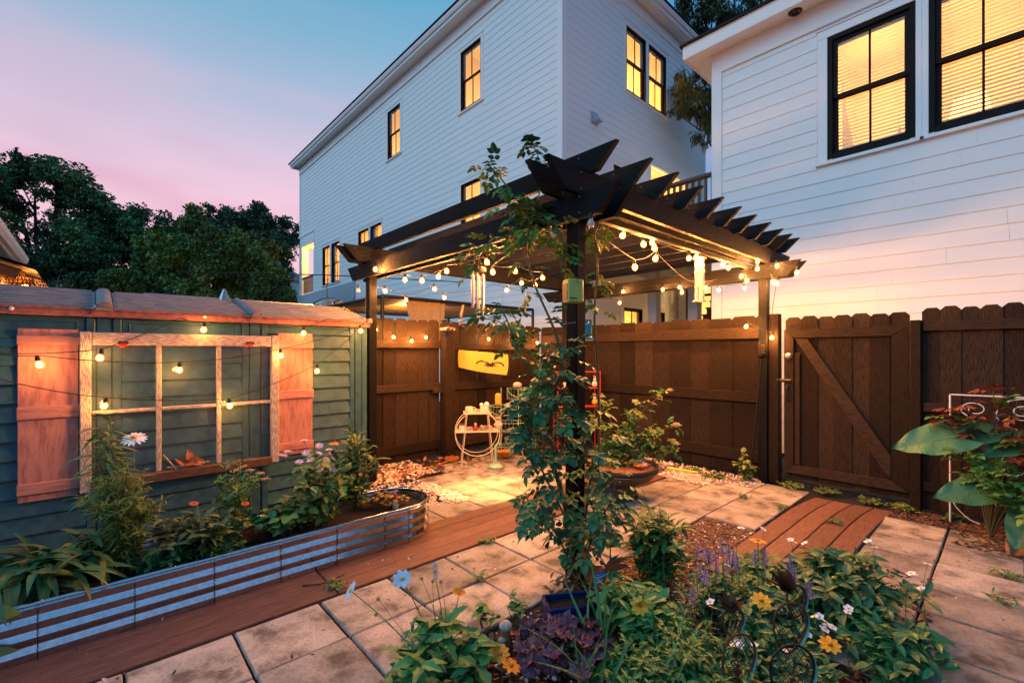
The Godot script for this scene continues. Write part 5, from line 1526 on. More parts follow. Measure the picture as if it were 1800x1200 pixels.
	var outl := []
	for i in 9: outl.append(tl.lerp(bl, i / 8.0) - (tr - tl) * 0.02 * sin(PI * i / 8.0))
	for i in range(1, 13): outl.append(bl.lerp(br, i / 12.0) - Vector3(0, 0.015 * sin(PI * i / 12.0), 0))
	for i in range(1, 9): outl.append(br.lerp(tr, i / 8.0) + (tr - tl) * 0.02 * sin(PI * i / 8.0))
	var mid := (tl + br) / 2.0
	for i in outl.size():
		var p: Vector3 = outl[i]; var q: Vector3 = outl[(i + 1) % outl.size()]
		g.face([mid, p, q], mid - nn); g.face([mid - nn * 0.008, p - nn * 0.008, q - nn * 0.008], mid + nn); g.face([p, q, q - nn * 0.008, p - nn * 0.008], mid - nn * 0.004)
	part("sheet", g.mesh(), M.yellow_paint, C)
	g = Geo.new()
	var ux := (tr - tl).normalized()
	var cx := tl.lerp(br, 0.66) + nn * 0.004 + Vector3(0, 0.02, 0)
	for s: float in [-1.0, 1.0]:
		var pts := []
		for k in 15:
			var a := k / 14.0 * 4.6
			var rr := 0.02 + 0.075 * (1.0 - k / 14.0)
			pts.append(cx + ux * (s * 0.10 + s * cos(a) * rr) + Vector3(0, sin(a) * rr * 0.6, 0))
		g.tube(pts, 0.010, 0.004, 5)
		g.leaf(cx, ux * s + Vector3(0, 0.35, 0), nn, 0.13, 0.05); g.leaf(cx, ux * s - Vector3(0, 0.25, 0), nn, 0.10, 0.04)
	g.ball(cx, 0.02)
	part("scroll", g.mesh(), M.black_metal, C)
	g = Geo.new(); g.tube([tl + ux * 0.05, Vector3(3.82, 1.56, -5.24)], 0.0015, -1.0, 3); g.tube([tr - ux * 0.05, Vector3(4.1, 2.2, -4.68)], 0.0015, -1.0, 3)
	part("wire", g.mesh(), M.cord, C)
	seat(C, mid)
	C = thing("hanging_sign", "small blue and yellow plate hung behind the near post", "sign", Vector3.ZERO)
	g = Geo.new(); g.span(Vector3(4.50, 1.27, -4.20), Vector3(4.66, 1.41, -4.19), 0.003)
	part("plate", g.mesh(), M.blue_glaze, C)
	g = Geo.new(); g.span(Vector3(4.661, 1.33, -4.20), Vector3(4.75, 1.415, -4.188), 0.003)
	part("flag", g.mesh(), M.yellow_paint, C)
	g = Geo.new(); g.tube([Vector3(4.6, 1.41, -4.195), Vector3(4.6, 2.3, -4.3)], 0.0015, -1.0, 3)
	part("wire", g.mesh(), M.cord, C)
	seat(C, Vector3(4.6, 1.3, -4.2))
	shelves()
	# torch on its long pole
	C = thing("garden_torch", "black torch on long pole leaning beside the pergola post near the gate", "torch", Vector3.ZERO)
	var b0 := Vector3(5.33, 0.0, -1.955); var b1 := Vector3(5.31, 1.34, -1.825)
	g = Geo.new(); g.tube([b0, b1], 0.0095, -1.0, 8)
	part("pole", g.mesh(), M.black_metal, C)
	g = Geo.new(); g.tube([b0 + Vector3(0, 0.36, 0.03), b0 + Vector3(0.0, 0.26, -0.05)], 0.007, -1.0, 6)
	part("step", g.mesh(), M.black_metal, C)
	g = Geo.new(); g.lathe([Vector2(0.010, 0), Vector2(0.036, 0.012), Vector2(0.046, 0.03), Vector2(0.046, 0.055), Vector2(0.030, 0.06), Vector2(0.0, 0.06)], b1, 16)
	part("cup", g.mesh(), M.black_metal, C)
	g = Geo.new()
	for i in 12: g.tube([b1 + Vector3(cos(TAU * i / 12) * 0.040, 0.055, sin(TAU * i / 12) * 0.040), b1 + Vector3(cos(TAU * i / 12 + 0.5) * 0.030, 0.175, sin(TAU * i / 12 + 0.5) * 0.030)], 0.0022, -1.0, 4)
	for y: float in [0.09, 0.13, 0.175]:
		var pts := []
		for i in 17: pts.append(b1 + Vector3(cos(TAU * i / 16) * lerpf(0.040, 0.030, (y - 0.055) / 0.12), y, sin(TAU * i / 16) * lerpf(0.040, 0.030, (y - 0.055) / 0.12)))
		g.tube(pts, 0.003, -1.0, 4, false)
	part("cage", g.mesh(), M.black_metal, C)
	g = Geo.new(); g.lathe([Vector2(0, 0), Vector2(0.024, 0.0), Vector2(0.024, 0.08), Vector2(0.0, 0.095)], b1 + Vector3(0, 0.061, 0), 12)
	part("canister", g.mesh(), M.brown_wood, C)
	seat(C, b0)
	# white scroll trellis
	C = thing("trellis", "white wrought trellis with scrolls behind the big green leaves", "trellis", Vector3.ZERO)
	var tx := 5.24
	var line := func(pts: Array, r: float, called: String) -> void:
		var q := Geo.new()
		var w := []
		for p: Vector2 in pts: w.append(Vector3(tx, p.y, p.x))
		q.tube(bez(w, 5) if w.size() > 2 else w, r, -1.0, 6)
		part(called, q.mesh(), M.white_metal, C)
	for z: float in [-0.352, 0.30]: line.call([Vector2(z, 0.0), Vector2(z, 1.055)], 0.0065, "upright")
	line.call([Vector2(-0.09, 0.2), Vector2(-0.09, 0.92)], 0.005, "upright")
	line.call([Vector2(-0.352, 1.055), Vector2(0.30, 1.06)], 0.006, "rail")
	for k in 2: # spirals springing from the centre
		var s := -1.0 if k == 0 else 1.0
		var z0 := -0.21 if k == 0 else 0.05
		var pts := []
		for i in 20:
			var a := 4.2 + s * i * 0.5
			var r := 0.075 * (1.0 - i / 24.0)
			pts.append(Vector2(z0 + cos(a) * r * 1.1, 0.945 + sin(a) * r * 0.85))
		line.call(pts, 0.0045, "scroll")
	line.call([Vector2(-0.09, 0.90), Vector2(-0.14, 0.86), Vector2(-0.22, 0.84)], 0.0045, "scroll")
	line.call([Vector2(-0.09, 0.90), Vector2(-0.05, 0.84), Vector2(0.03, 0.80), Vector2(0.09, 0.72), Vector2(0.08, 0.66)], 0.0045, "scroll")
	line.call([Vector2(-0.09, 0.92), Vector2(-0.06, 0.99), Vector2(0.0, 1.035), Vector2(0.12, 1.055)], 0.0045, "scroll")
	line.call([Vector2(-0.352, 0.30), Vector2(-0.33, 0.16), Vector2(-0.25, 0.06), Vector2(-0.18, 0.03)], 0.0045, "scroll")
	line.call([Vector2(-0.09, 0.62), Vector2(-0.13, 0.66), Vector2(-0.09, 0.70), Vector2(-0.05, 0.66), Vector2(-0.09, 0.62)], 0.0045, "scroll")
	line.call([Vector2(-0.09, 0.5), Vector2(0.0, 0.45), Vector2(0.08, 0.5)], 0.0045, "scroll")
	seat(C, Vector3(tx, 0, -0.09))
	# folk-art rooster in the bed
	C = thing("rooster_figure", "orange painted rooster ornament with blue feathers at the near post", "figurine", Vector3.ZERO)
	g = Geo.new()
	o = Vector3(2.16, 0.10, -1.64)
	var fw := Vector3(-0.72, 0, -0.5).normalized() # beak direction
	var bb := Basis(fw, Vector3.UP, fw.cross(Vector3.UP))
	g.col = Color(0.42, 0.10, 0.02)
	g.ball(o, 0.055, Vector3(1.25, 0.95, 0.8), 8, 12, bb)
	g.tube(bez([o + fw * 0.03, o + fw * 0.062 + Vector3(0, 0.06, 0), o + fw * 0.055 + Vector3(0, 0.115, 0)], 5), 0.04, 0.022, 10)
	g.ball(o + fw * 0.06 + Vector3(0, 0.125, 0), 0.026, Vector3.ONE, 6, 10)
	part("body", g.mesh(), M.painted, C)
	g = Geo.new(); g.col = Color(0.5, 0.03, 0.02)
	for i in 5: g.leaf(o + fw * (0.075 - 0.014 * i) + Vector3(0, 0.142, 0), Vector3(0, 1, 0) - fw * (0.2 * i - 0.3), bb.z, 0.035, 0.02, 3)
	g.leaf(o + fw * 0.083 + Vector3(0, 0.11, 0), Vector3(0, -1, 0), bb.z, 0.03, 0.016, 3)
	part("comb", g.mesh(), M.painted, C)
	g = Geo.new(); g.col = Color(0.75, 0.42, 0.05); g.tube([o + fw * 0.08 + Vector3(0, 0.128, 0), o + fw * 0.105 + Vector3(0, 0.122, 0)], 0.009, 0.001, 6)
	part("beak", g.mesh(), M.painted, C)
	for s: float in [-1.0, 1.0]:
		g = Geo.new()
		for i in 7:
			g.col = [Color(0.02, 0.10, 0.42), Color(0.45, 0.55, 0.65), Color(0.03, 0.22, 0.5)][i % 3]
			g.leaf(o + bb.z * s * 0.043 + Vector3(0, 0.025 - 0.009 * i, 0) + fw * 0.03, -fw + Vector3(0, 0.12, 0), bb.z * s, 0.095 - 0.006 * i, 0.022, 4, 0.7, 0.1, 0.1)
		part("wing", g.mesh(), M.painted, C)
	g = Geo.new()
	for i in 11:
		g.col = [Color(0.42, 0.08, 0.02), Color(0.03, 0.12, 0.35), Color(0.5, 0.2, 0.03)][i % 3]
		g.leaf(o - fw * 0.05 + Vector3(0, 0.02, 0), -fw + Vector3(0, 0.4 + 0.13 * i, 0) + bb.z * rnd(-0.25, 0.25), bb.z, 0.14, 0.03, 5, 0.8, 0.1, 0.5)
	part("tail", g.mesh(), M.painted, C)
	g = Geo.new(); g.col = Color(0.6, 0.35, 0.05)
	for s: float in [-1.0, 1.0]: g.tube([o + bb.z * s * 0.02 - Vector3(0, 0.04, 0), o + bb.z * s * 0.02 - Vector3(0, 0.115, 0)], 0.006, -1.0, 6)
	part("legs", g.mesh(), M.painted, C)
	seat(C, Vector3(2.16, 0, -1.64))
	# bird-shaped terracotta spout behind the post
	C = thing("bird_ornament", "small orange clay bird perched beside the rose canes", "figurine", Vector3.ZERO)
	g = Geo.new(); o = Vector3(2.33, 0.24, -1.66)
	g.ball(o, 0.03, Vector3(1.5, 0.9, 0.9), 6, 10, Basis(Vector3.UP, -0.7)); g.ball(o + Vector3(0.035, 0.022, 0.03), 0.018); g.leaf(o, Vector3(-1, 0.1, -0.8), Vector3.UP, 0.09, 0.03)
	part("body", g.mesh(), M.terracotta, C)
	g = Geo.new(); g.tube([o, Vector3(2.33, 0, -1.66)], 0.004, -1.0, 5)
	part("stake", g.mesh(), M.rust, C)
	seat(C, Vector3(2.33, 0, -1.66))
	# blue glazed trough
	C = thing("blue_planter", "deep blue glazed trough sunk among the leaves by the purple plant", "planter", Vector3.ZERO)
	g = Geo.new()
	var tb := Transform3D(Basis(Vector3.UP, -0.55), Vector3(1.80, 0.0, -1.53))
	for s: Array in [[-0.13, -0.075, 0.13, -0.063], [-0.13, 0.063, 0.13, 0.075], [-0.13, -0.063, -0.118, 0.063], [0.118, -0.063, 0.13, 0.063]]:
		g.box(tb * Vector3((s[0] + s[2]) / 2.0, 0.065, (s[1] + s[3]) / 2.0), Vector3(s[2] - s[0], 0.15, s[3] - s[1]), 0.005, tb.basis)
	part("trough", g.mesh(), M.blue_glaze, C)
	g = Geo.new(); g.box(tb * Vector3(0, 0.05, 0), Vector3(0.23, 0.12, 0.12), 0.0, tb.basis)
	part("earth", g.mesh(), M.soil, C)
	seat(C, tb.origin)
	cacti()
	# resin gnome in the metal planter and a clay figure in the front bed
	C = thing("gnome", "tiny gnome with red hat standing in the metal planter", "gnome", Vector3.ZERO)
	o = Vector3(1.72, 0.205, -3.22)
	g = Geo.new(); g.lathe([Vector2(0, 0), Vector2(0.022, 0.0), Vector2(0.024, 0.03), Vector2(0.014, 0.055), Vector2(0, 0.055)], o, 12)
	part("coat", g.mesh(), M.white_china, C)
	g = Geo.new(); g.ball(o + Vector3(0, 0.062, 0), 0.015, Vector3.ONE, 8, 10); g.ball(o + Vector3(-0.010, 0.060, 0.011), 0.004)
	part("face", g.mesh(), M.pink_china, C)
	g = Geo.new(); g.lathe([Vector2(0.017, 0.066), Vector2(0.012, 0.085), Vector2(0.004, 0.112), Vector2(0, 0.118)], o, 12)
	part("hat", g.mesh(), M.red_metal, C)
	seat(C, o)
	C = thing("toadstool_ornament", "rounded clay toadstool ornament beside the purple-leaved plant", "ornament", Vector3.ZERO)
	o = Vector3(1.42, 0.0, -1.60)
	g = Geo.new(); g.lathe([Vector2(0.03, 0), Vector2(0.034, 0.05), Vector2(0.022, 0.10), Vector2(0.02, 0.115)], o, 14)
	part("stalk", g.mesh(), M.terracotta, C)
	g = Geo.new(); g.ball(o + Vector3(0, 0.125, 0), 0.028, Vector3(1.1, 0.85, 1.1), 8, 14); g.ball(o + Vector3(-0.03, 0.075, 0.01), 0.016, Vector3(1.2, 0.8, 1.2))
	part("cap", g.mesh(), M.stone, C)
	seat(C, o)
	# extension cord on the ground
	g = Geo.new()
	var cord := [Vector3(2.45, 0.02, -4.6), Vector3(2.7, 0.03, -4.72), Vector3(2.95, 0.02, -4.78), Vector3(3.2, 0.015, -4.83), Vector3(3.35, 0.02, -4.86)]
	for i in 22: cord.append(Vector3(3.42 + 0.10 * cos(i * 0.85), 0.012 + 0.002 * i, -4.9 + 0.055 * sin(i * 0.85)))
	g.tube(bez(cord, 4), 0.006, -1.0, 6)
	tag(part("extension_cord", g.mesh(), M.orange_plastic), "orange extension cord coiled on the pavers at the foot of the fence", "cord")
	# the spotlight under the rafters that pools light on the pavers
	C = thing("spotlight", "small black spotlight clamped under the rafters above the bright pavers", "spotlight", Vector3.ZERO)
	o = Vector3(3.02, 2.42, -3.62)
	g = Geo.new(); g.lathe([Vector2(0.03, 0), Vector2(0.034, 0.0), Vector2(0.034, 0.05), Vector2(0.02, 0.07), Vector2(0, 0.07)], o, 14); g.span(o + Vector3(-0.006, 0.07, -0.02), o + Vector3(0.006, 0.10, 0.02))
	part("housing", g.mesh(), M.black_metal, C)
	g = Geo.new(); g.lathe([Vector2(0, 0.006), Vector2(0.03, 0.006)], o, 14)
	part("lens", g.mesh(), M.lamp_glow, C)
	var sp := SpotLight3D.new()
	sp.name = "light"; sp.light_color = Color(1.0, 0.76, 0.42); sp.light_energy = 26.0; sp.spot_angle = 15.0; sp.spot_angle_attenuation = 1.0; sp.spot_range = 8.0; sp.spot_attenuation = 2.0; sp.shadow_enabled = true; sp.light_size = 0.04
	C.add_child(sp)
	sp.position = o - Vector3(0, 0.004, 0)
	sp.rotation = Vector3(-PI / 2, 0, 0)
	seat(C, o)


func wire_ring(c: Vector3, r: float, w: float, bas := Basis(), squash := 1.0, from := 0.0, to := TAU, g: Geo = null) -> Geo:
	if g == null: g = Geo.new()
	var pts := []
	for i in 29:
		var a := lerpf(from, to, i / 28.0)
		pts.append(c + bas * Vector3(cos(a) * r, sin(a) * r * squash, 0))
	g.tube(pts, w, -1.0, 6, to - from < 6.2)
	return g

func shelves() -> void:
	var g: Geo
	# hoop stand: two wire circles carrying two shelves on splayed legs
	var S := thing("plant_stand", "cream wire plant stand shaped as two hoops with two shelves", "plant stand", Vector3.ZERO)
	var turn := Basis(Vector3.UP, -0.60)
	var c := Vector3(3.56, 0.40, -4.55)
	for s: float in [-1.0, 1.0]:
		part("hoop", wire_ring(c + turn * Vector3(0, 0, s * 0.11), 0.275, 0.0055, turn).mesh(), M.cream_metal, S)
		for k: float in [-1.0, 1.0]:
			g = Geo.new(); g.tube([c + turn * Vector3(k * 0.13, 0.25, s * 0.11), c + turn * Vector3(k * 0.20, -0.40, s * 0.15)], 0.005, -1.0, 6)
			part("leg", g.mesh(), M.cream_metal, S)
	for sh: Array in [[0.245, 0.17], [0.02, 0.27]]:
		g = Geo.new(); g.box(c + turn * Vector3(0, sh[0], 0), Vector3(sh[1] * 2, 0.008, 0.24), 0.003, turn)
		for s: float in [-1.0, 1.0]: g.tube([c + turn * Vector3(-sh[1], sh[0] + 0.012, s * 0.12), c + turn * Vector3(sh[1], sh[0] + 0.012, s * 0.12)], 0.004, -1.0, 5)
		part("shelf", g.mesh(), M.cream_metal, S)
	seat(S, Vector3(3.56, 0, -4.55))
	var put := func(called: String, label: String, cat: String, at: Vector3, parts: Array) -> void:
		var O := thing(called, label, cat, Vector3.ZERO)
		for p: Array in parts: part(p[0], p[1], M[p[2]], O)
		seat(O, at)
	var lat := func(prof: Array, at: Vector3) -> ArrayMesh:
		var q := Geo.new(); q.lathe(prof, at, 18); return q.mesh()
	var p: Vector3 = c + turn * Vector3(-0.10, 0.25, 0)
	g = Geo.new(); g.lathe([Vector2(0, 0), Vector2(0.045, 0.002), Vector2(0.052, 0.03), Vector2(0.046, 0.072), Vector2(0.041, 0.075), Vector2(0.04, 0.02), Vector2(0, 0.015)], p, 18)
	var hnd := wire_ring(p + turn * Vector3(0.06, 0.04, 0), 0.024, 0.005, turn)
	put.call("mug", "cream mug on the top shelf of the hoop stand", "mug", p, [["body", g.mesh(), "cream_metal"], ["handle", hnd.mesh(), "cream_metal"]])
	p = c + turn * Vector3(0.09, 0.25, 0)
	g = Geo.new(); g.box(p + Vector3(0, 0.04, 0), Vector3(0.10, 0.075, 0.08), 0.01, turn)
	var g3 := Geo.new(); g3.ball(p + turn * Vector3(0.03, 0.10, 0), 0.034); g3.ball(p + turn * Vector3(-0.035, 0.095, 0), 0.026)
	put.call("ornament", "cottage-shaped cream ornament with blue knob on the hoop stand's top shelf", "ornament", p, [["base", g.mesh(), "cream_metal"], ["dome", g3.mesh(), "white_china"]])
	p = c + turn * Vector3(-0.19, 0.026, 0)
	put.call("jar", "white jar with dark lid on the lower shelf of the hoop stand", "jar", p, [["body", lat.call([Vector2(0, 0), Vector2(0.036, 0), Vector2(0.036, 0.07), Vector2(0, 0.07)], p), "white_china"], ["lid", lat.call([Vector2(0, 0.0705), Vector2(0.037, 0.0705), Vector2(0.037, 0.085), Vector2(0, 0.085)], p), "brown_wood"]])
	p = c + turn * Vector3(-0.10, 0.026, 0.01)
	put.call("bowl", "small pale bowl beside the white jar on the hoop stand", "bowl", p, [["body", lat.call([Vector2(0, 0), Vector2(0.025, 0), Vector2(0.042, 0.045), Vector2(0.038, 0.045), Vector2(0.02, 0.008), Vector2(0, 0.008)], p), "stone"]])
	p = c + turn * Vector3(-0.02, 0.026, 0)
	put.call("figurine", "tiny red and white snowman-shaped figure on the hoop stand", "figurine", p, [["coat", lat.call([Vector2(0, 0), Vector2(0.032, 0), Vector2(0.034, 0.03), Vector2(0.018, 0.06), Vector2(0, 0.062)], p), "red_metal"], ["head", lat.call([Vector2(0, 0.058), Vector2(0.016, 0.066), Vector2(0.018, 0.08), Vector2(0.010, 0.094), Vector2(0, 0.097)], p), "white_china"]])
	p = c + turn * Vector3(0.10, 0.026, 0)
	g = Geo.new()
	for i in 9: g.ball(p + turn * Vector3(rnd(-0.06, 0.09), rnd(0.015, 0.055), rnd(-0.05, 0.05)), rnd(0.016, 0.03), Vector3(1, 0.8, 1))
	put.call("shells", "little heap of cream shells and pebbles on the hoop stand's lower shelf", "shells", p, [["heap", g.mesh(), "stone"]])
	# green tiered wire stand
	S = thing("plant_stand", "green tiered wire stand with half-round baskets beside the hoop stand", "plant stand", Vector3.ZERO)
	var t2 := Basis(Vector3.UP, -0.72)
	var at2 := Vector3(4.18, 0.0, -4.62)
	var tiers := [[-0.10, 0.68, 0.19], [0.13, 0.92, 0.17], [0.02, 0.46, 0.20], [0.14, 0.24, 0.21], [-0.06, 0.14, 0.16]]
	for i in tiers.size():
		var q: Array = tiers[i]
		g = Geo.new()
		var o := at2 + t2 * Vector3(q[0], q[1], 0)
		wire_ring(o, q[2], 0.004, t2 * Basis(Vector3.RIGHT, PI / 2), 0.75, 0.0, TAU, g)
		for k in 12: # ribs of the basket
			var a := PI * k / 11.0
			var e := o + t2 * Vector3(cos(a) * q[2], 0, -sin(a) * q[2] * 0.75)
			g.tube([e, e + Vector3(0, -0.15, 0)], 0.002, -1.0, 4, false)
		wire_ring(o + Vector3(0, -0.15, 0), q[2], 0.003, t2 * Basis(Vector3.RIGHT, -PI / 2), 0.75, 0.0, PI, g)
		for k in 5: g.tube([o + t2 * Vector3(-q[2] + 0.08 * (k + 0.5), 0, -0.09), o + t2 * Vector3(-q[2] + 0.08 * (k + 0.5), 0, 0.09)], 0.002, -1.0, 4, false)
		part("basket", g.mesh(), M.mint, S)
		part("brace", wire_ring(o + Vector3(0, -0.0, 0), q[2] * 0.95, 0.0045, t2, 0.75, PI, TAU).mesh(), M.mint, S)
	for k: float in [-0.12, 0.12]:
		g = Geo.new(); g.tube([at2 + t2 * Vector3(k, 0.0, -0.10), at2 + t2 * Vector3(k, 0.92, -0.06)], 0.006, -1.0, 6)
		part("upright", g.mesh(), M.mint, S)
	for k: float in [-0.18, 0.18]:
		g = Geo.new(); g.tube([at2 + t2 * Vector3(k, 0.0, 0.12), at2 + t2 * Vector3(k * 0.6, 0.3, 0.02)], 0.006, -1.0, 6)
		part("leg", g.mesh(), M.mint, S)
	seat(S, at2)
	p = at2 + t2 * Vector3(-0.16, 0.685, 0.02)
	g = Geo.new(); g.box(p + Vector3(0, 0.085, 0), Vector3(0.085, 0.165, 0.06), 0.022, t2)
	put.call("canister", "tall yellow canister on the upper basket of the green stand", "canister", p, [["body", g.mesh(), "yellow_paint"]])
	p = at2 + t2 * Vector3(0.10, 0.925, 0.0)
	g = Geo.new(); g.ball(p + Vector3(0, 0.04, 0), 0.062, Vector3(1.1, 0.62, 0.9), 8, 14)
	put.call("gourd", "pale pink rounded gourd on the highest tier of the green stand", "gourd", p, [["body", g.mesh(), "pink_china"]])
	p = at2 + t2 * Vector3(-0.16, 0.40, 0.10)
	put.call("vase", "cream waisted vase between the hoop stand and the green stand", "vase", p, [["body", lat.call([Vector2(0, 0), Vector2(0.05, 0.005), Vector2(0.062, 0.04), Vector2(0.03, 0.085), Vector2(0.028, 0.10), Vector2(0.05, 0.14), Vector2(0.044, 0.14), Vector2(0.02, 0.10), Vector2(0, 0.09)], p), "pink_china"]])
	p = at2 + t2 * Vector3(0.10, 0.24, 0.06)
	g = Geo.new(); g.box(p + Vector3(0, 0.05, 0), Vector3(0.07, 0.10, 0.045), 0.018, t2 * Basis(Vector3(0, 0, 1), 0.3))
	put.call("soap_dish", "small yellow dish tilted on the low basket of the green stand", "dish", p, [["body", g.mesh(), "yellow_paint"]])
	p = at2 + t2 * Vector3(-0.06, 0.02, 0.13)
	put.call("planter_bowl", "orange boat-shaped bowl under the green stand", "bowl", p, [["body", lat.call([Vector2(0, 0), Vector2(0.06, 0.0), Vector2(0.12, 0.07), Vector2(0.112, 0.07), Vector2(0.05, 0.012), Vector2(0, 0.012)], p), "orange_plastic"], ["earth", lat.call([Vector2(0.0, 0.045), Vector2(0.085, 0.04)], p), "soil"]])
	# red shelf rack
	S = thing("shelf_rack", "narrow red metal rack with ornaments behind the near post", "rack", Vector3.ZERO)
	var r0 := Vector3(4.86, 0, -4.44); var r1 := Vector3(5.40, 0, -4.12)
	var ax := (r1 - r0).normalized(); var az := Vector3.UP.cross(ax) * 0.2
	for q: Vector3 in [r0, r1, r0 - az, r1 - az]:
		g = Geo.new(); g.tube([q, q + Vector3(0, 1.14, 0)], 0.008, -1.0, 6); part("upright", g.mesh(), M.red_metal, S)
	var bs := Basis(ax, Vector3.UP, -az.normalized())
	for y: float in [0.36, 0.64, 0.90, 1.13]:
		g = Geo.new(); g.box((r0 + r1) / 2.0 - az * 0.5 + Vector3(0, y, 0), Vector3(r0.distance_to(r1), 0.012, 0.2), 0.003, bs); part("shelf", g.mesh(), M.red_metal, S)
	seat(S, (r0 + r1) / 2.0)
	var names := [["figurine", "white rabbit ornament on the second shelf of the red rack"], ["figurine", "yellow and white bird ornament on the third shelf of the red rack"], ["pot", "little white pot high on the red rack"], ["pot", "orange pot low on the red rack"]]
	for i in 4:
		p = r0.lerp(r1, [0.93, 0.93, 0.25, 0.4][i]) - az * 0.5 + Vector3(0, [0.91, 0.65, 0.91, 0.65][i], 0)
		if i < 2:
			g = Geo.new(); g.ball(p + Vector3(0, 0.045, 0), 0.042, Vector3(1, 1.05, 1), 8, 12)
			var hd := Geo.new(); hd.ball(p + Vector3(0, 0.105, 0), 0.026)
			for s: float in [-1.0, 1.0]: hd.leaf(p + Vector3(s * 0.01, 0.12, 0), Vector3(s * 0.25, 1, 0), Vector3(0, 0, 1), 0.06, 0.02)
			put.call(names[i][0], names[i][1], "figurine", p, [["body", g.mesh(), "white_china" if i == 0 else "yellow_paint"], ["head", hd.mesh(), "white_china"]])
		else:
			put.call(names[i][0], names[i][1], "pot", p, [["body", lat.call([Vector2(0, 0), Vector2(0.035, 0), Vector2(0.05, 0.07), Vector2(0.045, 0.07), Vector2(0.03, 0.01), Vector2(0, 0.01)], p), "white_china" if i == 2 else "orange_plastic"]])
	# mint sprinkler with a swan-neck
	S = thing("sprinkler", "mint green swan-necked lawn sprinkler standing before the hoop stand", "sprinkler", Vector3.ZERO)
	p = Vector3(3.60, 0.0, -4.24)
	part("base", lat.call([Vector2(0, 0), Vector2(0.085, 0.0), Vector2(0.09, 0.025), Vector2(0.06, 0.05), Vector2(0.02, 0.06), Vector2(0, 0.06)], p), M.mint, S)
	g = Geo.new(); g.tube(bez([p + Vector3(0, 0.05, 0), p + Vector3(0.0, 0.16, 0), p + Vector3(0.005, 0.26, 0), p + Vector3(0.03, 0.30, 0.01), p + Vector3(0.06, 0.275, 0.02)], 5), 0.014, 0.011, 8)
	part("neck", g.mesh(), M.mint, S)
	part("ring_handle", wire_ring(p + Vector3(0.0, 0.075, 0), 0.05, 0.006, Basis(Vector3.UP, 0.7), 0.6, 0, PI).mesh(), M.mint, S)
	seat(S, p)


func cacti() -> void:
	var spec := [["metal cactus sculpture of three mesh paddles, topped by a rusty flower", [[Vector3(2.004, 0.140, -0.581), 0.105, 0.125], [Vector3(2.008, 0.324, -0.590), 0.080, 0.10], [Vector3(2.039, 0.425, -0.575), 0.046, 0.062]], Vector3(2.020, 0.483, -0.594), 0],
		["metal cactus sculpture of two mesh paddles with open rusty bloom", [[Vector3(1.859, 0.188, -0.727), 0.075, 0.115], [Vector3(1.854, 0.345, -0.744), 0.050, 0.055]], Vector3(1.848, 0.403, -0.750), 1]]
	for s: Array in spec:
		var C := thing("cactus_sculpture", s[0], "sculpture", Vector3.ZERO, "metal cactus sculptures in the bed")
		var face := Basis(Vector3(0.74, 0, 0.67), Vector3.UP, Vector3(-0.67, 0, 0.74)) # paddles face the path
		for q: Array in s[1]:
			var o: Vector3 = q[0]
			var tilt := face * Basis(Vector3(0, 0, 1), rnd(-0.2, 0.2))
			var g := Geo.new()
			var rim := []
			for i in 33:
				var a := TAU * i / 32.0
				rim.append(o + tilt * Vector3(cos(a) * q[1] * (0.78 + 0.22 * sin(a)), sin(a) * q[2], 0))
			g.tube(rim, 0.005, -1.0, 6, false)
			var pd := part("paddle", g.mesh(), M.rust if q[1] < 0.1 else M.black_metal, C)
			g = Geo.new()
			for k in range(-9, 10): # diamond mesh
				for d: float in [-1.0, 1.0]:
					var pts := []
					for i in 21:
						var y: float = (i / 20.0 - 0.5) * 2.0 * q[2]
						var x: float = k * 0.028 + d * y * 0.75
						var e := pow(x / (q[1] * (0.85 + 0.15 * y / q[2])), 2) + pow(y / q[2], 2)
						if e < 0.97: pts.append(o + tilt * Vector3(x, y, 0.012 * (1.0 - e)))
					if pts.size() > 1: g.tube([pts[0], pts[pts.size() / 2], pts[-1]], 0.0017, -1.0, 4, false)
			part("wire_mesh", g.mesh(), M.black_metal, pd)
			g = Geo.new()
			for i in 14:
				var a0 := -0.5 + 1.5 * i / 14.0; var a1 := -0.5 + 1.5 * (i + 1) / 14.0
				var ps := []
				for e: Array in [[a0, -0.012], [a1, -0.012], [a1, 0.012], [a0, 0.012]]: ps.append(o + tilt * Vector3(cos(e[0]) * q[1] * 1.03 * (0.85 + 0.15 * sin(e[0])), sin(e[0]) * q[2] * 1.03, e[1]))
				g.quad(ps[0], ps[1], ps[2], ps[3])
			part("band", g.mesh(), M.teal, pd)
		var f: Vector3 = s[2]
		var g := Geo.new()
		for i in 10:
			var a := TAU * i / 10.0 + (0.3 if i % 2 else 0.0)
			g.leaf(f - Vector3(0, 0.03, 0), Vector3(cos(a), 0.75 if i % 2 else 1.4, sin(a)), Vector3(-cos(a), 0.5, -sin(a)), 0.075, 0.045, 5, 0.8, 0.35, -0.2)
		if s[3] == 0:
			g = Geo.new()
			for i in 6:
				var a := TAU * i / 6.0
				g.leaf(f - Vector3(0, 0.02, 0), Vector3(-0.5 + 0.4 * cos(a), 0.55 + 0.4 * sin(a * 2.0), -0.35 + 0.35 * sin(a)), Vector3(0.3, 0.5, 0.3), 0.10, 0.062, 5, 0.8, 0.35, -0.1)
		part("flower", g.mesh(), M.rust, C)
		g = Geo.new(); g.tube([(s[1][0][0] as Vector3), Vector3(s[1][0][0].x, -0.05, s[1][0][0].z)], 0.007, -1.0, 6)
		part("stake", g.mesh(), M.rust, C)
		seat(C, Vector3(s[1][0][0].x, 0, s[1][0][0].z))


# --- plants -------------------------------------------------------------------------------------------------------------

func along(pts: Array, t: float) -> Vector3:
	var f := t * (pts.size() - 1)
	var i := mini(int(f), pts.size() - 2)
	return (pts[i] as Vector3).lerp(pts[i + 1], f - i)

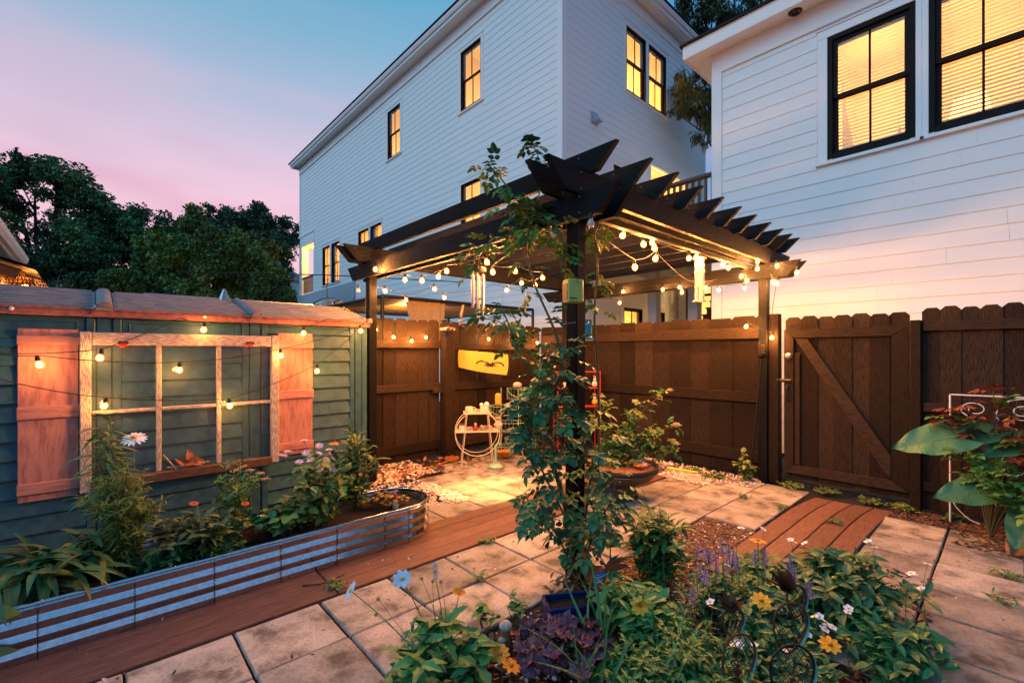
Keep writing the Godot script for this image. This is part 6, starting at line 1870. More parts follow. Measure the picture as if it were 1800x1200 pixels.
func rose_mesh(k: int) -> ArrayMesh:
	var key := "rose%d" % k
	if not cache.has(key):
		var g := Geo.new()
		g.col = [Color(0.026, 0.125, 0.048), Color(0.040, 0.165, 0.048), Color(0.085, 0.20, 0.040), Color(0.17, 0.21, 0.035), Color(0.20, 0.045, 0.02)][k]
		g.roseleaf(Vector3.ZERO, Vector3(0, 0, -1), Vector3.UP, 1.0)
		cache[key] = g.mesh()
	return cache[key]

func aim(o: Vector3, d: Vector3, u: Vector3, s: float) -> Transform3D: # local -z along d, y towards u
	d = d.normalized()
	var x := d.cross(u)
	if x.length_squared() < 1e-4: x = d.cross(Vector3(0.3, 0.2, 1))
	x = x.normalized()
	return Transform3D(Basis(x, x.cross(d), -d).scaled(Vector3.ONE * s), o)

func blossom(parent: Node, called: String, at: Vector3, u: Vector3, r: float, k: Color, heart: Color, n := 8, w := 0.42, tilt := 0.15, rings := 1) -> void: # petals round a heart: one flower, one part
	var g := Geo.new()
	var a := u.cross(Vector3(0.31, 0.2, 0.9)).normalized()
	var b := a.cross(u)
	for q in rings:
		for i in n:
			g.col = k * rnd(0.85, 1.12)
			var an := TAU * (i + 0.5 * q) / n + rnd(-0.08, 0.08)
			var d := (a * cos(an) + b * sin(an)) + u * (tilt + q * 0.5)
			g.leaf(at, d, u, r * (1.0 - 0.22 * q), r * w * 2.0, 5, 1.5, 0.12, 0.12)
	g.col = heart
	g.ball(at + u * r * 0.08, r * 0.24, Vector3(1, 0.7, 1), 5, 8)
	part(called, g.mesh(), M.petal, parent)

func rose_flower(parent: Node, at: Vector3, r: float, k: Color) -> void:
	var g := Geo.new()
	for q in 4:
		for i in 6:
			g.col = k * rnd(0.85, 1.1)
			var an := TAU * (i + 0.5 * q) / 6.0
			var d := Vector3(cos(an), 0.25 + q * 0.6, sin(an))
			g.leaf(at + Vector3(0, -r * 0.3, 0), d, Vector3(-cos(an), 1, -sin(an)), r * (1.05 - 0.12 * q), r * 1.0, 4, 0.6, 0.35, -0.25)
	part("flower", g.mesh(), M.petal, parent)

func climbing_rose() -> void:
	var R := thing("climbing_rose", "climbing rose wound up the near pergola post and over its beam", "climbing plant", Vector3.ZERO)
	var canes := [
		[[Vector3(2.14, 0.0, -1.77), Vector3(2.07, 0.39, -1.77), Vector3(1.98, 0.74, -1.80), Vector3(1.99, 1.06, -1.84), Vector3(2.05, 1.33, -1.81), Vector3(2.04, 1.54, -1.86), Vector3(2.03, 1.82, -2.01), Vector3(2.04, 2.05, -2.10), Vector3(2.07, 2.24, -2.10), Vector3(2.02, 2.44, -2.21), Vector3(1.97, 2.61, -2.33), Vector3(1.95, 2.66, -2.38)], 0.012, 0.004, [[0.06, 0.42, 110, 0.12, 0], [0.42, 0.62, 12, 0.08, 0], [0.66, 0.80, 46, 0.12, 2], [0.80, 1.0, 15, 0.05, 1]]],
		[[Vector3(2.20, 0.0, -1.79), Vector3(2.18, 0.44, -1.73), Vector3(2.21, 0.85, -1.71), Vector3(2.02, 1.17, -1.79), Vector3(1.87, 1.30, -1.90), Vector3(1.80, 1.60, -2.02), Vector3(1.77, 1.65, -2.04)], 0.010, 0.004, [[0.05, 0.45, 70, 0.13, 0], [0.48, 0.98, 38, 0.10, 1]]],
		[[Vector3(2.25, 0.0, -1.81), Vector3(2.35, 0.46, -1.78), Vector3(2.44, 1.10, -1.83), Vector3(2.46, 1.63, -1.88), Vector3(2.48, 1.97, -1.87), Vector3(2.42, 2.15, -1.85), Vector3(2.42, 2.23, -1.82)], 0.010, 0.005, [[0.06, 0.2, 22, 0.12, 0], [0.52, 0.66, 13, 0.07, 3], [0.78, 1.0, 16, 0.06, 3]]],
		[[Vector3(2.05, 1.33, -1.81), Vector3(1.93, 1.40, -1.96), Vector3(1.88, 1.58, -2.14), Vector3(1.80, 1.62, -2.35), Vector3(1.75, 1.57, -2.53)], 0.005, 0.002, [[0.3, 0.7, 14, 0.06, 2], [0.75, 1.0, 6, 0.03, 4]]],
		[[Vector3(2.07, 2.24, -2.10), Vector3(2.08, 2.25, -1.96), Vector3(2.07, 2.08, -1.82), Vector3(2.06, 1.91, -1.82)], 0.006, 0.003, [[0.1, 1.0, 26, 0.06, 2]]],
		[[Vector3(2.07, 2.24, -2.10), Vector3(2.03, 2.17, -2.34), Vector3(1.98, 2.12, -2.52), Vector3(1.98, 1.97, -2.59)], 0.006, 0.003, [[0.0, 1.0, 34, 0.08, 2]]],
		[[Vector3(2.10, 2.28, -2.08), Vector3(2.09, 2.48, -2.02), Vector3(2.04, 2.64, -2.00), Vector3(2.01, 2.68, -2.02)], 0.005, 0.002, [[0.55, 1.0, 10, 0.04, 1]]],
		[[Vector3(2.14, 0.05, -1.77), Vector3(1.94, 0.37, -1.75), Vector3(1.81, 0.51, -1.80), Vector3(1.74, 0.62, -1.79)], 0.006, 0.003, [[0.3, 1.0, 26, 0.08, 0]]],
		[[Vector3(2.14, 0.05, -1.77), Vector3(2.09, 0.40, -1.61), Vector3(2.12, 0.55, -1.52), Vector3(2.15, 0.70, -1.49)], 0.006, 0.003, [[0.3, 1.0, 26, 0.08, 0]]],
		[[Vector3(2.07, 0.39, -1.77), Vector3(1.85, 0.82, -1.83), Vector3(1.81, 1.04, -1.87), Vector3(1.84, 1.17, -1.84)], 0.006, 0.003, [[0.15, 1.0, 50, 0.10, 0]]]]
	var xfs := []; var kinds := []
	for c: Array in canes:
		var pts := bez(c[0], 6)
		var g := Geo.new(); g.tube(pts, c[1], c[2], 6)
		part("cane", g.mesh(), M.cane, R)
		for s: Array in c[3]:
			for i in s[2]:
				var t: float = lerpf(s[0], s[1], (i + rng.randf()) / s[2])
				var p := along(pts, t)
				var d := (rdir() * Vector3(1, 0.5, 1)).normalized() + Vector3(-0.25, -0.15, 0.25)
				var o: Vector3 = p + d.normalized() * s[3] * rnd(0.0, 1.0)
				var k: int = s[4]
				if k < 3: k = clampi(k + rng.randi_range(-1, 1), 0, 3)
				xfs.append(aim(o, d + Vector3(0, -0.2, 0), Vector3.UP + rdir() * 0.45, rnd(0.095, 0.15) * (0.85 if s[4] > 2 else 1.0))); kinds.append(k)
	var rest := {}
	for i in xfs.size():
		if i % 2 == 0 and R.get_child_count() < 308: part("leaf", rose_mesh(kinds[i]), M.leaf, R, xfs[i])
		else:
			if not rest.has(kinds[i]): rest[kinds[i]] = []
			rest[kinds[i]].append(xfs[i])
	for k: int in rest: multi("foliage", rose_mesh(k), M.leaf, rest[k], R)
	var g2 := Geo.new()
	for p: Vector3 in [Vector3(2.0, 2.2, -2.4), Vector3(1.99, 0.9, -1.72), Vector3(2.05, 2.33, -2.3)]: g2.ball(p, 0.012)
	part("hips", g2.mesh(), M.terracotta, R)
	seat(R, Vector3(2.17, 0, -1.78))


func potted_rose() -> void:
	var C := thing("pedestal_pot", "dark round pedestal bowl standing on the pavers, holding the yellow rose", "pot", Vector3.ZERO)
	var o := Vector3(3.78, 0, -2.62)
	var g := Geo.new(); g.lathe([Vector2(0, 0), Vector2(0.205, 0.0), Vector2(0.21, 0.012), Vector2(0.195, 0.03), Vector2(0.19, 0.13), Vector2(0.23, 0.145), Vector2(0.33, 0.195), Vector2(0.385, 0.255), Vector2(0.395, 0.27), Vector2(0.385, 0.28), Vector2(0.395, 0.292), Vector2(0.395, 0.318), Vector2(0.372, 0.322), Vector2(0.362, 0.30), Vector2(0.345, 0.285)], o, 40)
	part("bowl", g.mesh(), M.dark_pot, C)
	g = Geo.new(); g.lathe([Vector2(0.352, 0.296), Vector2(0.18, 0.303), Vector2(0, 0.306)], o, 24)
	part("earth", g.mesh(), M.terracotta, C)
	seat(C, o)
	var R := thing("rose_bush", "bushy rose with pale yellow blooms growing in the dark pedestal bowl", "rose bush", Vector3.ZERO)
	var xfs := []; var kinds := []
	var tips := [Vector3(0.42, 1.02, 0.10), Vector3(0.40, 0.68, 0.18), Vector3(0.36, 0.50, 0.22), Vector3(-0.12, 0.96, -0.02), Vector3(-0.30, 0.74, 0.05), Vector3(0.12, 0.90, 0.1), Vector3(0.26, 0.70, -0.05), Vector3(-0.38, 0.50, 0.25), Vector3(0.05, 0.62, 0.3), Vector3(-0.2, 0.55, 0.32), Vector3(0.25, 0.46, 0.34), Vector3(-0.05, 0.46, 0.42), Vector3(-0.42, 0.36, 0.30)]
	for q: Vector3 in tips:
		var e := o + Vector3(q.x * 0.74 + q.z * 0.67, q.y, q.x * 0.67 - q.z * 0.74 * -1.0)
		var pts := bez([o + Vector3(rnd(-0.05, 0.05), 0.30, rnd(-0.05, 0.05)), o.lerp(e, 0.5) + Vector3(0, 0.22 * q.y + 0.1, 0), e], 6)
		g = Geo.new(); g.tube(pts, 0.006, 0.003, 5); part("cane", g.mesh(), M.cane, R)
		for i in 23:
			var p := along(pts, rnd(0.15, 0.98))
			xfs.append(aim(p + rdir() * 0.05, rdir() * Vector3(1, 0.6, 1) + Vector3(0, 0.1, 0), Vector3.UP + rdir() * 0.5, rnd(0.085, 0.14))); kinds.append([1, 2, 3, 3, 2][rng.randi() % 5])
	for i in xfs.size(): part("leaf", rose_mesh(kinds[i]), M.leaf, R, xfs[i])
	for k in 5:
		var q: Vector3 = tips[[0, 1, 2, 3, 8][k]]
		rose_flower(R, o + Vector3(q.x * 0.74 + q.z * 0.67, q.y + 0.01, q.x * 0.67 + q.z * 0.74), [0.045, 0.06, 0.05, 0.035, 0.035][k], [Color(0.75, 0.50, 0.28), Color(0.72, 0.58, 0.36), Color(0.74, 0.50, 0.26), Color(0.80, 0.68, 0.45), Color(0.7, 0.3, 0.2)][k])
	seat(R, o + Vector3(0, 0.3, 0))
	# trinkets in the bowl
	var items := [["seashell_ornament", "white shell ornament on the earth of the pedestal bowl", "white_china", Vector3(0.20, 0.32, 0.12), 0.035], ["clay_ornament", "orange clay flower ornament in the pedestal bowl", "orange_plastic", Vector3(0.02, 0.33, 0.24), 0.04], ["egg_ornament", "pale lilac egg ornament beside the rose stems in the bowl", "pink_china", Vector3(0.13, 0.32, 0.22), 0.035], ["bottle_stub", "small dark bottle standing at the rim of the pedestal bowl", "black_metal", Vector3(0.27, 0.32, 0.05), 0.028]]
	for it: Array in items:
		var p: Vector3 = o + it[3]
		g = Geo.new()
		if it[0] == "bottle_stub": g.lathe([Vector2(0, -0.02), Vector2(0.024, -0.02), Vector2(0.024, 0.04), Vector2(0.012, 0.055), Vector2(0.012, 0.075), Vector2(0, 0.075)], p, 12)
		elif it[0] == "clay_ornament":
			for i in 9: g.leaf(p, Vector3(cos(i * 0.7), 0.4, sin(i * 0.7)), Vector3.UP, 0.06, 0.035, 4)
			g.ball(p, 0.02)
		elif it[0] == "seashell_ornament":
			for i in 8: g.ball(p + Vector3(cos(i * 0.5) * 0.03 * (1 - i / 9.0), i * 0.005 - 0.01, sin(i * 0.5) * 0.03), it[4] * (1.0 - i / 10.0), Vector3(1, 0.7, 1))
		else: g.ball(p, it[4], Vector3(1, 0.8, 1.25), 8, 12)
		var t := part(it[0], g.mesh(), M[it[2]])
		tag(t, it[1], "ornament")
	for i in 2: # roses cut and lying by the fence
		var p: Vector3 = [Vector3(4.95, 0.07, -3.02), Vector3(5.02, 0.07, -2.86)][i]
		var F := thing("fallen_rose", ["fallen cream rose by the fence, nearer the pedestal bowl", "fallen cream rose by the fence, next to the split stick"][i], "flower", Vector3.ZERO, "fallen roses")
		rose_flower(F, p, 0.075, Color(0.72, 0.52, 0.34))
		seat(F, p)
	g = Geo.new(); g.box(Vector3(5.10, 0.02, -2.62), Vector3(0.05, 0.035, 0.36), 0.008, Basis(Vector3.UP, 0.15))
	tag(part("split_stick", g.mesh(), M.lime_paint), "yellow-green split stick lying on the pebbles by the fence", "stick")


# a leafy clump: stems fanning out of one base, leaves along them. k: {n, per, l, w, pw, lobes, k0, k1, r, h, droop}
func clumpy(called: String, label: String, cat: String, base: Vector3, k: Dictionary, group := "", flower: Variant = null) -> Node3D:
	var P := thing(called, label, cat, Vector3.ZERO, group)
	var gs := Geo.new(); var gl := Geo.new()
	var tips := []
	for i in k.n:
		var an := rnd(0, TAU); var rr: float = sqrt(rng.randf()) * k.r
		var top := base + Vector3(cos(an) * rr, k.h * rnd(0.55, 1.0) * (1.0 - 0.35 * rr / k.r * rr / k.r), sin(an) * rr)
		if k.has("lean"): top += k.lean * rnd(0.5, 1.0)
		var mid := base.lerp(top, 0.5) + Vector3(0, k.h * 0.12, 0) + Vector3(rnd(-0.03, 0.03), 0, rnd(-0.03, 0.03))
		var b: Vector3 = base + Vector3(cos(an), 0, sin(an)) * rr * k.get("foot", 0.25)
		var pts := bez([b, mid, top], 5)
		gs.tube(pts, k.get("sr", 0.003), k.get("sr", 0.003) * 0.5, 4, false)
		tips.append(top)
		for j in k.per:
			var t: float = lerpf(k.get("from", 0.2), 1.0, (j + rng.randf()) / k.per)
			var p := along(pts, t)
			var d := (rdir() * Vector3(1, 0.35, 1)).normalized() + Vector3(0, k.get("rise", 0.25), 0)
			gl.col = (k.k0 as Color).lerp(k.k1, rng.randf())
			gl.leaf(p, d, Vector3.UP + rdir() * 0.4, k.l * rnd(0.65, 1.15), k.w * rnd(0.7, 1.15), k.get("segs", 4), k.get("pw", 0.8), 0.25, k.get("droop", 0.3), k.get("lobes", 0.0))
	part("stems", gs.mesh(), M.stem, P).set_meta("kind", "stuff")
	part("foliage", gl.mesh(), M.leaf, P).set_meta("kind", "stuff")
	if flower != null: flower.call(P, tips)
	seat(P, base)
	return P

func stalk(P: Node, a: Vector3, b: Vector3, r := 0.003) -> void:
	var g := Geo.new()
	g.tube(bez([a, a.lerp(b, 0.55) + Vector3(rnd(-0.02, 0.02), 0.02, rnd(-0.02, 0.02)), b], 5), r, r * 0.7, 4, false)
	part("stalk", g.mesh(), M.stem, P)

func shed_plants() -> void:
	var gr := Color(0.045, 0.16, 0.05); var gy := Color(0.12, 0.24, 0.05); var dk := Color(0.022, 0.09, 0.042)
	# long drooping leaves at the left end of the planter
	clumpy("lily_plant", "clump of long drooping dark leaves at the near end of the planter", "plant", Vector3(-0.20, 0.205, -3.30), {"n": 26, "per": 7, "l": 0.20, "w": 0.05, "k0": Color(0.07, 0.10, 0.035), "k1": gr, "r": 0.30, "h": 0.24, "droop": 0.75, "rise": 0.4, "segs": 6, "pw": 0.7})
	clumpy("lily_plant", "smaller tuft of drooping leaves between the lily clump and the feathery plant", "plant", Vector3(0.02, 0.205, -3.42), {"n": 12, "per": 6, "l": 0.17, "w": 0.045, "k0": dk, "k1": gr, "r": 0.16, "h": 0.26, "droop": 0.7, "rise": 0.4, "segs": 6, "pw": 0.7})
	# tall feathery plant
	clumpy("feathery_plant", "tall feathery yellow-green plant growing up before the old window", "plant", Vector3(0.13, 0.205, -3.34), {"n": 44, "per": 50, "l": 0.075, "w": 0.010, "k0": Color(0.08, 0.16, 0.04), "k1": Color(0.16, 0.21, 0.05), "r": 0.18, "h": 0.64, "from": 0.08, "rise": 0.5, "droop": 0.4, "segs": 3})
	clumpy("blanket_flower", "tall leafy stalks curling at the top beside the coral shutter", "plant", Vector3(0.06, 0.205, -3.50), {"n": 11, "per": 18, "l": 0.11, "w": 0.022, "k0": gy, "k1": Color(0.13, 0.15, 0.05), "r": 0.16, "h": 0.86, "from": 0.35, "rise": 0.6, "droop": 0.8, "segs": 5, "sr": 0.004})
	var D := thing("daisy", "single white daisy with yellow heart on tall stem before the old window", "flower", Vector3.ZERO)
	stalk(D, Vector3(0.20, 0.205, -3.42), Vector3(0.19, 0.845, -3.86), 0.003)
	blossom(D, "flower", Vector3(0.19, 0.85, -3.85), Vector3(-0.10, 0.90, 0.5).normalized(), 0.075, Color(0.80, 0.80, 0.82), Color(0.75, 0.38, 0.03), 15, 0.13, -0.05)
	seat(D, Vector3(0.20, 0.205, -3.42))
	clumpy("coneflower", "spreading leafy plant with small orange flower in the middle of the planter", "plant", Vector3(0.48, 0.205, -3.26), {"n": 38, "per": 13, "l": 0.10, "w": 0.030, "k0": dk, "k1": Color(0.06, 0.10, 0.03), "r": 0.30, "h": 0.28, "rise": 0.4, "droop": 0.4}, "", func(P: Node, tips: Array) -> void:
		for t in [Vector3(0.44, 0.50, -3.30), Vector3(0.71, 0.44, -3.3)]:
			stalk(P, Vector3(0.48, 0.17, -3.26), t)
			blossom(P, "flower", t, Vector3(0.1, 1, 0.3).normalized(), 0.026, Color(0.5, 0.10, 0.03), Color(0.25, 0.05, 0.02), 9, 0.3))
	clumpy("yarrow", "upright ferny yarrow with flat buff flower heads under the old window", "plant", Vector3(0.68, 0.205, -3.46), {"n": 20, "per": 30, "l": 0.07, "w": 0.014, "k0": gr, "k1": gy, "r": 0.17, "h": 0.54, "from": 0.1, "rise": 0.6, "droop": 0.3, "segs": 3}, "", func(P: Node, tips: Array) -> void:
		for t in [Vector3(0.78, 0.60, -3.5), Vector3(0.83, 0.58, -3.46), Vector3(0.86, 0.54, -3.44), Vector3(0.74, 0.63, -3.52), Vector3(0.69, 0.61, -3.5)]:
			stalk(P, Vector3(0.68, 0.17, -3.46), t)
			var g := Geo.new()
			for i in 22:
				g.col = Color(0.45, 0.28, 0.14) * rnd(0.7, 1.2)
				g.ball(t + Vector3(rnd(-0.025, 0.025), rnd(-0.003, 0.006), rnd(-0.025, 0.025)), 0.006, Vector3.ONE, 3, 5)
			part("flower_head", g.mesh(), M.petal, P))
	clumpy("columbine", "low plant with rounded lobed yellow-green leaves near the middle of the planter", "plant", Vector3(0.92, 0.205, -3.24), {"n": 36, "per": 5, "l": 0.075, "w": 0.075, "k0": gy, "k1": gr, "r": 0.22, "h": 0.22, "from": 0.5, "rise": 0.1, "droop": 0.3, "segs": 6, "pw": 0.9, "lobes": 0.25})
	clumpy("bee_balm", "lilac bee balm with ragged flower heads spilling over the planter rim", "plant", Vector3(1.18, 0.205, -3.26), {"n": 34, "per": 10, "l": 0.085, "w": 0.055, "k0": Color(0.05, 0.10, 0.03), "k1": gy, "r": 0.25, "h": 0.52, "rise": 0.15, "droop": 0.35, "segs": 6, "lobes": 0.2, "lean": Vector3(0, 0, 0.05)}, "", func(P: Node, tips: Array) -> void:
		for t in [Vector3(1.10, 0.60, -3.5), Vector3(1.17, 0.61, -3.46), Vector3(1.24, 0.64, -3.5), Vector3(1.27, 0.60, -3.44), Vector3(1.22, 0.53, -3.4), Vector3(1.14, 0.47, -3.36), Vector3(1.18, 0.42, -3.32), Vector3(1.29, 0.45, -3.34), Vector3(1.06, 0.66, -3.62), Vector3(1.19, 0.72, -3.66), Vector3(1.31, 0.66, -3.48), Vector3(1.12, 0.40, -3.25), Vector3(1.02, 0.64, -3.6), Vector3(1.33, 0.62, -3.5), Vector3(1.26, 0.69, -3.55), Vector3(1.20, 0.57, -3.35), Vector3(1.30, 0.53, -3.4), Vector3(1.15, 0.66, -3.5)]:
			stalk(P, Vector3(1.18, 0.17, -3.3), t)
			blossom(P, "flower", t, (Vector3(0, 1, 0.4) + rdir() * 0.4).normalized(), 0.036, Color(0.74, 0.56, 0.72), Color(0.5, 0.34, 0.44), 11, 0.12, 0.5, 2))
	clumpy("coneflower", "tall leafy coneflowers with rust-orange drooping heads at the shed corner", "plant", Vector3(1.50, 0.205, -3.42), {"n": 20, "per": 17, "l": 0.12, "w": 0.030, "k0": gr, "k1": Color(0.13, 0.15, 0.04), "r": 0.18, "h": 0.66, "from": 0.1, "rise": 0.8, "droop": 0.3, "segs": 5, "sr": 0.004}, "", func(P: Node, tips: Array) -> void:
		for t in [Vector3(1.44, 0.68, -3.72), Vector3(1.56, 0.71, -3.64), Vector3(1.63, 0.42, -3.62)]:
			stalk(P, Vector3(1.5, 0.17, -3.42), t, 0.003)
			blossom(P, "flower", t, Vector3(0.05, 1, 0.1).normalized(), 0.05, Color(0.55, 0.24, 0.04), Color(0.14, 0.045, 0.02), 13, 0.22, -0.35))
	clumpy("strawberry_plant", "low strawberry leaves, some red, filling the round end of the planter", "plant", Vector3(1.68, 0.205, -3.30), {"n": 22, "per": 4, "l": 0.055, "w": 0.05, "k0": Color(0.10, 0.12, 0.03), "k1": Color(0.16, 0.06, 0.025), "r": 0.20, "h": 0.10, "from": 0.6, "rise": 0.2, "segs": 6, "lobes": 0.15})
	clumpy("ground_cover", "low dark leaves carpeting the planter soil between the taller plants", "plant", Vector3(0.55, 0.205, -3.20), {"n": 60, "per": 6, "l": 0.05, "w": 0.028, "k0": dk, "k1": gr, "r": 0.17, "h": 0.10, "rise": 0.2, "foot": 0.9})
	clumpy("ground_cover", "low dark leaves under the lilac bee balm and columbine", "plant", Vector3(1.0, 0.205, -3.36), {"n": 60, "per": 6, "l": 0.05, "w": 0.028, "k0": dk, "k1": gr, "r": 0.17, "h": 0.10, "rise": 0.2, "foot": 0.9})
	clumpy("ground_cover", "low dark leaves around the foot of the feathery plant", "plant", Vector3(0.28, 0.205, -3.22), {"n": 50, "per": 6, "l": 0.055, "w": 0.028, "k0": dk, "k1": gr, "r": 0.16, "h": 0.11, "rise": 0.2, "foot": 0.9})
	# broad leaves pushing in at the very edge of the view
	var B := thing("squash_plant", "broad ribbed green leaf hanging over the planter at the picture edge", "plant", Vector3.ZERO)
	var g := Geo.new(); g.col = Color(0.05, 0.14, 0.03)
	g.leaf(Vector3(-0.40, 0.28, -2.96), Vector3(0.8, 0.05, 0.1), Vector3(0, 1, 0.5), 0.16, 0.11, 6, 0.8, 0.2, 0.3)
	part("leaf", g.mesh(), M.leaf, B)
	g = Geo.new(); g.col = Color(0.06, 0.10, 0.03)
	g.leaf(Vector3(-0.42, 0.13, -2.92), Vector3(0.8, 0.05, 0.1), Vector3(0, 1, 0.5), 0.18, 0.07, 6, 0.8, 0.2, 0.2)
	part("leaf", g.mesh(), M.leaf, B)
	stalk(B, Vector3(-0.55, 0.16, -3.05), Vector3(-0.40, 0.28, -2.96), 0.004)
	seat(B, Vector3(-0.55, 0.16, -3.05))


func bed_plants() -> void:
	var gr := Color(0.034, 0.175, 0.052); var gl := Color(0.078, 0.27, 0.060); var dk := Color(0.018, 0.105, 0.046)
	var wh := Color(0.72, 0.74, 0.80); var ye := Color(0.70, 0.36, 0.03); var orange := Color(0.72, 0.24, 0.015); var gold := Color(0.78, 0.36, 0.015)
	# front corner of the bed
	clumpy("cosmos", "open lobed-leaved cosmos leaning over the pavers, with three pale daisies above", "plant", Vector3(1.07, -0.01, -1.62), {"n": 20, "per": 9, "l": 0.115, "w": 0.062, "k0": gr, "k1": gl, "r": 0.20, "h": 0.30, "rise": 0.15, "droop": 0.35, "segs": 6, "lobes": 0.35, "pw": 0.75}, "", func(P: Node, tips: Array) -> void:
		for t in [[Vector3(0.83, 0.36, -1.95), Vector3(-0.6, 0.4, -0.2)], [Vector3(1.02, 0.385, -1.85), Vector3(-0.3, 0.7, 0.55)], [Vector3(1.15, 0.40, -1.79), Vector3(0.55, 0.25, 0.6)]]:
			stalk(P, Vector3(1.07, 0.0, -1.6), t[0])
			blossom(P, "flower", t[0], (t[1] as Vector3).normalized(), 0.045, Color(0.62, 0.68, 0.80), ye, 8, 0.26, 0.25)
		for t in [Vector3(1.09, 0.385, -1.80), Vector3(1.16, 0.365, -1.75), Vector3(0.93, 0.31, -1.90), Vector3(0.90, 0.27, -1.86), Vector3(1.13, 0.37, -1.77)]:
			stalk(P, Vector3(1.07, 0.05, -1.6), t, 0.0015)
			var g := Geo.new(); g.ball(t, 0.009, Vector3(1, 1.1, 1), 4, 7)
			part("bud", g.mesh(), M.yellow_paint, P)
		blossom(P, "flower", Vector3(1.21, 0.315, -1.68), Vector3(0.05, 1, 0.25).normalized(), 0.036, orange, Color(0.5, 0.2, 0.02), 8, 0.3, 0.55)
		stalk(P, Vector3(1.1, 0.05, -1.6), Vector3(1.21, 0.31, -1.68)))
	clumpy("goldenrod", "thin-leaved upright shoots at the paver edge among the cosmos", "plant", Vector3(1.00, -0.01, -1.66), {"n": 9, "per": 24, "l": 0.065, "w": 0.012, "k0": gr, "k1": gl, "r": 0.12, "h": 0.33, "rise": 0.5, "droop": 0.2, "segs": 3})
	clumpy("ground_elder", "low mixed green leaves at the picture's lower edge beside the cosmos", "plant", Vector3(0.95, -0.01, -1.55), {"n": 40, "per": 7, "l": 0.065, "w": 0.036, "k0": dk, "k1": gl, "r": 0.26, "h": 0.16, "rise": 0.2, "foot": 0.8})
	clumpy("violet_seedling", "three-lobed seedling on thin stem where the pavers meet the bed", "plant", Vector3(1.46, -0.01, -1.82), {"n": 4, "per": 5, "l": 0.06, "w": 0.055, "k0": gl, "k1": Color(0.10, 0.13, 0.04), "r": 0.05, "h": 0.17, "from": 0.5, "segs": 6, "lobes": 0.3})
	clumpy("violet_seedling", "upright seedling by the blue trough, its leaves in a whorl", "plant", Vector3(1.62, -0.01, -1.76), {"n": 5, "per": 6, "l": 0.055, "w": 0.03, "k0": gr, "k1": gl, "r": 0.05, "h": 0.16, "from": 0.5})
	# purple coral bells
	var H := thing("coral_bells", "purple-leaved coral bells with ruffled dark leaves in the front bed", "plant", Vector3.ZERO)
	var hb := Vector3(1.56, 0.0, -1.36)
	for i in 72:
		var an := rnd(0, TAU); var rr := sqrt(rng.randf()) * 0.21
		var p := hb + Vector3(cos(an) * rr, 0.20 * (1.0 - 0.5 * rr / 0.22) * rnd(0.55, 1.0), sin(an) * rr)
		var g := Geo.new()
		g.col = Color(0.115, 0.045, 0.085).lerp(Color(0.10, 0.02, 0.028), rng.randf()) * rnd(0.7, 1.5)
		ruffled(g, p, (Vector3(cos(an), 0, sin(an)) * 0.7 + rdir() * 0.4).normalized(), (Vector3.UP + Vector3(cos(an), 0, sin(an)) * 0.4 + rdir() * 0.25).normalized(), rnd(0.036, 0.06))
		part("leaf", g.mesh(), M.leaf, H)
		if i % 3 == 0: stalk(H, hb, p, 0.0016)
	seat(H, hb)
	var S := thing("coral_bells", "small bronze rosette at the foot of the near post", "plant", Vector3.ZERO)
	for i in 60:
		var an := rnd(0, TAU); var rr := sqrt(rng.randf()) * 0.11
		var g := Geo.new(); g.col = Color(0.10, 0.05, 0.04) * rnd(0.6, 1.4)
		g.leaf(Vector3(2.0 + cos(an) * rr, 0.09 * rnd(0.3, 1.0), -1.72 + sin(an) * rr), rdir() + Vector3(0, 0.3, 0), Vector3.UP, 0.045, 0.03)
		if i < 30: part("leaf", g.mesh(), M.leaf, S)
		else: part("foliage", g.mesh(), M.leaf, S)
	seat(S, Vector3(2.0, 0, -1.72))
	# grass blades
	for q: Array in [["grass_tuft", "arching green grass blades in front of the purple coral bells", Vector3(1.50, -0.01, -1.16), 12, 0.30], ["grass_tuft", "tall grass blades between the purple leaves and the green thicket", Vector3(1.73, -0.01, -1.27), 13, 0.34], ["grass_tuft", "yellowing grass blades arching beside the two-paddle cactus", Vector3(2.03, -0.01, -0.86), 10, 0.27]]:
		var T := thing(q[0], q[1], "grass", Vector3.ZERO)
		for i in q[3]:
			var g := Geo.new()
			g.col = (Color(0.06, 0.16, 0.04) if not (q[1] as String).begins_with("yellow") else Color(0.28, 0.20, 0.03)) * rnd(0.7, 1.3)
			g.leaf(q[2] + Vector3(rnd(-0.05, 0.05), 0, rnd(-0.05, 0.05)), Vector3(rnd(-0.55, 0.55), 1, rnd(-0.55, 0.55)), Vector3(rnd(-1, 1), 0.3, rnd(-1, 1)), q[4] * rnd(0.7, 1.2), 0.018, 8, 0.5, 0.3, rnd(0.25, 0.9))
			part("blade", g.mesh(), M.leaf, T)
		seat(T, q[2])
	# the thicket in the middle
	clumpy("catmint", "broad-leaved green thicket in the middle of the bed by the blue trough", "plant", Vector3(1.95, -0.01, -1.28), {"n": 34, "per": 12, "l": 0.085, "w": 0.042, "k0": gr, "k1": gl, "r": 0.22, "h": 0.30, "rise": 0.2, "segs": 5, "foot": 0.6})
	clumpy("phlox", "upright pale green leafy stems in front of the pavers behind the bed", "plant", Vector3(2.50, -0.01, -1.45), {"n": 30, "per": 18, "l": 0.10, "w": 0.036, "k0": gr, "k1": Color(0.11, 0.17, 0.04), "r": 0.22, "h": 0.50, "rise": 0.4, "segs": 5, "foot": 0.6, "sr": 0.004, "from": 0.15})
	clumpy("bedstraw", "fine soft green foliage along the lower edge of the view", "plant", Vector3(1.86, -0.01, -0.96), {"n": 60, "per": 22, "l": 0.05, "w": 0.016, "k0": Color(0.04, 0.12, 0.04), "k1": gl, "r": 0.30, "h": 0.24, "rise": 0.3, "segs": 3, "foot": 0.85})
